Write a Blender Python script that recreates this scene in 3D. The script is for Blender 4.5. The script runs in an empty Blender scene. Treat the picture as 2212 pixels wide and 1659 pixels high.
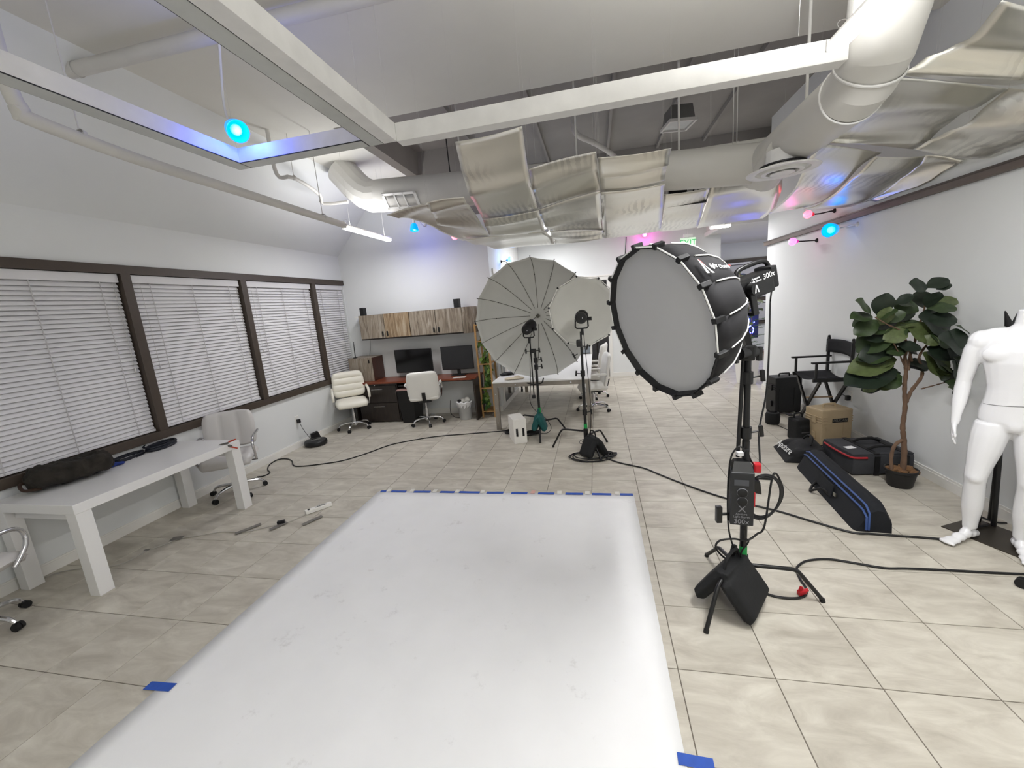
import bpy, bmesh, math, random
from mathutils import Vector, Matrix, noise
random.seed(7)
D = bpy.data
SC = bpy.context.scene
COL = SC.collection
PI = math.pi
R_ = math.radians

# ---------------------------------------------------------------- camera
F_PX = 878.99                        # focal length in pixels of the 2212x1659 frame
TILE = 0.457
CAM = Vector((-0.7358 * TILE, -5.1569 * TILE, 4.1961 * TILE))
_yaw, _pit, _rol = -0.2148, 0.1895, -0.0846
CW = Vector((math.sin(_yaw) * math.cos(_pit), math.cos(_yaw) * math.cos(_pit), -math.sin(_pit)))
_r0 = Vector((math.cos(_yaw), -math.sin(_yaw), 0.0))
_u0 = _r0.cross(CW)
CR = _r0 * math.cos(_rol) + _u0 * math.sin(_rol)
CU = _u0 * math.cos(_rol) - _r0 * math.sin(_rol)
cam_data = D.cameras.new('camera')
cam_data.sensor_width = 36.0
cam_data.sensor_fit = 'HORIZONTAL'
cam_data.lens = F_PX / 2212.0 * 36.0
cam_data.clip_start = 0.05
cam = D.objects.new('camera', cam_data)
COL.objects.link(cam)
cam.matrix_world = Matrix(((CR.x, CU.x, -CW.x, CAM.x), (CR.y, CU.y, -CW.y, CAM.y), (CR.z, CU.z, -CW.z, CAM.z), (0, 0, 0, 1)))
SC.camera = cam

# ---------------------------------------------------------------- world, exposure
wd = D.worlds.new('night')
wd.use_nodes = True
wd.node_tree.nodes['Background'].inputs[0].default_value = (0.05, 0.055, 0.07, 1)
wd.node_tree.nodes['Background'].inputs[1].default_value = 0.3
SC.world = wd
SC.view_settings.view_transform = 'Standard'
SC.view_settings.look = 'None'
SC.view_settings.gamma = 1.0
SC.view_settings.use_curve_mapping = False
SC.view_settings.exposure = 0.12
LAMP_GAIN = 0.86                      # one dial for all white tube lamps

# ---------------------------------------------------------------- pixel helpers (a pixel gives a ray; the plane gives the distance)
def ray(px, py):
    return CW + CR * ((px - 1106.0) / F_PX) - CU * ((py - 829.5) / F_PX)
def on(ax, v, px, py):
    d = ray(px, py)
    return CAM + d * ((v - CAM[ax]) / d[ax])
def FZ(px, py, z=0.0): return on(2, z, px, py)
def FX(px, py, x): return on(0, x, px, py)
def FY(px, py, y): return on(1, y, px, py)
def proj(p):
    d = Vector(p) - CAM
    w = d.dot(CW)
    return (1106 + F_PX * d.dot(CR) / w, 829.5 - F_PX * d.dot(CU) / w, w)

# ---------------------------------------------------------------- materials
_mats = {}
def srgb(c):
    return tuple(((v / 255.0) / 12.92 if v / 255.0 <= 0.04045 else ((v / 255.0 + 0.055) / 1.055) ** 2.4) for v in c)
def M(name, col=(200, 200, 200), rough=0.6, metal=0.0, var=0.06, scale=6.0, bump=0.0, bscale=None, spec=0.5, emit=None, estr=0.0, alpha=1.0, trans=0.0, coat=0.0, sheen=0.0, stretch=None):
    if name in _mats: return _mats[name]
    m = D.materials.new(name); m.use_nodes = True
    nt = m.node_tree; b = nt.nodes['Principled BSDF']
    c = srgb(col)
    tc = nt.nodes.new('ShaderNodeTexCoord'); mp = nt.nodes.new('ShaderNodeMapping')
    if stretch: mp.inputs['Scale'].default_value = stretch
    nt.links.new(tc.outputs['Object'], mp.inputs['Vector'])
    n = nt.nodes.new('ShaderNodeTexNoise'); n.inputs['Scale'].default_value = scale; n.inputs['Detail'].default_value = 4
    nt.links.new(mp.outputs[0], n.inputs['Vector'])
    r = nt.nodes.new('ShaderNodeValToRGB')
    r.color_ramp.elements[0].position = 0.3; r.color_ramp.elements[1].position = 0.7
    r.color_ramp.elements[0].color = (*[max(0, v * (1 - var)) for v in c], 1)
    r.color_ramp.elements[1].color = (*[min(1, v * (1 + var)) for v in c], 1)
    nt.links.new(n.outputs['Fac'], r.inputs[0]); nt.links.new(r.outputs[0], b.inputs['Base Color'])
    b.inputs['Roughness'].default_value = rough; b.inputs['Metallic'].default_value = metal
    b.inputs['Specular IOR Level'].default_value = spec
    if coat: b.inputs['Coat Weight'].default_value = coat
    if sheen: b.inputs['Sheen Weight'].default_value = sheen
    if trans: b.inputs['Transmission Weight'].default_value = trans
    if alpha < 1: b.inputs['Alpha'].default_value = alpha
    if emit:
        b.inputs['Emission Color'].default_value = (*srgb(emit), 1); b.inputs['Emission Strength'].default_value = estr
    if bump:
        n2 = nt.nodes.new('ShaderNodeTexNoise'); n2.inputs['Scale'].default_value = bscale or scale * 6; n2.inputs['Detail'].default_value = 5
        nt.links.new(mp.outputs[0], n2.inputs['Vector'])
        bp = nt.nodes.new('ShaderNodeBump'); bp.inputs['Strength'].default_value = bump; bp.inputs['Distance'].default_value = 0.01
        nt.links.new(n2.outputs['Fac'], bp.inputs['Height']); nt.links.new(bp.outputs[0], b.inputs['Normal'])
    _mats[name] = m
    return m

# ---------------------------------------------------------------- object helpers
_xf = {}
def setp(o, label=None, cat=None, group=None, kind=None):
    if label: o['label'] = label
    if cat: o['category'] = cat
    if group: o['group'] = group
    if kind: o['kind'] = kind
    return o
def thing(name, label, cat, loc=(0, 0, 0), rotz=0.0, group=None, rot=None):
    o = D.objects.new(name, None); COL.objects.link(o)
    o.empty_display_size = 0.1
    o.location = loc
    o.rotation_euler = rot if rot else (0, 0, rotz)
    setp(o, label, cat, group)
    mt = Matrix.LocRotScale(Vector(loc), o.rotation_euler, None)
    _xf[o] = mt
    return o
def from_bm(name, bm, mat, parent=None, smooth=False, world=False, angle=None):
    """links bm as one mesh object. world=True: vertices are world coordinates, brought into the parent's space."""
    if world and parent is not None:
        inv = world_of(parent).inverted()
        bmesh.ops.transform(bm, matrix=inv, verts=bm.verts)
    me = D.meshes.new(name); bm.to_mesh(me); bm.free()
    return link(name, me, mat, parent, smooth, angle)
def world_of(o):
    m = Matrix.Identity(4)
    while o is not None:
        m = _xf.get(o, Matrix.Identity(4)) @ m
        o = o.parent
    return m
def link(name, me, mat, parent=None, smooth=False, angle=None):
    if mat is not None and len(me.materials) == 0:
        for mm in (mat if isinstance(mat, (list, tuple)) else [mat]): me.materials.append(mm)
    if smooth:
        for p in me.polygons: p.use_smooth = True
        if angle:
            try: me.set_sharp_from_angle(angle=R_(angle))
            except Exception: pass
    o = D.objects.new(name, me); COL.objects.link(o)
    if parent is not None: o.parent = parent
    return o
def copy_tree(o, loc=None, rotz=None, parent=None, label=None):
    c = o.copy(); COL.objects.link(c)
    if parent is not None: c.parent = parent
    if loc is not None: c.location = loc
    if rotz is not None: c.rotation_euler = (0, 0, rotz)
    if label: c['label'] = label
    _xf[c] = Matrix.LocRotScale(c.location, c.rotation_euler, None)
    for ch in list(o.children): copy_tree(ch, parent=c)
    return c

class B:
    """collects simple solids in one bmesh"""
    def __init__(s): s.bm = bmesh.new()
    def box(s, c, size, rot=None, bev=0.0, taper=None):
        mt = Matrix.Translation(Vector(c))
        if rot is not None: mt = mt @ (rot if isinstance(rot, Matrix) else Matrix.Rotation(rot, 4, 'Z'))
        hx, hy, hz = size[0] / 2, size[1] / 2, size[2] / 2
        t = taper or 1.0
        pts = [(-hx, -hy, -hz), (hx, -hy, -hz), (hx, hy, -hz), (-hx, hy, -hz), (-hx * t, -hy * t, hz), (hx * t, -hy * t, hz), (hx * t, hy * t, hz), (-hx * t, hy * t, hz)]
        vs = [s.bm.verts.new(mt @ Vector(p)) for p in pts]
        fs = [s.bm.faces.new([vs[i] for i in f]) for f in ((3, 2, 1, 0), (4, 5, 6, 7), (0, 1, 5, 4), (1, 2, 6, 5), (2, 3, 7, 6), (3, 0, 4, 7))]
        if bev:
            es = list({e for f in fs for e in f.edges})
            bmesh.ops.bevel(s.bm, geom=es, offset=bev, segments=2, affect='EDGES', profile=0.6)
        return s
    def bx(s, x0, x1, y0, y1, z0, z1, bev=0.0):
        return s.box(((x0 + x1) / 2, (y0 + y1) / 2, (z0 + z1) / 2), (abs(x1 - x0), abs(y1 - y0), abs(z1 - z0)), bev=bev)
    def hull(s, pts8, bev=0.0):
        vs = [s.bm.verts.new(Vector(p)) for p in pts8]
        fs = [s.bm.faces.new([vs[i] for i in f]) for f in ((3, 2, 1, 0), (4, 5, 6, 7), (0, 1, 5, 4), (1, 2, 6, 5), (2, 3, 7, 6), (3, 0, 4, 7))]
        if bev:
            es = list({e for f in fs for e in f.edges})
            bmesh.ops.bevel(s.bm, geom=es, offset=bev, segments=2, affect='EDGES', profile=0.6)
        bmesh.ops.recalc_face_normals(s.bm, faces=[f for f in s.bm.faces])
        return s
    def ring(s, c, ax, ex, r1, r2, seg):
        c = Vector(c)
        return [s.bm.verts.new(c + ax * (r1 * math.cos(2 * PI * i / seg)) + ex * (r2 * math.sin(2 * PI * i / seg))) for i in range(seg)]
    def skin(s, rings, cap=True, closed=False):
        n = len(rings[0])
        pairs = list(zip(rings[:-1], rings[1:]))
        if closed: pairs.append((rings[-1], rings[0]))
        for a, b in pairs:
            for i in range(n):
                j = (i + 1) % n
                try: s.bm.faces.new((a[i], a[j], b[j], b[i]))
                except ValueError: pass
        if cap and not closed:
            try: s.bm.faces.new(list(reversed(rings[0])))
            except ValueError: pass
            try: s.bm.faces.new(rings[-1])
            except ValueError: pass
        return s
    def cyl(s, a, b, r, r2=None, seg=12, cap=True):
        a, b = Vector(a), Vector(b); d = (b - a).normalized()
        ux = d.orthogonal().normalized(); uy = d.cross(ux)
        return s.skin([s.ring(a, ux, uy, r, r, seg), s.ring(b, ux, uy, r if r2 is None else r2, r if r2 is None else r2, seg)], cap)
    def tube(s, pts, r, seg=8, closed=False, rs=None):
        pts = [Vector(p) for p in pts]; n = len(pts); rings = []; ux = None
        for i in range(n):
            if closed: t = (pts[(i + 1) % n] - pts[i - 1])
            else: t = pts[min(i + 1, n - 1)] - pts[max(i - 1, 0)]
            if t.length < 1e-9: t = Vector((0, 0, 1))
            t.normalize()
            if ux is None: ux = t.orthogonal().normalized()
            else:
                ux = ux - t * ux.dot(t)
                ux = ux.normalized() if ux.length > 1e-6 else t.orthogonal().normalized()
            rr = rs[i] if rs else r
            rings.append(s.ring(pts[i], ux, t.cross(ux), rr, rr, seg))
        return s.skin(rings, True, closed)
    def lathe(s, prof, c=(0, 0, 0), axis=(0, 0, 1), seg=24, cap=True):
        ax = Vector(axis).normalized(); ux = ax.orthogonal().normalized(); uy = ax.cross(ux); c = Vector(c)
        return s.skin([s.ring(c + ax * h, ux, uy, max(r, 1e-4), max(r, 1e-4), seg) for r, h in prof], cap)
    def ball(s, c, r, seg=14, sc=(1, 1, 1)):
        c = Vector(c); rings = []
        n = max(5, seg // 2)
        for k in range(n + 1):
            a = -PI / 2 + PI * k / n
            rr = max(math.cos(a), 0.02)
            rings.append(s.ring(c + Vector((0, 0, r * sc[2] * math.sin(a))), Vector((1, 0, 0)), Vector((0, 1, 0)), r * sc[0] * rr, r * sc[1] * rr, seg))
        return s.skin(rings)
    def prism(s, poly, h, mt=None):
        mt = mt or Matrix.Identity(4)
        lo = [s.bm.verts.new(mt @ Vector((p[0], p[1], 0))) for p in poly]; hi = [s.bm.verts.new(mt @ Vector((p[0], p[1], h))) for p in poly]
        return s.skin([lo, hi])
    def grid(s, fn, nu, nv):
        vs = [[s.bm.verts.new(Vector(fn(i / nu, j / nv))) for j in range(nv + 1)] for i in range(nu + 1)]
        for i in range(nu):
            for j in range(nv):
                s.bm.faces.new((vs[i][j], vs[i + 1][j], vs[i + 1][j + 1], vs[i][j + 1]))
        return s
    def xform(s, mt):
        bmesh.ops.transform(s.bm, matrix=mt, verts=s.bm.verts); return s
    def obj(s, name, mat, parent=None, smooth=False, world=False, angle=40):
        bmesh.ops.recalc_face_normals(s.bm, faces=s.bm.faces)
        return from_bm(name, s.bm, mat, parent, smooth, world, angle)

def pad(w, h, t, nu=16, nv=16, fn=None, rnd=0.08, k=7):
    """cushion in the xz plane, front towards -y; fn(u,v) adds to the front face, u,v in -1..1"""
    b = B(); bm = b.bm; front = {}; back = {}
    for i in range(nu + 1):
        for j in range(nv + 1):
            u = -1 + 2 * i / nu; v = -1 + 2 * j / nv
            x = w / 2 * u * (1 - rnd * abs(v) ** k); z = h / 2 * v * (1 - rnd * abs(u) ** k)
            e = max(abs(u), abs(v)); th = t / 2 * math.sqrt(max(0.0, 1 - e ** 8))
            edge = (i in (0, nu)) or (j in (0, nv))
            f = (fn(u, v) * (1 - e ** 6)) if fn else 0
            p = bm.verts.new((x, -th - f, z)); front[i, j] = p
            back[i, j] = p if edge else bm.verts.new((x, th, z))
    for i in range(nu):
        for j in range(nv):
            bm.faces.new((front[i, j], front[i + 1, j], front[i + 1, j + 1], front[i, j + 1]))
            q = (back[i, j + 1], back[i + 1, j + 1], back[i + 1, j], back[i, j])
            if len(set(q)) == 4:
                try: bm.faces.new(q)
                except ValueError: pass
    return b
def smooth_path(pts, n=8, closed=False):
    pts = [Vector(p) for p in pts]; out = []; N = len(pts)
    rng = range(N) if closed else range(N - 1)
    for i in rng:
        p0 = pts[i - 1] if (closed or i > 0) else pts[0]; p1 = pts[i]; p2 = pts[(i + 1) % N]; p3 = pts[(i + 2) % N] if (closed or i + 2 < N) else pts[-1]
        for k in range(n):
            t = k / n
            out.append(0.5 * ((2 * p1) + (p2 - p0) * t + (2 * p0 - 5 * p1 + 4 * p2 - p3) * t * t + (3 * p1 - p0 - 3 * p2 + p3) * t ** 3))
    if not closed: out.append(pts[-1])
    return out
def text_mesh(body, size, mat, parent, mt, name='lettering', depth=0.0015, font_shear=0.0, world=False, align='CENTER'):
    cu = D.curves.new(name, 'FONT'); cu.body = body; cu.size = size; cu.extrude = depth; cu.align_x = align; cu.align_y = 'CENTER'; cu.shear = font_shear; cu.resolution_u = 3
    to = D.objects.new(name, cu); COL.objects.link(to)
    bpy.context.view_layer.update()
    me = D.meshes.new_from_object(to.evaluated_get(bpy.context.evaluated_depsgraph_get()))
    D.objects.remove(to); D.curves.remove(cu)
    if world and parent is not None: mt = world_of(parent).inverted() @ mt
    me.transform(mt)
    return link(name, me, mat, parent)
def frame(o, x, z):
    """matrix with origin o, local x along x, local y along z (up), local z out of the face"""
    x = Vector(x).normalized(); z = Vector(z); z = (z - x * z.dot(x)).normalized(); n = x.cross(z)
    return Matrix(((x.x, z.x, n.x, o[0]), (x.y, z.y, n.y, o[1]), (x.z, z.z, n.z, o[2]), (0, 0, 0, 1)))
def remeshed(b, name, mat, parent, voxel=0.012, smooth_it=6, world=False, fac=0.5, dec=None):
    """merges overlapping closed solids into one continuous skin"""
    bmesh.ops.recalc_face_normals(b.bm, faces=b.bm.faces)
    me = D.meshes.new(name); b.bm.to_mesh(me); b.bm.free()
    o = D.objects.new(name, me); COL.objects.link(o)
    md = o.modifiers.new('r', 'REMESH'); md.mode = 'VOXEL'; md.voxel_size = voxel; md.use_smooth_shade = True
    sm = o.modifiers.new('s', 'SMOOTH'); sm.factor = fac; sm.iterations = smooth_it
    bpy.context.view_layer.update()
    m2 = D.meshes.new_from_object(o.evaluated_get(bpy.context.evaluated_depsgraph_get()))
    D.objects.remove(o); D.meshes.remove(me)
    if world and parent is not None: m2.transform(world_of(parent).inverted())
    return link(name, m2, mat, parent, True)
# ================================================================ the room
XL, XR = -5.02, 2.65                 # left and right wall faces
YD = 4.80                            # wall behind the desk
XA = -2.13                           # side wall of the alcove behind the desk wall
YF = 7.80                            # far wall
YN = -6.2                            # wall behind the camera
ZC = 4.10                            # ceiling deck
m_wall = M('wall_paint', (231, 233, 232), 0.75, var=0.012, scale=2.0, bump=0.03, bscale=160)
m_ceil = M('ceiling_paint', (226, 224, 216), 0.8, var=0.02, scale=2.0, bump=0.04, bscale=60)
m_deck = M('well_grey', (150, 147, 142), 0.85, var=0.08, scale=1.5, bump=0.05)  # darker grey than the ceiling paint, used around the well
m_trim = M('white_trim', (238, 236, 230), 0.4, var=0.01)
m_brown = M('bronze_frame', (72, 62, 53), 0.5, var=0.05, scale=20)
m_blind = M('blind_white', (226, 225, 226), 0.55, var=0.02)
m_black = M('black_plastic', (14, 14, 16), 0.45, var=0.05)
m_rub = M('black_rubber', (10, 10, 12), 0.6, var=0.05)
m_chrome = M('chrome', (215, 215, 218), 0.12, metal=1.0, var=0.01)
m_pipe = M('painted_pipe', (214, 212, 206), 0.55, var=0.03)
m_glass = D.materials.new('night_glass'); m_glass.use_nodes = True
_b = m_glass.node_tree.nodes['Principled BSDF']; _b.inputs['Base Color'].default_value = (0.02, 0.022, 0.03, 1); _b.inputs['Roughness'].default_value = 0.05

def struct(name, b, mat, parent=None, smooth=False):
    o = b.obj(name, mat, parent, smooth)
    if parent is None: o['kind'] = 'structure'
    return o

# ---- floor and its tiles
def tile_material():
    m = D.materials.new('stone_tile'); m.use_nodes = True; nt = m.node_tree; b = nt.nodes['Principled BSDF']
    N = nt.nodes.new; L = nt.links.new
    g = N('ShaderNodeNewGeometry'); oi = N('ShaderNodeObjectInfo')
    mul = N('ShaderNodeMath'); mul.operation = 'MULTIPLY'; mul.inputs[1].default_value = 37.0; L(oi.outputs['Random'], mul.inputs[0])
    add = N('ShaderNodeVectorMath'); add.operation = 'ADD'; L(g.outputs['Position'], add.inputs[0]); L(mul.outputs[0], add.inputs[1])
    mp = N('ShaderNodeMapping'); mp.inputs['Scale'].default_value = (1.0, 2.6, 1.0); mp.inputs['Rotation'].default_value = (0, 0, 0.5); L(add.outputs[0], mp.inputs[0])
    n1 = N('ShaderNodeTexNoise'); n1.inputs['Scale'].default_value = 3.2; n1.inputs['Detail'].default_value = 9; n1.inputs['Roughness'].default_value = 0.62; n1.inputs['Distortion'].default_value = 0.6; L(mp.outputs[0], n1.inputs[0])
    r1 = N('ShaderNodeValToRGB'); e = r1.color_ramp.elements
    e[0].position = 0.28; e[0].color = (*srgb((170, 163, 150)), 1); e[1].position = 0.72; e[1].color = (*srgb((212, 207, 194)), 1)
    md = e.new(0.5); md.color = (*srgb((192, 186, 173)), 1); L(n1.outputs['Fac'], r1.inputs[0])
    n2 = N('ShaderNodeTexNoise'); n2.inputs['Scale'].default_value = 1.1; L(add.outputs[0], n2.inputs[0])
    hv = N('ShaderNodeHueSaturation'); mr = N('ShaderNodeMapRange'); mr.inputs['To Min'].default_value = 0.93; mr.inputs['To Max'].default_value = 1.06
    L(n2.outputs['Fac'], mr.inputs['Value']); L(mr.outputs[0], hv.inputs['Value']); L(r1.outputs[0], hv.inputs['Color']); L(hv.outputs[0], b.inputs['Base Color'])
    b.inputs['Roughness'].default_value = 0.42; b.inputs['Specular IOR Level'].default_value = 0.35
    bp = N('ShaderNodeBump'); bp.inputs['Strength'].default_value = 0.06; bp.inputs['Distance'].default_value = 0.004; L(n1.outputs['Fac'], bp.inputs['Height']); L(bp.outputs[0], b.inputs['Normal'])
    return m
m_tile = tile_material()
floor = struct('floor', B().bx(XL - 0.05, 6.0, YN - 0.1, 12.1, -0.12, -0.0035), M('grout', (112, 104, 94), 0.9, var=0.05, scale=30))
def tile_bm(b, cx, cy):
    h = TILE / 2 - 0.0022; c = 0.0015
    lo = [b.bm.verts.new((cx + sx * h, cy + sy * h, -0.004)) for sx, sy in ((-1, -1), (1, -1), (1, 1), (-1, 1))]
    mi = [b.bm.verts.new((cx + sx * h, cy + sy * h, -c)) for sx, sy in ((-1, -1), (1, -1), (1, 1), (-1, 1))]
    hi = [b.bm.verts.new((cx + sx * (h - c), cy + sy * (h - c), 0)) for sx, sy in ((-1, -1), (1, -1), (1, 1), (-1, 1))]
    b.skin([lo, mi, hi])
PX0, PX1, PY1, PYN = -2.805, -0.05, 1.497, -3.6    # the paper sheet
cells = []
for i in range(-11, 13):
    for j in range(-14, 26):
        x, y = (i + 0.5) * TILE, (j + 0.5) * TILE
        if x > XR + 0.1 and y < 5.6: continue
        area = 0; hid = (PX0 < x - 0.24 and x + 0.24 < PX1 and y + 0.24 < PY1)
        cs = [(x + a * TILE / 2, y + bb * TILE / 2, 0) for a, bb in ((-1, -1), (1, -1), (1, 1), (-1, 1))]
        if all((Vector(c) - CAM).dot(CW) > 0.3 for c in cs) and not hid:
            q = [proj(c) for c in cs]
            area = abs(sum(q[k][0] * q[(k + 1) % 4][1] - q[(k + 1) % 4][0] * q[k][1] for k in range(4))) / 2
            if not any(-30 < p[0] < 2242 and 0 < p[1] < 1690 for p in q): area = 0
        cells.append((area, x, y))
cells.sort(reverse=True)
tb = B(); tile_bm(tb, 0, 0); first = tb.obj('tile', m_tile, floor); first.location = (cells[0][1], cells[0][2], 0)
for a, x, y in cells[1:298]:
    o = first.copy(); COL.objects.link(o); o.location = (x, y, 0)
rest = B()
for a, x, y in cells[298:]: tile_bm(rest, x, y)
ro = rest.obj('tile_field', m_tile, floor); ro['kind'] = 'stuff'

# ---- left wall with its band of windows, and the slope above it
WZ0, WZ1 = 0.86, 2.60
MULL = [-0.42, 1.06, 2.50, 3.93, 4.80]
b = B()
b.bx(XL - 0.15, XL, YN, YD + 0.1, 0, WZ0); b.bx(XL - 0.15, XL, YN, YD + 0.1, WZ1, 3.10)
b.bx(XL - 0.15, XL, YN, MULL[0] - 0.04, WZ0, WZ1); b.bx(XL - 0.15, XL, MULL[-1] - 0.012, YD + 0.1, WZ0, WZ1)
struct('wall_left', b, m_wall)
sl = B(); sx = -4.06
sl.hull([(XL, YN, 3.08), (XL, YD + 0.1, 3.08), (sx, YD + 0.1, ZC), (sx, YN, ZC), (XL - 0.15, YN, 3.10), (XL - 0.15, YD + 0.1, 3.10), (sx - 0.1, YD + 0.1, ZC + 0.1), (sx - 0.1, YN, ZC + 0.1)])
struct('wall_slope', sl, m_wall)
struct('baseboard_left', B().bx(XL, XL + 0.014, YN, YD, 0, 0.085).bx(XL, XL + 0.009, YN, YD, 0.085, 0.10), m_trim)
for k in range(4):
    y0, y1 = MULL[k], MULL[k + 1]
    w = struct('window_%d' % (k + 1), B().bx(XL - 0.11, XL - 0.105, y0, y1, WZ0, WZ1), m_glass)
    B().bx(XL - 0.12, XL + 0.03, y0 - 0.045, y1 - 0.045 + (0.043 if k == 3 else 0), WZ1 - 0.04, WZ1 + 0.045).obj('frame_head', m_brown, w)
    B().bx(XL - 0.12, XL + 0.035, y0 - 0.045, y1 - 0.045 + (0.043 if k == 3 else 0), WZ0 - 0.04, WZ0 + 0.045).obj('frame_sill', m_brown, w)
    if k < 3: B().bx(XL - 0.12, XL + 0.028, y1 - 0.045, y1 + 0.045, WZ0 + 0.045, WZ1 - 0.04).obj('mullion', m_brown, w)
    if k == 0: B().bx(XL - 0.12, XL + 0.028, y0 - 0.045, y0 + 0.045, WZ0 + 0.045, WZ1 - 0.04).obj('mullion', m_brown, w)
# blinds
def blind(y0, y1, label):
    ym = (y0 + y1) / 2; L = y1 - y0 - 0.115
    t = thing('window_blind', label, 'blind', (XL - 0.035, ym, WZ0), group='white slatted window blinds')
    B().bx(-0.03, 0.035, -L / 2, L / 2, WZ1 - WZ0 - 0.125, WZ1 - WZ0 - 0.045, 0.003).obj('headrail', m_blind, t)
    n = 37; z0, z1 = 0.105, WZ1 - WZ0 - 0.15
    sb = B(); rot = Matrix.Rotation(R_(62), 4, 'Y')
    sb.grid(lambda u, v: rot @ Vector(((u - 0.5) * 0.05, (v - 0.5) * L, 0.0035 * (1 - (2 * u - 1) ** 2))), 4, 1)
    sm = None
    for i in range(n):
        z = z0 + (z1 - z0) * i / (n - 1)
        if sm is None:
            sm = sb.obj('slat', m_blind, t); s = sm
            mo = sm.modifiers.new('t', 'SOLIDIFY'); mo.thickness = 0.0022
        else:
            s = sm.copy(); COL.objects.link(s); s.parent = t
        s.location = (random.uniform(-.001, .001), 0, z)
    B().bx(-0.025, 0.025, -L / 2, L / 2, 0.055, 0.08, 0.004).obj('bottom_rail', m_blind, t)
    for f in ((-0.36, 0.0, 0.38) if L > 1 else (-0.3, 0.3)):
        B().bx(0.026, 0.0285, f * L - 0.004, f * L + 0.004, 0.06, WZ1 - WZ0 - 0.12).obj('ladder_tape', M('blind_tape', (190, 188, 188), 0.8), t)
    for f in ((-0.44, 0.46) if L > 1 else (-0.38,)):
        c = B(); c.cyl((0.034, f * L, WZ1 - WZ0 - 0.13), (0.034, f * L, 0.75), 0.002, seg=6); c.cyl((0.034, f * L, 0.75), (0.034, f * L, 0.70), 0.008, 0.005, seg=8)
        c.obj('pull_cord', M('blind_cord', (205, 203, 200), 0.7), t, True)
blind(MULL[0], MULL[1], 'white slatted blind in the window behind the dark bag on the table')
blind(MULL[1], MULL[2], 'white slatted blind in the window behind the grey-white swivel chair')
blind(MULL[2], MULL[3], 'white slatted blind above the wall outlet and robot vacuum')
blind(MULL[3], MULL[4] + 0.03, 'narrow white slatted blind at the corner beside the desk')

# ---- wall behind the desk, alcove side, far wall with doorway, right wall, back room
struct('wall_back', B().bx(XL - 0.15, -3.22, YD, YD + 0.12, 0, ZC + 0.1).bx(-3.22, XA, YD, YD + 0.12, 0, 3.5), m_wall)
struct('wall_well_back', B().bx(-3.22, XA, YD, YD + 0.12, 3.5, 4.7), m_deck)
struct('wall_alcove', B().bx(XA - 0.12, XA, YD + 0.12, YF, 0, 3.5), m_wall); struct('wall_well_alcove', B().bx(XA - 0.12, XA, YD + 0.12, YF, 3.5, 4.7), m_deck)
struct('baseboard_back', B().bx(XL, XA, YD - 0.014, YD, 0, 0.10), m_trim)
struct('baseboard_alcove', B().bx(XA, XA + 0.014, YD, YF, 0, 0.10), m_trim)
DX0, DX1, DZ = -0.98, -0.06, 2.34
b = B(); b.bx(XA - 0.12, DX0, YF, YF + 0.12, 0, 4.7); b.bx(DX1, 2.42, YF, YF + 0.12, 0, 4.7); b.bx(DX0, DX1, YF, YF + 0.12, DZ, 4.7)
struct('wall_far', b, m_wall)
struct('baseboard_far', B().bx(XA, DX0 - 0.08, YF - 0.014, YF, 0, 0.10).bx(DX1 + 0.08, 2.42, YF - 0.014, YF, 0, 0.10), m_trim)
dr = struct('door_1', B().bx(DX0 - 0.08, DX0, YF - 0.02, YF + 0.13, 0, DZ + 0.08).bx(DX1, DX1 + 0.08, YF - 0.02, YF + 0.13, 0, DZ + 0.08).bx(DX0, DX1, YF - 0.02, YF + 0.13, DZ, DZ + 0.08), m_trim)
B().bx(DX0 - 0.12, DX1 + 0.12, YF - 0.035, YF - 0.0, DZ + 0.08, DZ + 0.11).obj('door_cap', m_trim, dr)
# small door in the alcove side wall, seen behind the umbrella
d2 = struct('door_2', B().bx(XA, XA + 0.02, 5.02, 5.10, 0.1, 2.52).bx(XA, XA + 0.02, 5.95, 6.03, 0.1, 2.52).bx(XA, XA + 0.025, 4.98, 6.07, 2.52, 2.60), m_trim)
B().bx(XA, XA + 0.012, 5.10, 5.95, 0.1, 2.52).obj('pane', m_glass, d2)
# right wall with rail
struct('wall_right', B().bx(XR, XR + 0.3, YN, 5.86, 0, 4.7), m_wall)
struct('baseboard_right', B().bx(XR - 0.014, XR, YN, 5.86, 0, 0.085).bx(XR - 0.009, XR, YN, 5.86, 0.085, 0.105).bx(XR - 0.014, XR + 0.3, 5.86, 5.874, 0, 0.1), m_trim)
tr = struct('trim_1', B().bx(XR - 0.045, XR, YN, 5.90, 2.575, 2.645), M('rail_brown', (98, 86, 78), 0.5, var=0.12, scale=14, stretch=(1, 0.2, 1)))
B().bx(XR - 0.05, XR - 0.042, YN, 5.90, 2.628, 2.645).obj('rail_lip', m_brown, tr)
# recess past the right wall: return wall, window wall, low soffit
struct('wall_return', B().bx(2.30, 2.42, YF + 0.12, 10.3, 0, 4.7), m_wall)
struct('wall_recess', B().bx(2.3, 6.0, 10.2, 10.35, 0, 0.9).bx(2.3, 6.0, 10.2, 10.35, 2.62, 4.7).bx(2.3, 2.62, 10.2, 10.35, 0.9, 2.62).bx(5.2, 6.0, 10.2, 10.35, 0.9, 2.62), m_wall)
struct('wall_recess_right', B().bx(5.5, 5.62, 5.8, 10.3, 0, 4.7).bx(XR + 0.3, 5.6, 5.74, 5.86, 0, 4.7), m_wall)
w5 = struct('window_5', B().bx(2.6, 5.2, 10.30, 10.305, 0.9, 2.62), m_glass)
B().bx(2.55, 5.25, 10.14, 10.3, 2.56, 2.65).obj('frame_head', m_brown, w5)
B().bx(2.55, 5.25, 10.14, 10.3, 0.86, 0.95).obj('frame_sill', m_brown, w5)
B().bx(2.55, 5.25, 10.14, 10.3, 1.50, 1.58).obj('transom', m_brown, w5)
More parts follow.
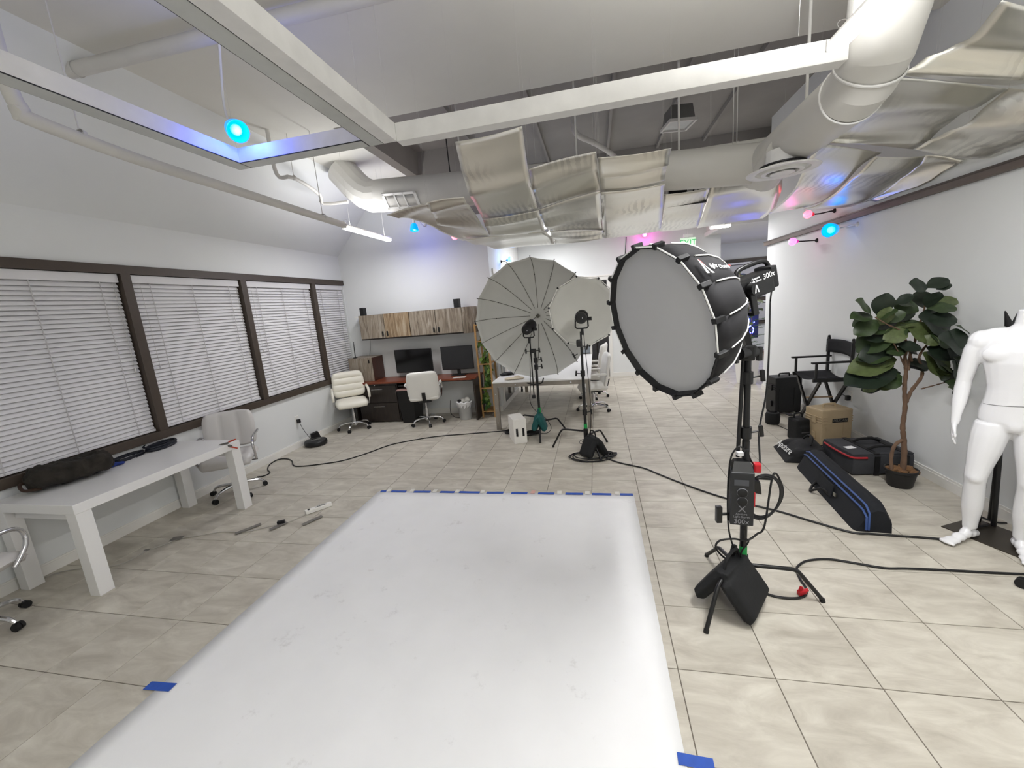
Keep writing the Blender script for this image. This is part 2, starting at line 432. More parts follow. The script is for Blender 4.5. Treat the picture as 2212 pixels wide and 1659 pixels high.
struct('ceiling_soffit', B().bx(2.12, 5.6, 6.35, 10.3, 3.08, 3.3), m_ceil)
struct('trim_2', B().bx(2.08, 5.6, 6.31, 6.35, 3.05, 3.13).bx(2.08, 2.12, 6.31, YF, 3.05, 3.13), m_trim)
# room seen through the doorway
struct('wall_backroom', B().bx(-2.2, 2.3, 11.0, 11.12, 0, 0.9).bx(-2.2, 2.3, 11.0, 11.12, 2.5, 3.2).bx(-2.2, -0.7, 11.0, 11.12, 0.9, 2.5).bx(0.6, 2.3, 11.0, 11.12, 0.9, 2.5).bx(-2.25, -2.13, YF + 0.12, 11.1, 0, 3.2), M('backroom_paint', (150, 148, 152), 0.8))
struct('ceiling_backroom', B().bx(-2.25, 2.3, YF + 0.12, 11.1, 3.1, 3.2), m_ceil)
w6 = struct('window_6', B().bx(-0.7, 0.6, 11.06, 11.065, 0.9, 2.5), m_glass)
B().bx(-0.75, 0.65, 10.95, 11.02, 0.85, 0.93).obj('frame_sill', m_brown, w6); B().bx(-0.75, 0.65, 10.95, 11.02, 2.46, 2.54).obj('frame_head', m_brown, w6)
# rear wall of the room (behind the camera)
struct('wall_near', B().bx(XL - 0.15, XR + 0.3, YN - 0.12, YN, 0, 4.7), m_wall)
# ---- ceilings: painted deck with a higher, darker well above the ducts
WX0, WX1, WY0, WY1 = -3.22, XR, 2.35, 6.30
b = B(); b.bx(sx - 0.1, XR + 0.3, YN - 0.1, WY0, ZC, ZC + 0.12); b.bx(sx - 0.1, WX0, WY0, YD + 0.1, ZC, ZC + 0.12)
struct('ceiling', b, m_ceil)
struct('ceiling_far', B().bx(XA - 0.1, 5.6, WY1, YF + 0.1, 3.45, 3.57), m_ceil)
b = B(); b.bx(WX0 - 0.1, XR + 0.3, WY0 - 0.1, WY1 + 0.1, 4.62, 4.72); struct('wall_well_left', B().bx(WX0 - 0.02, WX0, WY0, WY1, ZC + 0.12, 4.62), m_deck); struct('wall_well_near', B().bx(WX0, WX1, WY0 - 0.02, WY0, ZC + 0.12, 4.62), m_deck); 
struct('wall_well', B().bx(XA, 5.6, WY1, WY1 + 0.02, 3.57, 4.62), m_deck); struct('ceiling_recess', B().bx(XR + 0.3, 5.6, 5.8, WY1 + 0.1, 4.0, 4.1), m_ceil)
for x in (-2.2, -1.1, 0.0, 0.9, 1.7): b.bx(x - 0.02, x + 0.02, WY0, WY1, 4.55, 4.62)
struct('ceiling_well', b, m_deck)
# ================================================================ lamps of the room, with unseen ones added for fill
m_led = M('led_lens', (255, 255, 255), 0.4, emit=(255, 252, 246), estr=7.0)
m_fix = M('fixture_white', (232, 231, 228), 0.45)
def tube_lamp(a, bpt, label, power, hang=None, w=0.075, up=0.45):
    a, bpt = Vector(a), Vector(bpt); mid = (a + bpt) / 2; L = (bpt - a).length
    t = thing('tube_lamp', label, 'lamp', tuple(mid), math.atan2((bpt - a).y, (bpt - a).x), group='white linear tube lamps')
    B().box((0, 0, 0.04), (L, w * 0.7, 0.024), bev=0.005).obj('housing', m_fix, t)
    B().box((0, 0, 0.009), (L - 0.01, w, 0.04), bev=0.01).obj('lens', m_led, t)
    for s in (-1, 1): B().box((s * (L / 2 + 0.006), 0, 0.025), (0.012, w, 0.055), bev=0.003).obj('end_cap', m_fix, t)
    if hang:
        for s in (-1, 1): B().cyl((s * L * 0.38, 0, 0.05), (s * L * 0.38, 0, hang - mid.z), 0.0012, seg=6).obj('suspension_wire', m_pipe, t)
    ld = D.lights.new('tube_light', 'AREA'); ld.shape = 'RECTANGLE'; ld.size = L; ld.size_y = w; ld.energy = power * LAMP_GAIN; ld.color = (0.985, 0.985, 1.0)
    lo = D.objects.new('tube_light', ld); COL.objects.link(lo); lo.parent = t; lo.location = (0, 0, -0.014)
    lu = D.lights.new('added_uplight', 'AREA'); lu.shape = 'RECTANGLE'; lu.size = L; lu.size_y = w; lu.energy = power * LAMP_GAIN * up; lu.color = (0.985, 0.985, 1.0)  # upward light added to the tubes to lighten the ceiling
    lo = D.objects.new('added_uplight', lu); COL.objects.link(lo); lo.parent = t; lo.location = (0, 0, 0.06); lo.rotation_euler = (PI, 0, 0)
    return t
tube_lamp((-3.5, 2.72, 3.10), (-3.5, 3.93, 3.08), 'lit tube lamp at the end of the sprinkler pipe near the desk corner', 31, ZC)
tube_lamp((0.90, 0.28, 3.05), (0.90, -0.94, 3.05), 'lit tube lamp under the white hanging frame near the big round duct', 56, ZC, up=0.8)
tube_lamp((1.83, 6.33, 3.03), (2.18, 6.33, 3.03), 'short lit tube lamp under the soffit behind the metal sheets', 20, 3.44, up=0.1)
tube_lamp((-1.2, 5.9, 3.25), (-1.2, 7.1, 3.25), 'lit tube lamp above the steel-legged work table', 32, 3.44, up=0.1)
tube_lamp((0.9, 5.2, 3.30), (0.9, 6.2, 3.30), 'lit tube lamp over the passage behind the metal sheets', 38, 4.6, up=0.02)
tube_lamp((-2.4, -3.6, 3.3), (-2.4, -4.8, 3.3), 'unseen fill tube lamp added in the rear half of the room by the windows', 2, ZC, up=9.0)  # unseen lamp added, mostly shining up, to lighten the near ceiling
tube_lamp((0.1, -3.0, 3.3), (0.1, -4.2, 3.3), 'unseen fill tube lamp added in the rear half of the room behind the paper', 24, ZC, up=3.2)  # unseen lamp added as fill from behind the camera
tube_lamp((4.4, 7.6, 3.03), (4.4, 8.8, 3.03), 'unseen fill tube lamp added in the recess before the far window', 26, 3.075, up=0.0)  # added out of sight to brighten the recess
tube_lamp((-0.5, 9.0, 3.04), (-0.5, 10.0, 3.04), 'unseen fill tube lamp added in the room behind the doorway', 7, 3.09, up=0.0)  # added to brighten the room beyond the doorway

# suspended white frames with (unlit) light strips
m_strip = M('unlit_strip', (196, 198, 194), 0.35)
def hang_frame(name, label, x0, x1, y0, y1, z, w, h, strip):
    t = thing(name, label, 'ceiling frame', ((x0 + x1) / 2, (y0 + y1) / 2, z), group='suspended white frames')
    cx, cy = (x0 + x1) / 2, (y0 + y1) / 2
    X0, X1, Y0, Y1 = x0 - cx, x1 - cx, y0 - cy, y1 - cy
    for nm, a in [q_ for q_ in (('side_arm', (X0, X0 + w, Y0, Y1)), ('side_arm', (X1 - (w if strip else 0.05), X1, Y0, Y1)), ('end_arm', (X0 + w, (X1 - w) if strip else (X1 + 0.2), Y1 - w + (0 if strip else 0.1), Y1 + (0 if strip else 0.1))), ('end_arm', (X0 + w, X1 - w, Y0, Y0 + w))) if strip or q_[1][0] < X1 - 0.06]:
        o = B().bx(a[0], a[1], a[2], a[3], 0.004, h, 0.002).obj(nm, m_fix, t)
        if strip:
            k = 0.006
            B().bx(a[0], a[1], a[2], a[3], 0.0, 0.004).obj('black_edge', m_black, o)
            B().bx(a[0] + k, a[1] - k, a[2] + k, a[3] - k, -0.002, 0.002).obj('light_strip', m_strip, o)
    for px in (X0 + 0.1, X1 - 0.1):
        for py in (Y0 + 0.1, Y1 - 0.1):
            B().cyl((px, py, h), (px, py, ZC - z), 0.0009, seg=6).obj('suspension_wire', m_pipe, t)
    return t
hang_frame('pendant_light', 'narrow white hanging frame with dark-edged unlit light strips beside the blue lamp', -3.05, -1.79, -2.3, 0.66, 3.15, 0.115, 0.105, True)
hang_frame('suspended_frame', 'wide white hanging frame crossing in front of the metal sheets', -1.775, 0.93, -2.6, 0.62, 3.13, 0.10, 0.125, False)

# coloured spot lamps
def spot(label, pos, aim, col, mat_col, power, mount=None, r=0.055, bare=False, group='coloured spot lamps'):
    pos = Vector(pos); aim = Vector(aim).normalized()
    t = thing('spot_lamp', label, 'lamp', tuple(pos), group=group)
    key = 'x'.join(str(c) for c in col)
    m_sh = M('shade_' + key, mat_col, 0.3, emit=mat_col, estr=1.1)
    m_bu = M('bulb_' + key, (255, 255, 255), 0.3, emit=tuple(min(255, int(c * 0.88 + 30)) for c in mat_col), estr=4.0)
    if bare:
        B().ball((0, 0, 0), r, 16).obj('bulb', m_bu, t, True)
        B().cyl(-aim * r * 0.8, -aim * r * 2.0, r * 0.62, r * 0.4, 14).obj('socket', M('socket_' + key, mat_col, 0.4, emit=mat_col, estr=0.4), t, True)
    else:
        b = B(); b.lathe([(r * 0.45, -r * 1.3), (r * 0.8, -r * 0.9), (r * 0.98, 0.0), (r * 1.0, r * 0.35), (r * 0.93, r * 0.35), (r * 0.75, -r * 0.7), (r * 0.3, -r * 1.1)], axis=aim, seg=20)
        b.obj('shade', m_sh, t, True)
        B().ball(aim * (-r * 0.25), r * 0.5, 14).obj('bulb', m_bu, t, True)
        B().cyl(-aim * r * 1.2, -aim * r * 2.0, r * 0.4, r * 0.3, 12).obj('socket', m_fix, t, True)
    if mount is not None:
        mv = Vector(mount) - pos
        B().tube(smooth_path([-aim * r * 1.8, -aim * r * 2.6 + mv * 0.2, mv * 0.8, mv], 6), 0.008, 8).obj('bracket', m_black if bare else m_fix, t, True)
        B().ball(mv, 0.028, 10).obj('mount', m_black if bare else m_fix, t, True)
    ld = D.lights.new('spot_light', 'POINT'); ld.energy = power * 0.4; ld.color = col; ld.shadow_soft_size = r * 0.6
    lo = D.objects.new('spot_light', ld); COL.objects.link(lo); lo.parent = t; lo.location = aim * r * 1.6
    return t
BLUE, RED, PINK = (0.05, 0.12, 1.0), (1.0, 0.05, 0.08), (1.0, 0.05, 0.75)
p = FZ(512, 282, 3.33); spot('blue spot lamp hanging inside the white light frame', p, (0.75, -0.45, -0.5), BLUE, (0, 150, 255), 14, (p.x - 0.05, p.y + 0.05, ZC), 0.075)
p = FY(895, 495, 4.30); spot('blue spot lamp on the desk wall above the wooden cabinets', p, (0, -0.1, -1), BLUE, (0, 120, 230), 9, (p.x, YD, p.z + 0.14), 0.07)
p = FY(982, 511, 3.9); spot('bare red bulb lamp hanging by the metal sheets above the desk', p, (0, -0.9, -0.2), RED, (255, 40, 70), 3, (p.x, p.y + 0.1, 4.6), 0.05, True)
p = FX(1102, 560, XA + 0.2); spot('bare light-blue bulb lamp on the alcove wall above the umbrella', p, (0.8, -0.6, 0.1), (0.05, 0.3, 1.0), (20, 140, 255), 8, (XA, p.y + 0.05, p.z - 0.02), 0.05, True)
p = FX(1745, 463, XR - 0.28); spot('bare red bulb lamp on the right wall above the brown rail', p, (-0.8, -0.5, 0.0), RED, (255, 40, 70), 0.35, (XR, p.y - 0.05, p.z), 0.05, True)
p = FX(1712, 522, XR - 0.28); spot('bare pink bulb lamp on the right wall below the brown rail', p, (-0.8, -0.5, 0.0), PINK, (255, 40, 190), 0.35, (XR, p.y - 0.05, p.z - 0.02), 0.05, True)
p = FX(1793, 497, XR - 0.22); spot('blue spot lamp on the right wall beside the pink bulb', p, (-0.75, -0.62, -0.1), BLUE, (0, 150, 255), 0.9, (XR, p.y - 0.12, p.z + 0.02), 0.08)
p = FY(1393, 519, YF - 0.10); p.z += 0.12; spot('bare pink bulb lamp high on the far wall behind the metal sheets', p, (0, -0.8, -0.2), PINK, (255, 40, 210), 6, (p.x, YF, p.z), 0.05, True)
# ================================================================ hanging sheet metal
def sheet_material():
    m = D.materials.new('sheet_metal'); m.use_nodes = True; nt = m.node_tree; b = nt.nodes['Principled BSDF']; N = nt.nodes.new; L = nt.links.new
    g = N('ShaderNodeNewGeometry'); oi = N('ShaderNodeObjectInfo')
    n1 = N('ShaderNodeTexNoise'); n1.inputs['Scale'].default_value = 2.2; n1.inputs['Detail'].default_value = 6; n1.inputs['Distortion'].default_value = 1.5; L(g.outputs['Position'], n1.inputs[0])
    wv = N('ShaderNodeTexWave'); wv.inputs['Scale'].default_value = 5.0; wv.inputs['Distortion'].default_value = 7.0; wv.inputs['Detail'].default_value = 3; wv.inputs['Detail Scale'].default_value = 1.0; L(g.outputs['Position'], wv.inputs[0])
    msk = N('ShaderNodeTexNoise'); msk.inputs['Scale'].default_value = 1.3; L(g.outputs['Position'], msk.inputs[0])
    r = N('ShaderNodeValToRGB'); r.color_ramp.elements[0].position = 0.50; r.color_ramp.elements[1].position = 0.62; L(msk.outputs['Fac'], r.inputs[0])
    r2 = N('ShaderNodeValToRGB'); r2.color_ramp.elements[0].position = 0.42; r2.color_ramp.elements[1].position = 0.5; r2.color_ramp.elements[0].color = (0.80, 0.80, 0.80, 1); L(wv.outputs['Fac'], r2.inputs[0])
    mx = N('ShaderNodeMix'); mx.data_type = 'RGBA'; mx.inputs[6].default_value = (1, 1, 1, 1); L(r.outputs[0], mx.inputs[0]); L(r2.outputs[0], mx.inputs[7])
    cl = N('ShaderNodeMix'); cl.data_type = 'RGBA'; cl.blend_type = 'MULTIPLY'; cl.inputs[0].default_value = 1.0; cl.inputs[6].default_value = (*srgb((240, 238, 230)), 1); L(mx.outputs[2], cl.inputs[7]); L(cl.outputs[2], b.inputs['Base Color'])
    mr = N('ShaderNodeMapRange'); mr.inputs['To Min'].default_value = 0.26; mr.inputs['To Max'].default_value = 0.40; L(n1.outputs['Fac'], mr.inputs['Value']); L(mr.outputs[0], b.inputs['Roughness'])
    b.inputs['Metallic'].default_value = 0.92
    bp = N('ShaderNodeBump'); bp.inputs['Strength'].default_value = 0.12; bp.inputs['Distance'].default_value = 0.02; L(n1.outputs['Fac'], bp.inputs['Height']); L(bp.outputs[0], b.inputs['Normal'])
    return m
m_sheet = sheet_material()
def sheet(label, rows, wave=0.012, seed=0):
    L = [FZ(*a) for a, b in rows]; Rr = [FZ(*b) for a, b in rows]
    for v in L + Rr: v.x = min(v.x, XR - 0.02)
    cl = smooth_path(L, 6); cr = smooth_path(Rr, 6); n = len(cl) - 1
    rnd = random.Random(seed)
    ph = rnd.uniform(0, 6); am = rnd.uniform(0.7, 1.3) * wave
    def fn(u, v):
        k = int(round(v * n)); p = cl[k].lerp(cr[k], u)
        e = math.sin(PI * v)
        return p + Vector((0, 0, am * math.sin(v * 9.5 + ph + u * 1.4) * e + am * 0.45 * math.sin(v * 23 + ph * 2 + u * 2.6) * e + am * 0.6 * math.sin(u * PI) * (1 if seed % 2 else -1)))
    mid = (L[0] + Rr[-1]) / 2
    t = thing('metal_sheet', label, 'metal sheet', tuple(mid), group='bent sheet metal panels hanging under the ceiling')
    b = B(); b.grid(fn, 12, n)
    o = b.obj('panel', m_sheet, t, True, world=True, angle=80)
    md = o.modifiers.new('t', 'SOLIDIFY'); md.thickness = 0.0025
    for q in (L[0], Rr[0]):
        B().cyl(q, (q.x, q.y, (4.6 if q.y > 2.35 else ZC)), 0.0004, seg=4).obj('hanging_wire', m_pipe, t, world=True)
    return t
S = [
 ('tall metal sheet hanging lowest over the white frame end, top of the left column', [((983,306,3.18),(1128,272,3.18)),((1000,380,3.04),(1140,362,3.04)),((1018,425,2.96),(1150,408,2.96)),((1043,474,2.89),(1163,452,2.89))]),
 ('creased metal sheet right of the tall one', [((1142,365,3.06),(1288,327,3.08)),((1152,410,2.97),(1292,375,2.99)),((1163,452,2.90),(1297,411,2.92))]),
 ('creased metal sheet covering the duct beside the dark gap', [((1292,340,3.08),(1451,319,3.08)),((1294,375,2.99),(1442,355,3.00)),((1298,414,2.91),(1435,390,2.92))]),
 ('metal sheet beside the air grille', [((922,437,2.93),(1002,425,2.93)),((935,462,2.89),(1020,455,2.88)),((945,486,2.86),(1058,508,2.80))]),
 ('flat metal sheet below the tall one', [((1043,474,2.865),(1164,454,2.865)),((1050,492,2.83),(1171,478,2.83)),((1058,510,2.80),(1178,500,2.80))]),
 ('metal sheet with etched branches below the creased one', [((1164,453,2.88),(1297,412,2.89)),((1172,478,2.84),(1299,455,2.84)),((1190,500,2.80),(1303,497,2.80))]),
 ('metal sheet with etched branches left of the dark gap', [((1298,415,2.90),(1436,397,2.905)),((1300,460,2.84),(1432,440,2.85)),((1303,515,2.765),(1428,498,2.78))]),
 ('dark metal sheet at the low edge over the umbrella', [((1000,518,2.79),(1180,500,2.79)),((1040,530,2.77),(1195,515,2.77)),((1075,538,2.755),(1198,528,2.755))]),
 ('metal sheet at the low edge over the small round reflector', [((1187,499,2.79),(1303,497,2.79)),((1194,514,2.77),(1304,506,2.775)),((1200,527,2.755),(1305,515,2.76))]),
 ('narrow bright-edged metal sheet above the blue desk lamp', [((835,464,2.93),(925,438,2.94)),((900,478,2.90),(955,470,2.90)),((1000,520,2.80),(1062,511,2.80))]),
 ('metal sheet with etched tree behind the dark gap', [((1434,420,2.95),(1533,405,2.97)),((1430,460,2.87),(1520,450,2.88)),((1425,500,2.80),(1508,490,2.81))]),
 ('wide curved metal sheet under the round air diffuser', [((1535,392,3.10),(1690,375,3.12)),((1528,430,2.97),(1688,412,2.98)),((1515,470,2.87),(1672,450,2.88)),((1505,493,2.82),(1648,472,2.83))]),
 ('large rippled metal sheet nearest the lit tube by the duct', [((2165,0,3.30),(2500,60,3.10)),((2080,90,3.25),(2400,130,3.0)),((1990,135,3.22),(2300,165,2.98)),((1922,160,3.20),(2190,184,3.05))]),
 ('smooth metal sheet right of the big duct elbow', [((1912,166,3.25),(2178,192,3.08)),((1868,232,3.18),(2090,240,3.04)),((1790,300,3.12),(2020,292,3.0)),((1765,308,3.10),(1972,322,2.97))]),
 ('metal sheet along the right wall above the rail', [((2180,190,3.0),(2330,190,2.8)),((2110,245,2.93),(2290,260,2.74)),((2030,295,2.88),(2240,320,2.70)),((1975,322,2.85),(2100,343,2.75))]),
 ('metal sheet above the red bulb on the right wall', [((1765,310,3.08),(1905,330,3.0)),((1735,370,2.97),(1850,365,2.93)),((1705,420,2.88),(1790,430,2.83)),((1660,462,2.80),(1730,450,2.79))]),
 ('metal sheet with etched foliage above the blue wall lamp', [((1890,338,2.95),(2005,336,2.90)),((1850,375,2.88),(1965,375,2.83)),((1790,430,2.80),(1900,425,2.74)),((1735,452,2.76),(1850,445,2.72))]),
 ('small metal sheet tucked against the rail of the right wall', [((2000,335,2.86),(2120,343,2.76)),((1960,380,2.79),(2040,375,2.72)),((1905,432,2.72),(1960,428,2.68))]),
]
for k, (lb, rows) in enumerate(S): sheet(lb, rows, 0.017, k)

# ================================================================ ducts, grilles, pipes
m_duct = M('painted_duct', (212, 210, 204), 0.5, var=0.02, scale=3)
m_grey = M('register_grey', (196, 196, 194), 0.5)
dl, dr_ = FY(860, 420, 3.30), FY(1600, 357, 2.42)
ddir = (dr_ - dl).normalized()
dA = dl - ddir * 0.28; dB = dl + ddir * ((1.36 - dl.x) / ddir.x); RD = 0.185
t = thing('air_duct', 'long round white air duct running behind the hanging metal sheets', 'duct', tuple(dA))
B().cyl(dA, dB, 0.215, RD, seg=28).obj('trunk', m_duct, t, True, world=True)
e0 = [dA, dA + Vector((-0.15, 0.03, 0.015)), dA + Vector((-0.30, 0.05, 0.09)), dA + Vector((-0.42, 0.06, 0.20)), dA + Vector((-0.62, 0.06, 0.45))]
B().tube(e0, 0.215, 16).obj('elbow', m_duct, t, True, world=True, angle=20)
for f in (0.28, 0.6, 0.83):
    q = dA.lerp(dB, f)
    B().tube([q + Vector((0, 0.0, RD)), (q.x, q.y, 4.6)], 0.011, 8).obj('hanger_rod', m_pipe, t, True, world=True)
t2 = thing('branch_duct', 'thick round white duct with an elbow beside the lit tube lamp', 'duct', (1.36, 1.0, 3.08))
n0, n1 = Vector((1.36, 2.42, dB.z)), Vector((1.34, 0.98, 3.08))
B().cyl(n0 + Vector((0, 0.2, 0)), n1, RD, seg=28).obj('run', m_duct, t2, True, world=True)
e1 = [n1, n1 + Vector((0, -0.10, 0.02)), n1 + Vector((0, -0.22, 0.11)), n1 + Vector((0, -0.30, 0.25)), n1 + Vector((0, -0.33, ZC - n1.z))]
B().tube(e1, RD, 28).obj('elbow', m_duct, t2, True, world=True, angle=15)
for q, dv in ((n1, Vector((0, -1, 0.1))), (n1 + Vector((0, -0.17, 0.065)), Vector((0, -0.8, 0.6)))):
    dv.normalize(); B().lathe([(RD, -0.008), (RD + 0.008, -0.004), (RD + 0.008, 0.004), (RD, 0.008)], q, dv, 28, cap=False).obj('seam_ring', m_fix, t2, True, world=True)
B().cyl((1.30, 1.5, n1.z + RD), (1.30, 1.5, ZC), 0.011, seg=8).obj('hanger_rod', m_pipe, t2, True, world=True)
# round diffuser under the junction
dc = FZ(1690, 369, 2.84)
t = thing('round_diffuser', 'round white ceiling air diffuser with dark rings under the duct end', 'vent', tuple(dc))
B().lathe([(0.12, 0.16), (0.13, 0.05), (0.17, 0.012), (0.26, 0.006), (0.27, 0.0), (0.265, -0.006), (0.20, -0.004), (0.19, 0.02), (0.17, 0.03)], (0, 0, 0), seg=36, cap=False).obj('outer_cone', m_fix, t, True)
B().lathe([(0.165, 0.02), (0.155, -0.012), (0.12, -0.016), (0.115, 0.01)], (0, 0, 0), seg=36, cap=False).obj('middle_cone', m_fix, t, True)
B().lathe([(0.001, 0.0), (0.085, -0.012), (0.09, -0.022), (0.001, -0.026)], (0, 0, 0), seg=30).obj('centre_cone', m_fix, t, True)
B().lathe([(0.001, 0.04), (0.17, 0.04), (0.17, 0.05), (0.001, 0.05)], (0, 0, 0), seg=30).obj('throat', m_black, t, True)
B().cyl((0, 0, 0.15), (n0.x - dc.x, n0.y - dc.y, n0.z - dc.z - 0.1), 0.125, 0.15, seg=24).obj('neck', m_duct, t, True)
# louvred register on the trunk
gc = FY(867, 433, 3.30 - 0.215 * 0.95)
t = thing('air_register', 'white rectangular louvred air register with three banks on the duct', 'vent', tuple(gc))
nx = ddir; nn = Vector((0, -0.78, -0.62)); up = nn.cross(nx).normalized(); up = up if up.z > 0 else -up
GM = frame((0, 0, 0), nx, up)
b = B(); W, H = 0.56, 0.22
for a in ((-W / 2, W / 2, H / 2 - 0.03, H / 2), (-W / 2, W / 2, -H / 2, -H / 2 + 0.03), (-W / 2, -W / 2 + 0.04, -H / 2, H / 2), (W / 2 - 0.04, W / 2, -H / 2, H / 2), (-0.085, -0.065, -H / 2, H / 2), (0.065, 0.085, -H / 2, H / 2)):
    b.bx(a[0], a[1], a[2], a[3], -0.004, 0.008)
b.xform(GM).obj('register_frame', m_fix, t)
b = B(); b.bx(-W / 2 + 0.02, W / 2 - 0.02, -H / 2 + 0.02, H / 2 - 0.02, -0.05, -0.02).xform(GM).obj('throat', m_black, t)
for bank, xc in enumerate((-0.143, 0.0, 0.143)):
    b = B()
    for k in range(11):
        off = -0.062 + k * 0.0124
        tilt = (-0.7, 0.75, 0.05)[bank]
        if bank == 1: b.box((xc, -0.062 + k * 0.0124, -0.006), (0.128, 0.012, 0.0015), Matrix.Rotation(0.55, 4, 'X'))
        else: b.box((xc + off, 0, -0.006), (0.0115 if bank == 0 else 0.003, 0.135, 0.0015 if bank == 0 else 0.010), Matrix.Rotation(tilt if bank == 0 else 0.0, 4, 'Y'))
    if bank == 2:
        for k in range(5): b.box((xc, -0.05 + k * 0.025, -0.008), (0.128, 0.002, 0.008))
    o = b.xform(GM).obj('louvre_bank', m_grey, t)
# black cover with a round white vent in the gap between the sheets
gp = FY(1486, 408, 2.95)
t = thing('vent_cover', 'black square panel with a small round white vent between the sheets', 'vent', tuple(gp))
B().box((0, 0, 0), (0.42, 0.02, 0.34), Matrix.Rotation(0.35, 4, 'X')).obj('panel', m_black, t)
B().cyl((0.04, -0.012, -0.03), (0.04, -0.04, -0.042), 0.055, seg=20).obj('vent_disc', m_fix, t, True)
B().box((0.04, -0.045, -0.044), (0.012, 0.006, 0.10), Matrix.Rotation(0.6, 4, 'Y')).obj('slot', m_black, t)
# square unlit box light in the well
bl = FZ(1465, 272, 4.2)
t = thing('box_light', 'unlit square metal box light hanging in the dark ceiling well', 'lamp', tuple(bl), 0.2)
m_dk = M('dull_metal', (120, 120, 118), 0.5, metal=0.4)
B().box((0, 0, 0.12), (0.34, 0.34, 0.2), bev=0.01, taper=0.85).obj('housing', m_dk, t)
B().bx(-0.19, 0.19, -0.19, -0.165, -0.01, 0.03).bx(-0.19, 0.19, 0.165, 0.19, -0.01, 0.03).bx(-0.19, -0.165, -0.165, 0.165, -0.01, 0.03).bx(0.165, 0.19, -0.165, 0.165, -0.01, 0.03).obj('rim', m_pipe, t)
B().box((0, 0, 0.015), (0.32, 0.32, 0.01)).obj('lens', m_strip, t)
B().cyl((0, 0, 0.2), (0, 0, 4.54 - bl.z), 0.015, seg=8).obj('stem', m_pipe, t)
def pipe(label, pts, r, group=None, sm=4, rods=()):
    pts = [Vector(p) for p in pts]
    t = thing('pipe', label, 'pipe', tuple(pts[0]), group=group)
    B().tube(smooth_path(pts, sm) if sm else pts, r, 14).obj('run', m_pipe, t, True, world=True)
    for q, zt in rods:
        q = Vector(q)
        B().cyl((q.x, q.y, q.z + r), (q.x, q.y, zt), 0.004, seg=6).obj('hanger_rod', m_pipe, t, world=True)
        B().lathe([(r + 0.002, -0.012), (r + 0.006, -0.012), (r + 0.006, 0.012), (r + 0.002, 0.012)], q, (pts[-1] - pts[0]), 14, cap=False).obj('hanger_ring', m_pipe, t, world=True)
    return t
a, c = FZ(93, 168, 3.97), FZ(740, 5, 3.97)
pipe('white pipe crossing the ceiling above the hanging frames', [a - (c - a) * 0.16, a, c, c + (c - a) * 1.1], 0.05, 'ceiling pipes', 0, [(a + (c - a) * 0.13, ZC)])
q = [FX(60, 255, -3.52), FX(300, 345, -3.5), FX(520, 415, -3.5), Vector((-3.5, 2.60, 3.13))]
pipe('white sprinkler pipe along the windows leading to the lit tube lamp', [Vector((q[0].x, q[0].y - 0.05, ZC)), Vector((q[0].x, q[0].y - 0.05, q[0].z + 0.18)), Vector((q[0].x, q[0].y - 0.02, q[0].z + 0.04))] + q + [Vector((-3.5, 2.70, 3.13))], 0.04, 'ceiling pipes', 4, [(q[0] + Vector((0, 0.25, -0.01)), 4.0), (Vector((-3.5, 2.3, 3.145)), ZC)])
B().cyl((q[0].x, q[0].y - 0.05, ZC - 0.12), (q[0].x, q[0].y - 0.05, ZC), 0.055, 0.04, 12)
q = [FZ(590, 352, 3.75), FZ(604, 383, 3.62), FZ(635, 384, 3.62), FZ(690, 420, 3.62), FZ(698, 440, 3.56), FZ(752, 436, 3.56)]
pipe('thin white pipe with two bends near the duct elbow', [Vector((q[0].x, q[0].y, ZC))] + q, 0.022, 'ceiling pipes', 3, [(q[2], ZC)])
q = [FZ(1238, 256, 4.35), FZ(1245, 290, 4.1), FZ(1282, 308, 4.1), FZ(1318, 330, 4.05), FZ(1340, 350, 4.0)]
pipe('white pipe with a dark coupling dropping into the ceiling well', [Vector((q[0].x, q[0].y, 4.62))] + q, 0.035, 'ceiling pipes', 3, [(q[2], 4.62)])
q0, q1 = FY(1450, 336, 2.62), FY(1655, 304, 2.62)
pipe('straight white conduit just above the long duct', [q0 - (q1 - q0) * 0.6, q1], 0.032, 'ceiling pipes', 0, [(q0.lerp(q1, 0.66), 4.62), (q0.lerp(q1, 0.7), 4.62)])
# wire loops left on the fixtures
for px, py, z, lb in ((802, 266, 3.27, 'loop of spare wire at the corner of the narrow light frame'), (1825, 52, 3.3, 'loop of spare wire near the lit tube by the duct'), (745, 480, 3.155, 'loop of spare wire at the start of the lit tube by the desk')):
    c = FZ(px, py, z); pts = [c + Vector((0.035 * math.cos(a), 0.02 * math.sin(a), 0.035 * math.sin(a))) for a in [k * 2 * PI / 16 for k in range(16)]]
    setp(B().tube(pts, 0.0015, 5, closed=True).obj('wire_loop', M('wire_grey', (120, 118, 114), 0.6), None, True), lb, 'wire', 'spare wire loops')

# ---- EXIT sign
ep = FY(1486, 524, 7.25)
t = thing('exit_sign', 'glowing white exit sign with green letters hanging before the far wall', 'sign', tuple(ep), R_(4))
B().box((0, 0, 0), (0.31, 0.025, 0.20), bev=0.012).obj('panel', M('exit_panel', (215, 238, 214), 0.4, emit=(205, 240, 205), estr=0.35), t)
text_mesh('EXIT', 0.165, M('exit_green', (0, 165, 80), 0.4, emit=(0, 190, 90), estr=0.5), t, frame((0, -0.014, -0.005), (1, 0, 0), (0, 0, 1)))
B().bx(-0.09, 0.09, -0.03, 0.03, 0.11, 0.17).obj('canopy', m_fix, t); B().cyl((0, 0, 0.09), (0, 0, 0.12), 0.02).obj('stem', m_fix, t)
B().cyl((0, 0, 0.17), (0, 0, 3.45 - ep.z), 0.008).obj('rod', m_fix, t)
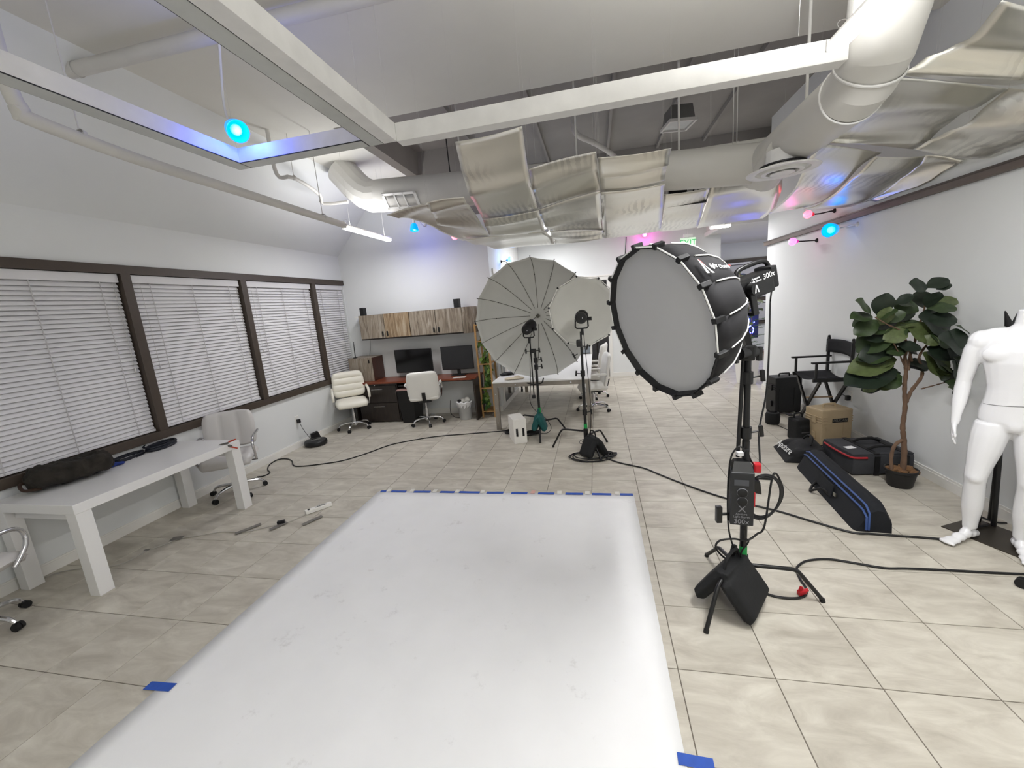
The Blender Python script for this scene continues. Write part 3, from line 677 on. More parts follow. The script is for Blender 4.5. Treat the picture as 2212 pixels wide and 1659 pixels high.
# ================================================================ paper sheet on the floor and its tape
m_paper = M('seamless_paper', (240, 240, 240), 0.55, var=0.02, scale=3.5, bump=0.02, bscale=25)
def paper_mat():
    nt = m_paper.node_tree; b = nt.nodes['Principled BSDF']; r = [n for n in nt.nodes if n.type == 'VALTORGB'][0]
    n3 = nt.nodes.new('ShaderNodeTexNoise'); n3.inputs['Scale'].default_value = 5.0; n3.inputs['Detail'].default_value = 8; n3.inputs['Roughness'].default_value = 0.75
    tc = [n for n in nt.nodes if n.type == 'TEX_COORD'][0]; nt.links.new(tc.outputs['Object'], n3.inputs['Vector'])
    rr = nt.nodes.new('ShaderNodeValToRGB'); rr.color_ramp.elements[0].position = 0.60; rr.color_ramp.elements[1].position = 0.74
    rr.color_ramp.elements[0].color = (1, 1, 1, 1); rr.color_ramp.elements[1].color = (0.78, 0.77, 0.76, 1); nt.links.new(n3.outputs['Fac'], rr.inputs[0])
    mx = nt.nodes.new('ShaderNodeMix'); mx.data_type = 'RGBA'; mx.blend_type = 'MULTIPLY'; mx.inputs[0].default_value = 1.0
    nt.links.new(r.outputs[0], mx.inputs[6]); nt.links.new(rr.outputs[0], mx.inputs[7]); nt.links.new(mx.outputs[2], b.inputs['Base Color'])
paper_mat()
ORD = ['first','second','third','fourth','fifth','sixth','seventh','eighth','ninth','tenth','eleventh','twelfth']
pb = B()
def pfn(u, v):
    return (PX0 + (PX1 - PX0) * u, PYN + (PY1 - PYN) * v, 0.0022 + 0.0016 * noise.noise(Vector((u * 3, v * 6, 0.3))) * (1 if 0 < v < 1 else 0))
pb.grid(pfn, 24, 44)
o = pb.obj('backdrop_paper', m_paper, None, True); md = o.modifiers.new('t', 'SOLIDIFY'); md.thickness = 0.0006
setp(o, 'wide white paper backdrop sheet taped flat on the tiled floor', 'paper')
m_tape = M('blue_tape', (40, 82, 175), 0.6, var=0.08, scale=30)
m_wtape = M('white_tape', (226, 224, 216), 0.6)
def tape(c, L, W, rot, mat, label, group, z=0.0045, cat='tape', name='masking_tape'):
    b = B(); mt = Matrix.Translation((c[0], c[1], 0)) @ Matrix.Rotation(rot, 4, 'Z')
    b.grid(lambda u, v: mt @ Vector(((u - 0.5) * L, (v - 0.5) * W, z + 0.0006 * math.sin(u * 9 + c[0] * 7))), 5, 1)
    o = b.obj(name, mat, None); m = o.modifiers.new('t', 'SOLIDIFY'); m.thickness = 0.0004
    return setp(o, label, cat, group)
for k, (a, c) in enumerate(((820, 834), (843, 876), (893, 929), (950, 982), (992, 1037), (1052, 1088), (1105, 1140), (1163, 1198), (1222, 1260), (1279, 1320), (1339, 1366))):
    p, q = FZ(a, 1064), FZ(c, 1064); tape(((p.x + q.x) / 2, PY1 - 0.005), q.x - p.x, 0.045, random.uniform(-.02, .02), m_tape, ORD[k] + ' blue tape strip on the far paper edge from the window-side corner', 'blue tape strips on the far paper edge')
for ti, x in enumerate((838, 889, 939, 988, 1043, 1152, 1209, 1269, 1333)):
    p = FZ(x, 1062); tape((p.x, PY1 + 0.02), 0.045, 0.07, random.uniform(-.1, .1), m_wtape if x != 1152 else M('pink_tape', (214, 170, 160), 0.6), ORD[ti] + ' pale tape tab on the far paper edge from the window-side corner' if x != 1152 else 'small pink tape tab on the far edge of the paper sheet', 'pale tape tabs on the far paper edge', 0.0052, name='tape_tab')
p = FZ(346, 1484); tape((p.x, p.y), 0.17, 0.05, 0.05, m_tape, 'blue tape strip on the paper edge facing the windows', 'blue tape strips on the paper sides')
p = FZ(1503, 1647); tape((p.x, p.y), 0.14, 0.05, -0.05, m_tape, 'blue tape strip on the paper edge facing the softbox stand', 'blue tape strips on the paper sides')

# ================================================================ white table under the windows
m_lac = M('white_lacquer', (236, 235, 233), 0.3, var=0.012, scale=2.5)
TX0, TX1, TY0, TY1, TH = -4.985, -4.13, -0.32, 1.13, 0.755
t = thing('dining_table', 'long white lacquered table with square legs below the windows', 'table', ((TX0 + TX1) / 2, (TY0 + TY1) / 2, 0))
cx, cy = (TX0 + TX1) / 2, (TY0 + TY1) / 2
B().bx(TX0 - cx, TX1 - cx, TY0 - cy, TY1 - cy, TH - 0.075, TH, 0.004).obj('table_top', m_lac, t)
for sx_ in (0, 1):
    for sy_ in (0, 1):
        x = (TX0 + 0.055 if sx_ == 0 else TX1 - 0.055) - cx; y = (TY0 + 0.055 if sy_ == 0 else TY1 - 0.055) - cy
        B().bx(x - 0.05, x + 0.05, y - 0.05, y + 0.05, 0, TH - 0.075, 0.003).obj('leg', m_lac, t)
B().bx(TX0 + 0.11 - cx, TX1 - 0.11 - cx, TY0 + 0.06 - cy, TY0 + 0.085 - cy, TH - 0.15, TH - 0.075).bx(TX0 + 0.11 - cx, TX1 - 0.11 - cx, TY1 - 0.085 - cy, TY1 - 0.06 - cy, TH - 0.15, TH - 0.075).obj('apron', m_lac, t)
# bag on the table
m_camo = M('camo_cloth', (40, 36, 30), 0.95, var=0.55, scale=9, bump=0.5, bscale=30)
bc = FZ(132, 1012, TH + 0.05); bc.x = max(bc.x, -4.79); bc.y -= 0.15
bt = thing('duffel_bag', 'dark camouflage cloth bag lying on the white table', 'bag', (bc.x, bc.y, TH), R_(76))
b = B()
for k in range(9):
    f = k / 8; x = -0.30 + 0.60 * f
    b.ball((x, 0.02 * math.sin(k * 2.1), 0.075 + 0.012 * math.sin(k * 1.7)), 0.105, 14, (0.75, 1.15 - 0.25 * abs(f - 0.45), 0.78 + 0.1 * math.sin(k * 2.6)))
b.box((0, 0, 0.055), (0.56, 0.19, 0.09))
for k in range(12): b.ball((random.uniform(-.28, .28), random.uniform(-.1, .1), 0.11 + random.uniform(-.03, .03)), random.uniform(.03, .05), 8)
b.xform(Matrix.Diagonal((0.70, 1.15, 1.0, 1)))
b.box((0, 0, 0.085), (0.44, 0.26, 0.15), bev=0.03)
bag = remeshed(b, 'body', m_camo, bt, 0.011, 3)
for v in bag.data.vertices: v.co += v.normal * (0.016 * noise.noise(v.co * 14.0) + 0.008 * noise.noise(v.co * 40.0))
mz = min(v.co.z for v in bag.data.vertices); bag.location.z = -mz + 0.001
B().tube(smooth_path([(-0.20, 0.05, 0.06), (-0.28, 0.03, 0.09), (-0.29, -0.05, 0.05), (-0.20, -0.06, 0.03)], 5), 0.012, 8).obj('strap', M('brown_strap', (58, 40, 28), 0.8), bt, True)
B().tube(smooth_path([(0.17, 0.06, 0.13), (0.23, 0.05, 0.14), (0.27, 0.02, 0.10), (0.25, -0.02, 0.05), (0.18, -0.03, 0.04)], 5), 0.022, 10).obj('side_handle', m_camo, bt, True)
# cable coils on the table
def coil(label, c, rx, ry, turns, r, mat, rotz, z0, group=None, tail=None, jit=0.012, name='cable_coil'):
    pts = []; rnd = random.Random(int(c[0] * 1000) + turns)
    n = 22 * turns
    jr = [rnd.uniform(-jit, jit) for _ in range(turns * 4 + 6)]
    for k in range(n + 1):
        a = 2 * PI * k / 22; f = k / 22 * 4; i = int(f); w = jr[i] * (1 - f % 1) + jr[i + 1] * (f % 1)
        lay = (k // 22)
        x = (rx + w) * math.cos(a); y = (ry + w) * math.sin(a)
        pts.append(Vector((c[0], c[1], 0)) + Matrix.Rotation(rotz, 3, 'Z') @ Vector((x, y, 0)) + Vector((0, 0, z0 + r + lay * r * 0.9 + abs(w) * 0.15)))
    if tail: pts += [Vector(p) for p in smooth_path([pts[-1]] + [Vector(q) for q in tail], 6)[1:]]
    o = B().tube(pts, r, 7).obj(name, mat, None, True)
    return setp(o, label, 'cable', group)
m_cab = M('cable_black', (13, 13, 15), 0.5)
m_cabb = M('cable_navy', (16, 22, 34), 0.5)
p = FZ(350, 966, TH); coil('thick black cable coil lying on the white table by its far corner', (p.x, p.y), 0.085, 0.16, 5, 0.009, m_cabb, 0.25, TH, 'cable coils on the white table', tail=[(p.x - 0.10, p.y - 0.1, TH + 0.03), (p.x - 0.13, p.y - 0.02, TH + 0.07)])
p = FZ(278, 990, TH); coil('thin blue-black cable coil between the bag and the thick coil', (p.x, p.y), 0.075, 0.15, 6, 0.005, m_cabb, 0.2, TH, 'cable coils on the white table')
p = FZ(212, 1015, TH); coil('small flat black cable loop beside the camouflage bag', (p.x + 0.02, p.y - 0.02), 0.05, 0.10, 4, 0.008, m_cab, 0.4, TH, 'cable coils on the white table')
p = FZ(242, 1004, TH + 0.02)
o = remeshed(B().ball((0, 0, 0.02), 0.045, 10, (1.0, 1.4, 0.45)).ball((0.03, 0.05, 0.018), 0.03, 10, (1, 1.2, 0.5)).ball((-0.02, -0.05, 0.015), 0.03, 8, (1, 1, 0.5)), 'blue_cloth', M('blue_cloth', (38, 58, 130), 0.9, var=0.2, scale=20), None, 0.006, 2); o.location = (p.x, p.y, TH - 0.002)
setp(o, 'crumpled blue cloth tie between the bag and the thin cable coil', 'cloth')
# spring clamp on the far corner
cp = Vector((TX1 - 0.02, TY1 - 0.14, TH))
t = thing('spring_clamp', 'metal spring clamp with orange tips on the corner of the white table', 'clamp', tuple(cp), R_(20))
B().hull([(-0.07, -0.012, 0.0), (0.02, -0.012, 0.0), (0.02, 0.012, 0.0), (-0.07, 0.012, 0.0), (-0.06, -0.01, 0.008), (0.03, -0.012, 0.022), (0.03, 0.012, 0.022), (-0.06, 0.01, 0.008)]).obj('jaw', M('clamp_metal', (120, 118, 112), 0.4, metal=0.8), t)
B().hull([(0.0, -0.011, -0.02), (0.05, -0.011, -0.035), (0.05, 0.011, -0.035), (0.0, 0.011, -0.02), (0.0, -0.011, 0.0), (0.05, -0.011, -0.02), (0.05, 0.011, -0.02), (0.0, 0.011, 0.0)]).obj('jaw', M('clamp_metal'), t)
for z in (0.022, -0.03): B().cyl((0.03, 0, z), (0.10, 0, z * 1.9), 0.009, 0.007, 8).obj('grip_tip', M('orange_grip', (190, 70, 45), 0.5), t, True)

# ================================================================ office chairs
def make_chair(name, label, style, loc, rotz, base_rot=0.0, back_h=0.50, seat_z=0.47, tint=(236, 232, 220), arm='padded'):
    t = thing(name, label, 'chair', loc, rotz, 'white swivel chairs')
    m_le = M('leather_%d_%d_%d' % tint, tint, 0.42, var=0.02, scale=4, bump=0.05, bscale=120)
    if style == 'ribbed': fn = lambda u, v: 0.020 * (abs(math.sin((v + 1) * PI * 2.0)) ** 0.6) - 0.014
    elif style == 'seamed': fn = lambda u, v: 0.016 * (abs(math.sin((u + 1) * PI * 1.5)) ** 0.5) - 0.01
    else: fn = lambda u, v: 0.004 * math.cos(u * 3)
    W = 0.54
    bk = pad(W, back_h, 0.07, 24, 36, fn, 0.10, 5)
    for v in bk.bm.verts:
        z = v.co.z / (back_h / 2); v.co.x *= (1.0 - 0.06 * max(0, z) ** 2); v.co.y += 0.03 * (v.co.x / 0.24) ** 2 * -1
    # chair faces -y locally; the back leans towards +y
    bk.xform(Matrix.Translation((0, 0.235, seat_z + (0.06 if style != 'plain' else -0.03) + back_h / 2)) @ Matrix.Rotation(R_(-9), 4, 'X'))
    bk.obj('backrest', m_le, t, True, angle=70)
    st = pad(0.54, 0.49, 0.10, 20, 20, (lambda u, v: 0.012 * (1 - u * u) * (1 - v * v)) if style != 'ribbed' else (lambda u, v: 0.014 * (1 - abs(u)) + 0.004 * abs(math.sin(v * 5))), 0.09, 5)
    st.xform(Matrix.Translation((0, -0.015, seat_z)) @ Matrix.Rotation(R_(-90), 4, 'X'))
    for v in st.bm.verts:
        if v.co.y < -0.15: v.co.z -= (-(v.co.y) - 0.15) * 0.35
    st.obj('seat', m_le, t, True, angle=70)
    B().box((0, 0.02, seat_z - 0.075), (0.22, 0.26, 0.035), bev=0.008).obj('seat_plate', m_black, t)
    B().hull([(-0.03, 0.14, seat_z - 0.09), (0.03, 0.14, seat_z - 0.09), (0.03, 0.235, seat_z - 0.06), (-0.03, 0.235, seat_z - 0.06), (-0.03, 0.14, seat_z - 0.06), (0.03, 0.14, seat_z - 0.06), (0.03, 0.285, seat_z + 0.11), (-0.03, 0.285, seat_z + 0.11)]).obj('back_bracket', m_black, t)
    B().tube([(0.11, 0.0, seat_z - 0.075), (0.22, -0.01, seat_z - 0.08), (0.27, -0.01, seat_z - 0.085)], 0.006, 8).obj('lever', m_black, t, True)
    for s in (-1, 1):
        x = s * 0.292
        path = smooth_path([(x - s * 0.03, 0.19, seat_z + 0.20), (x, 0.16, seat_z + 0.235), (x, 0.02, seat_z + 0.235), (x, -0.14, seat_z + 0.22), (x, -0.205, seat_z + 0.16), (x, -0.19, seat_z + 0.06), (x - s * 0.015, -0.10, seat_z - 0.045)], 6)
        if arm == 'padded':
            a = B().tube(path, 0.011, 10).obj('armrest', m_chrome, t, True)
            B().tube([p + Vector((0, 0, 0.006)) for p in path[5:-7]], 0.022, 10).obj('arm_pad', m_le, a, True)
        else:
            B().tube(path, 0.0, 10, rs=[0.015] * len(path)).obj('armrest', m_chrome, t, True)
    g = B().cyl((0, 0, 0.13), (0, 0, 0.30), 0.026, seg=16).cyl((0, 0, 0.30), (0, 0, seat_z - 0.09), 0.016, seg=14)
    g.obj('gas_lift', m_chrome, t, True)
    B().lathe([(0.045, 0.07), (0.05, 0.10), (0.04, 0.135), (0.03, 0.14)], (0, 0, 0), seg=16).obj('hub', m_chrome, t, True)
    for k in range(5):
        a = base_rot + k * 2 * PI / 5; d = Vector((math.cos(a), math.sin(a), 0))
        pts = smooth_path([d * 0.03 + Vector((0, 0, 0.115)), d * 0.14 + Vector((0, 0, 0.115)), d * 0.235 + Vector((0, 0, 0.095)), d * 0.275 + Vector((0, 0, 0.055))], 5)
        B().tube(pts, 0.0, 8, rs=[0.021 - 0.008 * i / (len(pts) - 1) for i in range(len(pts))]).obj('base_arm', m_chrome, t, True)
        s = Vector((-d.y, d.x, 0))
        cb = B()
        for q in (-1, 1):
            c = d * 0.285 + s * 0.014 * q + Vector((0, 0, 0.027))
            cb.cyl(c - s * 0.010, c + s * 0.010, 0.027, seg=14)
        cb.box(tuple(d * 0.28 + Vector((0, 0, 0.042))), (0.035, 0.035, 0.02), a, 0.004)
        cb.obj('caster', m_rub, t, True, angle=40)
    return t
CREAM = (238, 234, 220); GREYW = (214, 211, 208); WHITE = (236, 234, 228)
def mid(*ps):
    v = Vector((0, 0, 0))
    for p in ps: v += FZ(*p)
    return v / len(ps)
def faceto(dx, dy): return math.atan2(dx, -dy)     # rotation that turns local -y towards (dx,dy)
make_chair('office_chair', 'grey-white swivel chair with vertical seams tucked behind the white table', 'seamed', (-4.60, 1.40, 0), faceto(0.55, -0.83), 0.3, 0.44, 0.46, GREYW, 'bare')
make_chair('office_chair', 'cream ribbed swivel chair standing before the desk drawers by the window', 'ribbed', (-4.62, 3.92, 0), faceto(0.60, -0.80), 0.5, 0.46, 0.49, CREAM)
make_chair('office_chair', 'white swivel chair pushed to the desk, its plain back turned to the room', 'plain', (-3.32, 4.13, 0), faceto(-0.34, 0.94), 1.75, 0.50, 0.50, WHITE)
make_chair('office_chair', 'white swivel chair at the near corner of the steel-legged work table', 'plain', (-0.44, 4.70, 0), faceto(-0.97, -0.15), 0.9, 0.60, 0.435, WHITE)
make_chair('office_chair', 'white swivel chair farther along the steel-legged work table', 'ribbed', (-0.46, 5.70, 0), faceto(-0.95, 0.2), 0.4, 0.58, 0.435, WHITE)
make_chair('office_chair', 'white swivel chair with chrome arms at the near end of the white table', 'seamed', (-4.61, -0.76, 0), faceto(-0.35, 0.93), 0.62, 0.44, 0.46, GREYW, 'bare')

# ================================================================ robot vacuum, outlet, cords along the left wall
rc = FZ(680, 958); rc = Vector((-4.80, 3.08, 0))
t = thing('robot_vacuum', 'round black robot vacuum parked by the left wall', 'vacuum', tuple(rc))
B().lathe([(0.14, 0.008), (0.165, 0.015), (0.17, 0.03), (0.17, 0.06), (0.16, 0.078), (0.15, 0.082)], seg=36).obj('body', m_black, t, True)
B().lathe([(0.001, 0.082), (0.07, 0.082), (0.075, 0.086), (0.06, 0.09), (0.001, 0.09)], seg=28).obj('lid', M('gloss_black', (14, 14, 16), 0.15), t, True)
B().bx(-0.172, -0.1, -0.06, 0.06, 0.03, 0.055).obj('bumper', m_rub, t)
for s in (-1, 1): B().cyl((0.0, s * 0.11, 0.03), (0.0, s * 0.13, 0.03), 0.03, seg=14).obj('wheel', m_rub, t, True)
t = thing('charging_dock', 'black charging dock against the wall behind the robot vacuum', 'dock', (-4.965, 3.30, 0))
B().hull([(-0.03, -0.08, 0), (0.05, -0.08, 0), (0.05, 0.08, 0), (-0.03, 0.08, 0), (-0.03, -0.075, 0.14), (0.0, -0.075, 0.13), (0.0, 0.075, 0.13), (-0.03, 0.075, 0.14)]).obj('body', m_black, t)
B().bx(0.03, 0.10, -0.07, 0.07, 0.0, 0.008).obj('ramp', m_rub, t)
def outlet(label, loc, rotz, plug=True):
    t = thing('wall_outlet', label, 'outlet', loc, rotz)
    B().box((0, -0.004, 0), (0.075, 0.008, 0.118), bev=0.002).obj('cover_plate', m_trim, t)
    for s in (-1, 1): B().box((0, -0.009, s * 0.027), (0.034, 0.003, 0.030), bev=0.001).obj('socket', m_fix, t)
    if plug: B().box((0.0, -0.030, -0.024), (0.045, 0.045, 0.06), bev=0.006).obj('plug', m_black, t)
    return t
outlet('white wall outlet with a black plug above the robot vacuum', (XL, 3.02, 0.44), R_(90))
def cable(label, pts, r, mat=None, parent=None, n=6, group=None, name='cable', cat='cable'):
    o = B().tube(smooth_path(pts, n), r, 7).obj(name, mat or m_cab, parent, True, world=parent is not None)
    if parent is None: setp(o, label, cat, group)
    return o
cable('thin black cord hanging from the wall outlet to the dock', [(-4.975, 3.02, 0.39), (-4.955, 3.03, 0.30), (-4.96, 3.10, 0.18), (-4.93, 3.16, 0.06), (-4.92, 3.22, 0.02), (-4.94, 3.26, 0.03)], 0.004, name='floor_cable')
g = lambda px, py, z=0.008: FZ(px, py, z)
cable('long black cable winding across the tiles from the chair to the white box', [g(1095, 930), g(1050, 934), g(1000, 938), g(940, 943), g(880, 953), g(840, 962), g(790, 980), g(740, 995), g(690, 1003), g(650, 1007), g(634, 1005), g(630, 995), g(618, 991), g(600, 993), g(583, 1003), g(578, 1014), g(583, 1021), g(570, 1028), g(556, 1030)], 0.0075)
t = thing('power_strip', 'long white power strip lying on the floor beside the paper', 'power strip', tuple(FZ(689, 1101)), math.atan2(*(lambda d: (d.y, d.x))(FZ(717, 1091) - FZ(660, 1111))))
PL = (FZ(717, 1091) - FZ(661, 1111)).length
B().box((0, 0, 0.02), (PL, 0.055, 0.036), bev=0.006).obj('body', m_trim, t)
for k in range(5): B().box((-PL / 2 + 0.11 + k * (PL - 0.15) / 5, 0, 0.0385), (0.03, 0.032, 0.002)).obj('socket', M('socket_grey', (205, 204, 200), 0.5), t)
B().box((-PL / 2 + 0.035, 0, 0.040), (0.02, 0.026, 0.006), bev=0.001).obj('switch', m_black, t)
m_wcord = M('cord_pale', (176, 172, 164), 0.6)
cable('thin pale cord running from the power strip under the white table', [g(661, 1110, 0.01), g(640, 1121), g(615, 1130, 0.006), g(570, 1140, 0.006), g(530, 1149, 0.006), g(480, 1149, 0.006), g(430, 1157, 0.006), g(390, 1163, 0.006), g(350, 1178, 0.006), g(318, 1190, 0.006), g(270, 1215, 0.006), g(225, 1226, 0.006), g(170, 1229, 0.006), g(120, 1238, 0.006), g(98, 1248, 0.006)], 0.004, m_wcord, name='floor_cable')
m_gt = M('grey_tape', (118, 114, 108), 0.5)
for gi, (px, py, L, W, ang) in enumerate(((675, 1126, 0.20, 0.05, 1.1), (602, 1138, 0.16, 0.05, 1.1), (537, 1144, 0.22, 0.05, 1.0), (383, 1165, 0.10, 0.07, 0.35), (318, 1190, 0.05, 0.03, 0.3))):
    p = FZ(px, py); tape((p.x, p.y), L, W, ang, m_gt, ORD[gi] + ' grey tape strip on the floor cord counting from the power strip', 'grey tape strips on the floor cord', 0.0115, name='gaffer_tape')
B_ = B(); p = FZ(608, 1132)
o = B_.box((p.x, p.y, 0.022), (0.07, 0.035, 0.03), 0.5, 0.006).obj('plug_block', m_black, None); setp(o, 'small black plug block joining the pale cord on the floor', 'plug')
# ================================================================ desk corner
def wood_mat(name, c1, c2, c3, scale=(9, 9, 0.9), rough=0.5):
    m = D.materials.new(name); m.use_nodes = True; nt = m.node_tree; b = nt.nodes['Principled BSDF']; N = nt.nodes.new; L = nt.links.new
    tc = N('ShaderNodeTexCoord'); oi = N('ShaderNodeObjectInfo'); mu = N('ShaderNodeMath'); mu.operation = 'MULTIPLY'; mu.inputs[1].default_value = 19; L(oi.outputs['Random'], mu.inputs[0])
    ad = N('ShaderNodeVectorMath'); ad.operation = 'ADD'; L(tc.outputs['Object'], ad.inputs[0]); L(mu.outputs[0], ad.inputs[1])
    mp = N('ShaderNodeMapping'); mp.inputs['Scale'].default_value = scale; L(ad.outputs[0], mp.inputs[0])
    n = N('ShaderNodeTexNoise'); n.inputs['Scale'].default_value = 2.2; n.inputs['Detail'].default_value = 8; n.inputs['Distortion'].default_value = 1.4; n.inputs['Roughness'].default_value = 0.65; L(mp.outputs[0], n.inputs[0])
    r = N('ShaderNodeValToRGB'); e = r.color_ramp.elements; e[0].position = 0.3; e[0].color = (*srgb(c1), 1); e[1].position = 0.72; e[1].color = (*srgb(c3), 1); md = e.new(0.5); md.color = (*srgb(c2), 1)
    L(n.outputs['Fac'], r.inputs[0]); L(r.outputs[0], b.inputs['Base Color']); b.inputs['Roughness'].default_value = rough
    return m
m_old = wood_mat('weathered_wood', (92, 80, 68), (146, 134, 118), (184, 176, 164))
m_old2 = wood_mat('weathered_brown', (98, 78, 58), (150, 128, 100), (186, 172, 150))
m_cherry = wood_mat('cherry_top', (96, 44, 26), (126, 62, 38), (146, 78, 50), (0.9, 9, 9), 0.35)
m_espr = wood_mat('espresso_panel', (38, 32, 29), (48, 41, 37), (58, 50, 45), (9, 9, 1), 0.3)
m_mahog = wood_mat('mahogany_side', (48, 22, 14), (66, 32, 20), (80, 42, 28), (9, 9, 1), 0.4)
# wall cabinets
CX0, CX1, CY, CZ0, CZ1 = -4.575, -2.60, 4.45, 1.515, 1.965
t = thing('wall_cabinet', 'weathered grey wood wall cabinet with four doors above the desk', 'cabinet', ((CX0 + CX1) / 2, YD, CZ0))
ox = (CX0 + CX1) / 2; OY = CY - YD
B().bx(CX0 - ox, CX1 - ox, OY + 0.02, -0.002, 0, CZ1 - CZ0).obj('carcass', m_espr, t)
w = (CX1 - CX0) / 4
for k in range(4):
    d = B().bx(CX0 - ox + k * w + 0.006, CX0 - ox + (k + 1) * w - 0.006, OY - 0.002, OY + 0.018, 0.025, CZ1 - CZ0 - 0.002, 0.002).obj('door', m_old2 if k == 1 else m_old, t)
    hx = CX0 - ox + (k + 1) * w - 0.045 if k in (0, 2) else CX0 - ox + k * w + 0.045
    hp = (hx, OY - 0.002, 0.10)
    B().box((hp[0], hp[1] - 0.010, hp[2]), (0.028, 0.02, 0.085), bev=0.008).obj('handle', m_black, d)
es = B()
pts = [(CX1 - ox, OY)] + [(CX1 - ox + 0.17 * math.sin(a), OY + 0.17 * (1 - math.cos(a))) for a in [k * PI / 2 / 6 for k in range(1, 7)]] + [(CX1 - ox + 0.17, -0.002), (CX1 - ox, -0.002)]
es.prism([(p[0], p[1]) for p in pts], CZ1 - CZ0); es.obj('end_panel', m_old, t)
B().bx(CX0 - ox - 0.14, CX0 - ox, -0.25, -0.002, CZ1 - CZ0 - 0.03, CZ1 - CZ0 - 0.015).obj('side_shelf', m_trim, t)
# speakers on top
for px, lb, w_, h_ in ((784, 'small black speaker on the wall cabinet end near the windows', 0.075, 0.14), (989, 'small black speaker on the wall cabinet end near the plant shelf', 0.095, 0.15)):
    c = FY(px, 672, 4.58)
    t = thing('speaker', lb, 'speaker', (c.x, 4.58, CZ1), R_(-4))
    B().box((0, 0, h_ / 2), (w_, 0.10, h_), bev=0.006).obj('cabinet', m_black, t)
    B().box((0, -0.051, h_ / 2), (w_ - 0.015, 0.004, h_ - 0.015)).obj('grille', m_rub, t)
# desk
DX_0, DX_1, DY = -4.78, -2.42, 4.20; DZt = 0.765
t = thing('desk', 'long desk with reddish wood top and dark end panels against the wall', 'desk', ((DX_0 + DX_1) / 2, (DY + YD) / 2, 0))
ox, oy = (DX_0 + DX_1) / 2, (DY + YD) / 2
poly = [(DX_0 - ox, DY - oy), (DX_1 - ox - 0.06, DY - oy), (DX_1 - ox, DY - oy + 0.10), (DX_1 - ox, YD - oy - 0.016), (DX_0 - ox, YD - oy - 0.016)]
B().prism(poly, 0.03, Matrix.Translation((0, 0, DZt - 0.03))).obj('desk_top', m_cherry, t)
B().bx(DX_1 - ox - 0.05, DX_1 - ox - 0.02, DY - oy + 0.06, YD - oy - 0.02, 0, DZt - 0.03).obj('end_panel', m_espr, t)
B().bx(DX_0 - ox + 0.01, DX_0 - ox + 0.03, DY - oy + 0.04, YD - oy - 0.02, 0, DZt - 0.03).obj('end_panel', m_espr, t)
B().bx(-0.95, 1.1, YD - oy - 0.06, YD - oy - 0.04, DZt - 0.14, DZt - 0.03).obj('back_rail', m_espr, t)
B().bx(-0.25, 0.30, DY - oy + 0.02, DY - oy + 0.36, DZt - 0.10, DZt - 0.075).obj('keyboard_tray', m_black, t)
# drawer pedestal
t = thing('drawer_pedestal', 'dark wood drawer pedestal with chrome handles under the desk', 'cabinet', (-4.34, 4.48, 0))
B().bx(-0.36, 0.44, -0.21, 0.28, 0.02, DZt - 0.035).obj('body', m_espr, t)
for z0, z1 in ((0.38, 0.69), (0.05, 0.37)):
    d = B().bx(-0.34, 0.42, -0.232, -0.211, z0, z1, 0.003).obj('drawer', m_espr, t)
    B().tube([(-0.05, -0.233, z1 - 0.06), (-0.05, -0.262, z1 - 0.06), (0.17, -0.262, z1 - 0.06), (0.17, -0.233, z1 - 0.06)], 0.006, 8).obj('handle', m_chrome, d, True)
B().cyl((0.0, -0.212, 0.705), (0.0, -0.220, 0.705), 0.010, seg=12).obj('lock', m_chrome, t)
# box cabinet on the desk
t = thing('desk_cabinet', 'small weathered wood box cabinet standing on the desk beside the blind', 'cabinet', (-4.62, 4.53, DZt))
B().bx(-0.225, 0.235, -0.16, 0.24, 0.0, 0.43).obj('body', m_mahog, t)
d = B().bx(-0.23, 0.24, -0.18, -0.161, 0.003, 0.432, 0.002).obj('door', m_old, t)
B().box((0.19, -0.19, 0.37), (0.018, 0.018, 0.06), bev=0.005).obj('handle', m_black, d)
B().bx(-0.23, 0.24, -0.18, 0.24, 0.432, 0.44).obj('top_panel', m_old, t)
a0 = Vector((-4.74, 4.42, DZt + 0.44))
t = thing('router_antenna', 'black upright antenna stick on top of the small wood cabinet', 'antenna', tuple(a0))
B().cyl((0, 0, 0), (0.012, 0.0, 0.30), 0.009, 0.006, 10).obj('rod', m_black, t, True); B().box((0, 0, 0.008), (0.06, 0.05, 0.016), bev=0.004).obj('foot', m_black, t)
cable('thin grey cord hanging down the wall beside the cabinets', [(-4.60, 4.785, 1.50), (-4.63, 4.785, 1.30), (-4.70, 4.782, 1.10), (-4.70, 4.782, 1.0), (-4.70, 4.78, 0.80)], 0.003, M('wire_grey'), name='hanging_wire_run')
# monitors
def monitor(label, x0, x1, z0, z1, y, mat, rz):
    w, h = x1 - x0, z1 - z0
    t = thing('monitor', label, 'monitor', ((x0 + x1) / 2, y, DZt), rz, 'desk monitors')
    B().box((0, 0, (z0 + z1) / 2 - DZt), (w, 0.03, h), bev=0.005).obj('housing', m_black, t)
    B().box((0, -0.0155, (z0 + z1) / 2 - DZt + 0.004), (w - 0.02, 0.002, h - 0.03)).obj('screen', mat, t)
    B().hull([(-0.03, 0.01, 0.01), (0.03, 0.01, 0.01), (0.03, 0.035, 0.01), (-0.03, 0.035, 0.01), (-0.025, 0.015, h * 0.6), (0.025, 0.015, h * 0.6), (0.025, 0.03, h * 0.6), (-0.025, 0.03, h * 0.6)]).obj('stand_neck', m_black, t)
    B().prism([(-0.14, 0.10), (-0.12, -0.09), (0.12, -0.09), (0.14, 0.10)], 0.010).obj('stand_foot', m_black, t)
monitor('black monitor with a switched-off screen behind the desk chair', -4.02, -3.275, 0.865, 1.292, 4.55, M('screen_black', (6, 6, 7), 0.12), R_(-3))
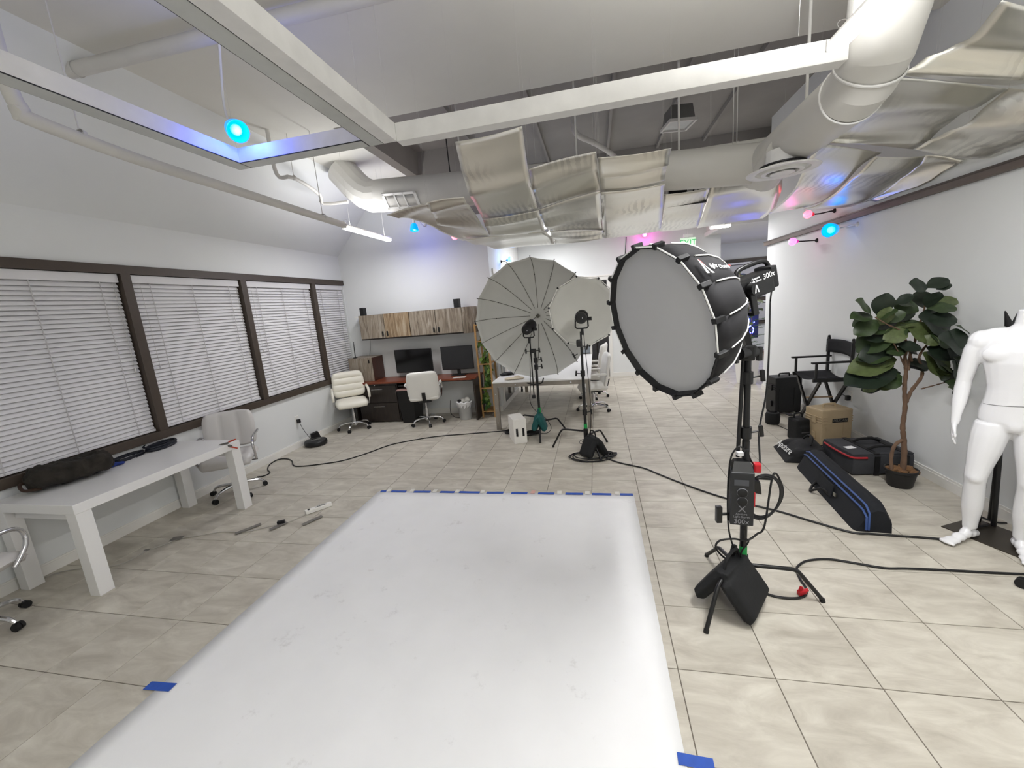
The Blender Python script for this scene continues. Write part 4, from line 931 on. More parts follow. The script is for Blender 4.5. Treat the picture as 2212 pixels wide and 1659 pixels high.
monitor('grey-screened black monitor beside the plant shelf', -3.11, -2.52, 0.87, 1.295, 4.58, M('screen_grey', (34, 35, 38), 0.5), R_(2))
p = FZ(993, 815, DZt); o = B().box((p.x, p.y, DZt + 0.001), (0.22, 0.14, 0.0015), 0.08).obj('paper_sheet', m_wtape, None); setp(o, 'white sheet of paper lying on the reddish desk top', 'paper')
p = FZ(834, 812, DZt); coil('tangle of black wires on the desk between cabinet and monitor', (p.x, p.y + 0.05), 0.05, 0.04, 4, 0.005, m_cab, 0.2, DZt, jit=0.025, name='wire_tangle', tail=[(p.x + 0.03, p.y + 0.1, DZt + 0.07), (p.x + 0.06, p.y + 0.08, DZt + 0.09), (p.x + 0.08, p.y + 0.02, DZt + 0.02)])
# bins
t = thing('trash_bin', 'tall black plastic bin under the desk beside the drawers', 'bin', (-3.71, 4.36, 0))
B().hull([(-0.12, -0.17, 0), (0.12, -0.17, 0), (0.12, 0.17, 0), (-0.12, 0.17, 0), (-0.16, -0.2, 0.60), (0.16, -0.2, 0.60), (0.16, 0.2, 0.60), (-0.16, 0.2, 0.60)]).obj('body', m_black, t)
B().hull([(-0.17, -0.21, 0.60), (0.17, -0.21, 0.60), (0.17, 0.21, 0.60), (-0.17, 0.21, 0.60), (-0.15, -0.19, 0.625), (0.15, -0.19, 0.625), (0.15, 0.19, 0.625), (-0.15, 0.19, 0.625)]).obj('rim', M('bin_rim', (150, 120, 112), 0.4), t)
t = thing('waste_basket', 'clear waste basket lined with a white bag under the desk end', 'bin', (-2.70, 4.38, 0))
m_clear = M('clear_plastic', (196, 196, 194), 0.35, var=0.08, alpha=0.75)
B().lathe([(0.105, 0.0), (0.11, 0.01), (0.135, 0.30), (0.14, 0.305), (0.13, 0.30), (0.105, 0.015), (0.001, 0.012)], seg=28, cap=False).obj('bucket', m_clear, t, True)
b = B(); 
prof = [(0.125, 0.22), (0.142, 0.29), (0.15, 0.315), (0.135, 0.33), (0.11, 0.29)]
rings = []
for r, z in prof:
    rings.append([b.bm.verts.new(((r + 0.006 * math.sin(k * 3.1 + z * 40)) * math.cos(2 * PI * k / 28), (r + 0.006 * math.sin(k * 3.1 + z * 40)) * math.sin(2 * PI * k / 28), z + 0.012 * math.sin(k * 1.9))) for k in range(28)])
b.skin(rings, False); b.obj('liner_bag', M('white_film', (232, 232, 232), 0.4), t, True)
b = B().ball((-0.03, 0, 0.33), 0.06, 10, (1, 1, 0.7)).ball((0.05, 0.02, 0.34), 0.055, 10, (1, 0.8, 1)); b.obj('crumpled_paper', m_wtape, t, True)
B().ball((-0.07, -0.04, 0.345), 0.035, 8, (1.3, 0.7, 0.6)).obj('dark_scrap', m_rub, t, True)
cable('black power cord on the floor below the desk', [(-2.95, 4.35, 0.35), (-2.99, 4.4, 0.12), (-2.93, 4.45, 0.01), (-2.84, 4.42, 0.01), (-2.80, 4.5, 0.01)], 0.005, name='floor_cable')
# bamboo shelf with trailing plant
m_bam = M('bamboo', (176, 136, 84), 0.5, var=0.12, scale=12, stretch=(1, 1, 0.2))
SX0, SX1, SY0, SY1 = -2.385, -2.165, 4.42, 4.74
t = thing('plant_shelf', 'narrow bamboo plant shelf between the desk and the alcove', 'shelf', ((SX0 + SX1) / 2, (SY0 + SY1) / 2, 0))
ox, oy = (SX0 + SX1) / 2, (SY0 + SY1) / 2
for x in (SX0, SX1):
    for y in (SY0, SY1): B().bx(x - ox - 0.014, x - ox + 0.014, y - oy - 0.014, y - oy + 0.014, 0, 1.66).obj('post', m_bam, t)
for z in (0.10, 0.52, 0.95, 1.35, 1.63):
    B().bx(SX0 - ox + 0.014, SX1 - ox - 0.014, SY0 - oy - 0.01, SY1 - oy + 0.01, z, z + 0.018).obj('shelf_board', m_bam, t)
m_pot = M('dark_pot', (30, 30, 30), 0.6)
def leafmesh(name, L, W, curl, mat, fold=0.10, wav=0.0, nu=8, nv=4):
    b = B()
    def fn(u, v):
        w = W / 2 * (math.sin(PI * min(1, u * 0.96 + 0.02)) ** 0.75) * (0.75 + 0.5 * u)
        s = (v - 0.5) * 2
        return (s * w, u * L, -curl * u * u + fold * abs(s) * w + wav * math.sin(u * 11) * s)
    b.grid(fn, nu, nv)
    me = D.meshes.new(name); bmesh.ops.recalc_face_normals(b.bm, faces=b.bm.faces); b.bm.to_mesh(me); b.bm.free(); me.materials.append(mat)
    for p in me.polygons: p.use_smooth = True
    return me
m_ivy = M('ivy_leaf', (112, 142, 60), 0.5, var=0.35, scale=25); m_ivy2 = M('ivy_leaf_dark', (58, 92, 40), 0.5, var=0.3, scale=25)
lm = [leafmesh('ivy_leaf', 0.075, 0.06, 0.02, m_ivy, nu=4, nv=2), leafmesh('ivy_leaf', 0.085, 0.068, 0.03, m_ivy2, nu=4, nv=2)]
def vine(label, top, drop, n, seed, spread):
    rnd = random.Random(seed)
    t = thing('trailing_plant', label, 'plant', tuple(top), group='trailing plants on the bamboo shelf')
    B().lathe([(0.001, 0), (0.05, 0), (0.07, 0.10), (0.072, 0.105), (0.062, 0.10), (0.001, 0.09)], seg=18).obj('pot', m_pot, t, True)
    for k in range(4):
        pts = [Vector((0, 0, 0.1))]; q = Vector((rnd.uniform(-.06, .06), -0.09, 0.10))
        while q.z > -drop * rnd.uniform(0.6, 1.0):
            pts.append(q.copy()); q = q + Vector((rnd.uniform(-spread, spread), rnd.uniform(-.02, .008), -0.06))
        if len(pts) < 3: pts += [q, q - Vector((0, 0, 0.05))]
        pp = smooth_path(pts, 3); B().tube(pp, 0.0025, 5).obj('stem', m_ivy2, t, True)
        for j in range(n):
            c = pp[rnd.randrange(1, len(pp))]
            o = D.objects.new('leaf', lm[rnd.random() < 0.4]); COL.objects.link(o); o.parent = t
            o.location = c; o.rotation_euler = (rnd.uniform(-1.9, -0.6), rnd.uniform(-0.6, 0.6), rnd.uniform(-1.5, 1.5) + PI); s = rnd.uniform(0.7, 1.25); o.scale = (s, s, s)
sc = ((SX0 + SX1) / 2, (SY0 + SY1) / 2)
vine('bright green vine trailing from the top of the bamboo shelf', (sc[0], sc[1], 1.368), 0.42, 14, 3, 0.03)
vine('leafy vine trailing from the middle of the bamboo shelf', (sc[0] + 0.01, sc[1] - 0.02, 0.968), 0.42, 16, 5, 0.03)
vine('leafy vine trailing to the floor from the low bamboo shelf board', (sc[0], sc[1] - 0.03, 0.538), 0.44, 14, 9, 0.03)
o = B().box((sc[0] - 0.06, SY0 - 0.04, 1.69), (0.05, 0.06, 0.07), 0.3, 0.012).obj('clip_lamp', m_black, None); setp(o, 'small black clip camera on top of the bamboo shelf', 'camera')
# ================================================================ work table
m_steel = M('dull_steel', (150, 143, 134), 0.45, metal=0.6, var=0.08, scale=8)
WX_0, WX_1, WY_0, WY_1, WZ = -1.965, -0.455, 3.66, 6.45, 0.775
t = thing('work_table', 'large white-topped work table on steel angle legs', 'table', ((WX_0 + WX_1) / 2, (WY_0 + WY_1) / 2, 0))
ox, oy = (WX_0 + WX_1) / 2, (WY_0 + WY_1) / 2
B().bx(WX_0 - ox, WX_1 - ox, WY_0 - oy, WY_1 - oy, WZ - 0.02, WZ, 0.002).obj('table_top', m_lac, t)
for y in (WY_0 + 0.02, WY_1 - 0.02): B().bx(WX_0 - ox + 0.01, WX_1 - ox - 0.01, y - oy - 0.012, y - oy + 0.012, WZ - 0.085, WZ - 0.02).obj('rail', m_steel, t)
for x in (WX_0 + 0.02, WX_1 - 0.02): B().bx(x - ox - 0.012, x - ox + 0.012, WY_0 - oy + 0.033, WY_1 - oy - 0.033, WZ - 0.085, WZ - 0.02).obj('rail', m_steel, t)
for x in (WX_0 + 0.04, WX_1 - 0.04):
    for y in (WY_0 + 0.04, WY_1 - 0.04):
        lg = B().bx(x - ox - 0.032, x - ox + 0.032, y - oy - 0.032, y - oy - 0.026, 0.0, WZ - 0.085).bx((x - ox + 0.026) if x < -1 else (x - ox - 0.032), (x - ox + 0.032) if x < -1 else (x - ox - 0.026), y - oy - 0.026, y - oy + 0.032, 0, WZ - 0.085).obj('leg', m_steel, t)
        for z in (0.12, 0.35, 0.58): B().cyl((x - ox, y - oy - 0.033, z), (x - ox, y - oy - 0.037, z), 0.008, seg=10).obj('bolt', m_chrome, lg, True)
for x in (-1.6, -0.75): B().cyl((x - ox, WY_0 - oy + 0.008, WZ - 0.05), (x - ox, WY_0 - oy + 0.002, WZ - 0.05), 0.009, seg=10).obj('bolt', m_chrome, t, True)
# privacy panels at the far half of the table
t = thing('desk_partition', 'grey frosted partition in a white frame across the far end of the work table', 'partition', (ox, WY_1 - 0.04, WZ))
B().bx(-0.72, 0.72, -0.008, 0.008, 0.03, 0.42).obj('panel', M('frosted_grey', (138, 146, 152), 0.4), t)
for x in (-0.74, 0.74): B().bx(x - 0.02, x + 0.02, -0.02, 0.02, 0.0, 0.46).obj('post', m_trim, t)
t = thing('desk_partition', 'grey frosted partition along the alcove side of the work table', 'partition', (WX_0 + 0.03, 5.35, WZ))
B().bx(-0.008, 0.008, -0.70, 0.70, 0.03, 0.36).obj('panel', M('frosted_grey'), t)
for y in (-0.72, 0.72): B().bx(-0.02, 0.02, y - 0.02, y + 0.02, 0.0, 0.40).obj('post', m_trim, t)
p = FZ(1098, 810, WZ); t = thing('black_pouch', 'black pouch lying on the near corner of the work table', 'pouch', (p.x, p.y, WZ), 0.2)
o = remeshed(B().ball((0, 0, 0.025), 0.1, 12, (1.2, 0.7, 0.3)).ball((-0.08, -0.05, 0.02), 0.07, 10, (1.0, 0.7, 0.3)).ball((0.08, 0.03, 0.03), 0.07, 10, (1, 0.9, 0.4)), 'body', m_rub, t, 0.008, 3); o.location.z = -min(v.co.z for v in o.data.vertices)
p = FZ(1108, 820, WZ); t = thing('folded_cloth', 'crumpled cream cloth beside the black pouch on the work table', 'cloth', (p.x, p.y, WZ), 0.1)
o = remeshed(B().ball((0, 0, 0.018), 0.11, 12, (1.3, 0.6, 0.2)).ball((0.07, 0.03, 0.025), 0.06, 10, (1, 0.8, 0.5)).ball((-0.07, -0.01, 0.015), 0.06, 10, (1.2, 0.7, 0.35)).ball((0.13, 0.01, 0.015), 0.05, 8, (1.2, 0.6, 0.4)), 'body', M('cream_cloth', (222, 210, 188), 0.9, var=0.06), t, 0.008, 2); o.location.z = -min(v.co.z for v in o.data.vertices)
t = thing('caster_pole', 'dark caster pole under the far part of the work table', 'caster', tuple(FZ(1128, 846)))
B().cyl((0, 0, 0.05), (0, 0, 0.60), 0.02, seg=10).obj('pole', m_black, t, True); B().cyl((-0.02, 0, 0.035), (0.02, 0, 0.035), 0.035, seg=14).obj('wheel', m_rub, t, True)

# ================================================================ light stands
m_stand = M('stand_black', (14, 14, 15), 0.35, var=0.05)
m_green = M('green_tape', (20, 150, 70), 0.55, var=0.06)
def tknob(parent, at, dirv, L=0.07, s=1.0):
    at = Vector(at); dirv = Vector(dirv).normalized()
    b = B().cyl(at, at + dirv * L, 0.006 * s, seg=8)
    o = dirv.cross(Vector((0, 0, 1))); o = o.normalized() if o.length > 0.1 else Vector((1, 0, 0)); up = o.cross(dirv)
    e = at + dirv * L
    b.hull([e - o * 0.011 * s - up * 0.034 * s, e + o * 0.011 * s - up * 0.034 * s, e + o * 0.011 * s - up * 0.034 * s + dirv * 0.022 * s, e - o * 0.011 * s - up * 0.034 * s + dirv * 0.022 * s,
            e - o * 0.011 * s + up * 0.034 * s, e + o * 0.011 * s + up * 0.034 * s, e + o * 0.011 * s + up * 0.034 * s + dirv * 0.022 * s, e - o * 0.011 * s + up * 0.034 * s + dirv * 0.022 * s], 0.004)
    return b.obj('knob', m_stand, parent, True, world=True, angle=50)
def cstand(name, label, col, feet, legz, joints, r=0.0185, knobs=(), tape_z=None):
    """col (x,y); feet floor points; joints [(z0,z1,radius)] of the telescoping column"""
    t = thing(name, label, 'light stand', (col[0], col[1], 0), group='black light stands')
    c = Vector((col[0], col[1], 0))
    for f, z in zip(feet, legz):
        f = Vector((f[0], f[1], 0)); d = f - c; d.z = 0; L = d.length; d.normalize()
        pts = [c + d * 0.02 + Vector((0, 0, z)), c + d * (L * 0.62) + Vector((0, 0, z)), c + d * (L * 0.69) + Vector((0, 0, z - 0.012)), c + d * (L * 0.75) + Vector((0, 0, z - 0.045)), f + Vector((0, 0, 0.012))]
        lg = B().tube(pts, 0.0125, 10).obj('leg', m_stand, t, True, world=True)
        B().cyl(f + Vector((0, 0, 0.02)) - d * 0.004, f + Vector((0, 0, 0.0)), 0.015, seg=10).obj('foot_cap', m_rub, lg, True, world=True)
        B().cyl(c + Vector((0, 0, z - 0.028)), c + Vector((0, 0, z + 0.028)), 0.03, seg=16).obj('leg_collar', m_stand, t, True, world=True)
    for z0, z1, rr in joints: B().cyl((c.x, c.y, z0), (c.x, c.y, z1), rr, seg=14).obj('column', m_stand, t, True, world=True)
    for z, a in knobs:
        B().cyl((c.x, c.y, z - 0.035), (c.x, c.y, z + 0.035), 0.029, seg=14).obj('clamp_collar', m_stand, t, True, world=True)
        tknob(t, (c.x + 0.025 * math.cos(a), c.y + 0.025 * math.sin(a), z), (math.cos(a), math.sin(a), 0.12), 0.045)
    if tape_z: B().cyl((c.x, c.y, tape_z[0]), (c.x, c.y, tape_z[1]), r + 0.004, seg=16).obj('tape_band', m_green, t, True, world=True)
    return t
def lamp_head(label, pos, aim, side, scale=1.0, base=None):
    pos = Vector(pos); a = Vector(aim).normalized(); t = thing('studio_light', label, 'lamp', tuple(pos), group='black studio lamp heads')
    s = scale
    B().lathe([(0.02, -0.13 * s), (0.055 * s, -0.125 * s), (0.062 * s, -0.11 * s), (0.062 * s, 0.02 * s), (0.07 * s, 0.03 * s), (0.07 * s, 0.10 * s), (0.05 * s, 0.105 * s)], axis=a, seg=24).obj('body', m_stand, t, True)
    b = B()
    for k in range(4): b.lathe([(0.064 * s, -0.08 * s + k * 0.025 * s), (0.067 * s, -0.075 * s + k * 0.025 * s), (0.064 * s, -0.07 * s + k * 0.025 * s)], axis=a, seg=24, cap=False)
    b.obj('fin_rings', m_rub, t, True)
    u = Vector(side).normalized(); up = Vector((0, 0, 1)); n = u.cross(up)
    y = -0.03 * s * a
    B().tube([y + u * 0.066 * s - up * 0.02 * s, y + u * 0.07 * s - up * 0.10 * s, y + u * 0.055 * s - up * 0.118 * s, y - up * 0.12 * s, y - u * 0.055 * s - up * 0.118 * s, y - u * 0.07 * s - up * 0.10 * s, y - u * 0.066 * s - up * 0.02 * s], 0.008 * s, 8).obj('yoke', m_stand, t, True)
    B().cyl(u * 0.066 * s + y - up * 0.02 * s, u * 0.11 * s + y - up * 0.02 * s, 0.02 * s, seg=12).obj('knob', m_stand, t, True)
    B().cyl(-up * 0.115 * s + y, -up * 0.19 * s + y, 0.016, seg=12).obj('socket', m_stand, t, True)
    B().cyl(-a * 0.131 * s + u * 0.02, -a * 0.134 * s + u * 0.02, 0.006, seg=8).obj('indicator', M('indicator', (230, 230, 235), 0.3), t, True)
    return t
# stand with the large umbrella
c1 = (-1.215, 3.40)
st1 = cstand('light_stand', 'black stand with a teal sandbag carrying the large open umbrella', c1, [(-1.178, 3.03), (-0.86, 3.60), (-1.62, 3.62)], (0.15, 0.21, 0.27), [(0.10, 1.02, 0.0185), (1.02, 1.28, 0.0155)], knobs=((1.02, 0.2), (1.12, 0.1)), tape_z=(0.34, 0.42))
h1 = Vector((-1.27, 3.36, 1.60))
B().cyl((h1.x - 0.0, h1.y, 0.62), (h1.x, h1.y, 1.42), 0.009, seg=10).obj('arm_rod', m_stand, st1, True, world=True)
B().box((-1.24, 3.38, 1.26), (0.09, 0.05, 0.06), bev=0.01).obj('grip_head', m_stand, st1, world=True)
tknob(st1, (-1.28, 3.37, 1.26), (-1, 0, 0), 0.05); tknob(st1, (-1.21, 3.38, 1.26), (1, 0, 0.1), 0.05)
B().box((-1.27, 3.33, 0.60), (0.05, 0.04, 0.05), bev=0.01).obj('grip_head', m_stand, st1, world=True)
B().tube(smooth_path([(-1.36, 3.36, 0.80), (-1.28, 3.33, 0.785), (-1.20, 3.33, 0.785), (-1.14, 3.33, 0.80), (-1.11, 3.33, 0.87)], 4), 0.009, 8).obj('cable_hook', m_stand, st1, True, world=True)
lamp_head('black studio lamp head aimed into the large umbrella', h1, (0.18, 0.94, 0.25), (1, -0.1, 0), 1.12)
def bars(px, z): pass
# large umbrella
UR, UD = 0.90, 0.46
uc = Vector((-1.262, 3.72, 1.685)); un = Vector((-0.047, -0.995, -0.089)).normalized()
e1 = Vector((0, 0, 1)).cross(un).normalized(); e2 = un.cross(e1)
m_fab = M('umbrella_fabric', (208, 208, 203), 0.75, var=0.03, scale=3)
t = thing('umbrella', 'large open sixteen-rib grey photo umbrella facing the room', 'umbrella', tuple(uc))
NR = 16; ph0 = 0.35
def upt(a, f, off=0.0):
    return uc + (e1 * math.cos(a) + e2 * math.sin(a)) * (UR * math.sin(f * PI / 2 * 0.92) / math.sin(PI / 2 * 0.92)) - un * (UD * (math.cos(f * PI / 2 * 0.92) - math.cos(PI / 2 * 0.92)) / (1 - math.cos(PI / 2 * 0.92)) - off)
b = B(); NS = 9; ringsv = []
for j in range(1, NS + 1):
    row = []
    for k in range(NR):
        for s in range(3):
            p = upt(ph0 + 2 * PI * k / NR, j / NS); q = upt(ph0 + 2 * PI * (k + 1) / NR, j / NS)
            sag = (0.0, 0.012, 0.012)[s] * (j / NS)
            row.append(b.bm.verts.new(p.lerp(q, s / 3) - (p.lerp(q, s / 3) - uc).normalized() * sag * 0.5))
    ringsv.append(row)
b.skin(ringsv, False)
hubv = b.bm.verts.new(upt(0, 0.0))
n = len(ringsv[0])
for k in range(n): b.bm.faces.new((hubv, ringsv[0][k], ringsv[0][(k + 1) % n]))
o = b.obj('canopy', m_fab, t, True, world=True, angle=80); md = o.modifiers.new('t', 'SOLIDIFY'); md.thickness = 0.001
m_rib = M('rib_metal', (96, 94, 86), 0.4, metal=0.5)
for k in range(NR):
    a = ph0 + 2 * PI * k / NR
    rb = B().tube([upt(a, f / 10 * 1.0, 0.008) for f in range(1, 11)], 0.0035, 6).obj('rib', m_rib, t, True, world=True)
    p = upt(a, 1.0); B().cyl(p, p + (p - uc).normalized() * 0.02, 0.006, seg=8).obj('rib_tip', m_black, rb, True, world=True)
    p = upt(a, 0.55, 0.012); B().ball(p, 0.008, 8).obj('rib_joint', m_black, rb, True, world=True)
hub = upt(0, 0.0)
B().cyl(hub - un * 0.02, hub + un * 0.05, 0.028, seg=18).obj('hub', m_rib, t, True, world=True)
B().cyl(hub, h1 + Vector((0.0, 0.02, 0.07)), 0.005, seg=8).obj('shaft', m_rib, t, True, world=True)

# stand with the small round reflector
c2 = (-0.53, 2.70)
st2 = cstand('light_stand', 'black stand with green tape band carrying the small round reflector', c2, [(-0.98, 2.857), (-0.267, 3.04), (-0.35, 2.36)], (0.27, 0.21, 0.15), [(0.10, 0.98, 0.0185), (0.98, 1.35, 0.0155), (1.35, 1.54, 0.012)], knobs=((0.52, 0.0), (1.02, 3.3)), tape_z=(0.31, 0.37))
h2 = Vector((-0.512, 2.70, 1.715))
B().box((-0.555, 2.69, 1.40), (0.07, 0.07, 0.09), bev=0.02).obj('grip_head', m_stand, st2, world=True)
tknob(st2, (-0.51, 2.69, 1.36), (1, 0, -0.3), 0.04); tknob(st2, (-0.58, 2.68, 1.27), (-1, -0.3, -0.5), 0.04)
lamp_head('black studio lamp head facing the small round reflector', h2, (0.03, 0.99, 0.05), (1, -0.15, 0), 1.12)
cable('', [(-0.50, 2.72, 1.58), (-0.48, 2.72, 1.2), (-0.46, 2.72, 0.8), (-0.455, 2.72, 0.55), (-0.47, 2.70, 0.30), (-0.50, 2.68, 0.2)], 0.004, None, st2, name='lamp_cable')
oc = Vector((-0.497, 2.99, 1.771)); on_ = Vector((-0.052, -0.994, 0.091)).normalized(); OR = 0.445
f1 = Vector((0, 0, 1)).cross(on_).normalized(); f2 = on_.cross(f1)
t = thing('round_reflector', 'ten-sided grey fabric reflector with black corner knobs behind the lamp head', 'reflector', tuple(oc))
NP = 10; pa = 0.458
def opt(a, f, off=0.0): return oc + (f1 * math.cos(a) + f2 * math.sin(a)) * OR * f - on_ * (0.14 * (1 - f ** 2.2) + off)
b = B(); rv = []
for j in range(1, 8):
    row = []
    for k in range(NP):
        p, q = opt(pa + 2 * PI * k / NP, j / 7), opt(pa + 2 * PI * (k + 1) / NP, j / 7)
        for s in range(3):
            m = p.lerp(q, s / 3); row.append(b.bm.verts.new(m + (oc - m) * (0.03 if (s and j == 7) else 0)))
    rv.append(row)
b.skin(rv, False); hv = b.bm.verts.new(opt(0, 0)); n = len(rv[0])
for k in range(n): b.bm.faces.new((hv, rv[0][k], rv[0][(k + 1) % n]))
o = b.obj('fabric', M('reflector_fabric', (208, 207, 200), 0.75, var=0.03, scale=4, bump=0.06, bscale=9), t, True, world=True, angle=80); md = o.modifiers.new('t', 'SOLIDIFY'); md.thickness = 0.001
for k in range(NP):
    p, q = opt(pa + 2 * PI * k / NP, 1.0), opt(pa + 2 * PI * (k + 1) / NP, 1.0)
    B().cyl(p, q, 0.006, seg=8).obj('rim_rod', M('rim_white', (232, 230, 224), 0.5), t, True, world=True)
    B().cyl(p - on_ * 0.015, p + on_ * 0.012, 0.013, seg=10).obj('corner_knob', m_black, t, True, world=True)
B().cyl(oc - on_ * 0.15, oc + (h2 + Vector((0, 0.05, 0.0)) - oc) * 0.7, 0.006, seg=8).obj('shaft', m_rib, t, True, world=True)

# ---- sandbags and cables at the stands
def sandbag(label, c, ang, w, h, mat, group='saddle sandbags', strap=True, top=0.34, spread=0.10, handle=None):
    """saddle bag hung over a stand leg; ang = direction of the leg"""
    t = thing('sandbag', label, 'sandbag', (c[0], c[1], 0), ang, group)
    b = B()
    L = h * 1.08
    for s in (-1, 1):
        pb_ = pad(w * 1.15, L, 0.085, 12, 12, None, 0.05, 5)
        tl = math.atan2(spread * 1.5, h)
        pb_.xform(Matrix.Translation((0, s * (0.012 + spread * 0.62), top - 0.012 - L * 0.46)) @ Matrix.Rotation(s * tl, 4, 'X') @ Matrix.Rotation(s * 0.16, 4, 'Y'))
        me_ = D.meshes.new('tmp'); pb_.bm.to_mesh(me_); pb_.bm.free(); b.bm.from_mesh(me_); D.meshes.remove(me_)
    b.box((0, 0, top - 0.025), (w * 0.95, 0.075, 0.045), bev=0.012)
    o = remeshed(b, 'bag', mat, t, 0.009, 2)
    mz = min(v.co.z for v in o.data.vertices)
    if mz < 0.002: o.location.z = 0.002 - mz
    if strap:
        B().tube(smooth_path([(-w * 0.32, 0.0, top - 0.01), (-w * 0.2, 0.0, top + 0.06), (w * 0.2, 0.0, top + 0.06), (w * 0.32, 0.0, top - 0.01)], 5), 0.009, 8).obj('strap_handle', mat, t, True)
    return t
m_sb = M('black_nylon', (12, 13, 15), 0.8, var=0.15, scale=20, bump=0.15, bscale=60)
m_teal = M('teal_nylon', (22, 84, 82), 0.75, var=0.15, scale=20)
sandbag('teal sandbag hanging on the umbrella stand', (-1.21, 3.28), R_(85), 0.14, 0.24, m_teal, top=0.36, spread=0.05)
sandbag('black sandbag slung over the leg of the small reflector stand', (-0.44, 2.53), R_(-60), 0.22, 0.24, m_sb, top=0.26, spread=0.09)
coil('pile of black cable loops under the sandbag of the reflector stand', (-0.46, 2.50), 0.24, 0.16, 4, 0.0065, m_cab, 0.2, 0.0, 'cable piles at the stands', jit=0.05, name='cable_pile')
coil('small tangle of black cable right of the reflector sandbag', (-0.24, 2.52), 0.07, 0.05, 5, 0.006, m_cab, 0.5, 0.0, 'cable piles at the stands', jit=0.03, name='cable_pile')
coil('standing loops of thin cable hung on the reflector stand base', (-0.52, 2.78), 0.10, 0.06, 3, 0.004, m_cab, 1.0, 0.10, 'cable piles at the stands', jit=0.03, name='cable_pile')
coil('tangled black cable between the white box and the umbrella stand', (-1.36, 3.42), 0.11, 0.08, 6, 0.007, m_cab, 0.3, 0.0, 'cable piles at the stands', jit=0.035, name='cable_pile')
coil('black cable heap beside the table leg behind the white box', (-1.72, 3.50), 0.07, 0.06, 5, 0.008, m_cab, 0.8, 0.0, 'cable piles at the stands', jit=0.02, name='cable_pile')
cable('', [(-1.26, 3.36, 1.45), (-1.29, 3.33, 1.1), (-1.30, 3.33, 0.8), (-1.33, 3.32, 0.55), (-1.27, 3.34, 0.40), (-1.12, 3.38, 0.25), (-1.06, 3.42, 0.10), (-1.12, 3.42, 0.02), (-1.25, 3.42, 0.012)], 0.0045, None, st1, name='lamp_cable')
cable('long black cable from the reflector stand across the floor towards the mannequin', [g(1308, 989), g(1340, 1000), g(1390, 1011), g(1420, 1023), g(1470, 1043), g(1540, 1068), g(1600, 1085), g(1680, 1104), g(1760, 1128), g(1840, 1150), g(1880, 1153), g(1930, 1157), g(1990, 1161), g(2040, 1165), g(2070, 1163), g(2092, 1152), FZ(2105, 1140, 0.018), FZ(2135, 1134, 0.018)], 0.0085)
# white apple box
ab = FZ(1118, 955)
t = thing('apple_box', 'white wooden box standing on end with two hand slots', 'box', (-1.52, 3.185, 0), R_(24))
m_abx = M('scuffed_white', (232, 229, 222), 0.6, var=0.03, scale=8)
w, d, h = 0.185, 0.34, 0.35
m_slot = m_rub
b = B(); sl_ = [(-0.045, 0.018), (0.045, 0.018)]
b.bx(-w / 2, w / 2, -d / 2 + 0.018, d / 2, 0, h); b.obj('body', m_abx, t)
f = B(); zs0, zs1 = 0.10, 0.22
f.bx(-w / 2, -0.062, -d / 2, -d / 2 + 0.018, 0, h).bx(-0.030, 0.030, -d / 2, -d / 2 + 0.018, 0, h).bx(0.062, w / 2, -d / 2, -d / 2 + 0.018, 0, h)
for x in (-0.046, 0.046): f.bx(x - 0.016, x + 0.016, -d / 2, -d / 2 + 0.018, 0, zs0).bx(x - 0.016, x + 0.016, -d / 2, -d / 2 + 0.018, zs1, h)
f.obj('front_board', m_abx, t)
for x in (-0.046, 0.046): B().bx(x - 0.016, x + 0.016, -d / 2 + 0.012, -d / 2 + 0.017, zs0, zs1).obj('hand_slot', m_slot, t)

# ================================================================ big softbox on its stand
c3 = (0.50, 0.165)
st3 = cstand('light_stand', 'tall black stand with green tape carrying the big softbox', c3, [(0.20, -0.195), (0.934, 0.121), (0.38, 0.535)], (0.24, 0.20, 0.16), [(0.12, 1.02, 0.021), (0.98, 1.50, 0.018)], knobs=((1.07, 0.05), (1.40, 0.1)), tape_z=(0.26, 0.33))
tknob(st3, (0.47, 0.155, 0.30), (-0.8, -0.4, 0.3), 0.03, 1.1)
B().cyl((0.455, 0.16, 0.92), (0.478, 0.17, 1.56), 0.011, seg=10).obj('arm_rod', m_stand, st3, True, world=True)
sc_ = Vector((-0.034, -0.095, 1.756)); sn = Vector((-0.844, -0.478, -0.242)).normalized(); SR = 0.41
ax = -sn
piv = sc_ + ax * 0.565
B().cyl((0.44, 0.13, 1.545), (0.54, 0.20, 1.545), 0.036, seg=18).obj('grip_head', m_stand, st3, True, world=True)
B().box((0.50, 0.165, 1.545), (0.06, 0.06, 0.09), bev=0.012).obj('grip_body', m_stand, st3, world=True)
tknob(st3, (0.45, 0.13, 1.54), (-0.75, -0.6, -0.05), 0.03, 1.2); tknob(st3, (0.53, 0.19, 1.53), (0.85, 0.3, 0.0), 0.03, 1.2)
B().hull([tuple(Vector((0.50, 0.165, 1.58)) + Vector(v)) for v in ((-0.016, -0.02, 0), (0.016, -0.02, 0), (0.016, 0.02, 0), (-0.016, 0.02, 0))] + [tuple(piv + Vector(v)) for v in ((-0.016, -0.02, -0.05), (0.016, -0.02, -0.05), (0.016, 0.02, -0.05), (-0.016, 0.02, -0.05))]).obj('yoke_post', m_stand, st3, world=True)
g1 = Vector((0, 0, 1)).cross(sn).normalized(); g2 = sn.cross(g1)
t = thing('softbox', 'big black sixteen-sided dome softbox with white piping and grey front', 'softbox', tuple(sc_))
m_sbx = M('softbox_shell', (28, 27, 30), 0.85, var=0.06, scale=5)
m_sfr = M('softbox_front', (190, 190, 189), 0.8, var=0.02, scale=4, bump=0.10, bscale=7)
m_wp = M('white_piping', (236, 236, 232), 0.5)
NB = 16; pb0 = 0.061
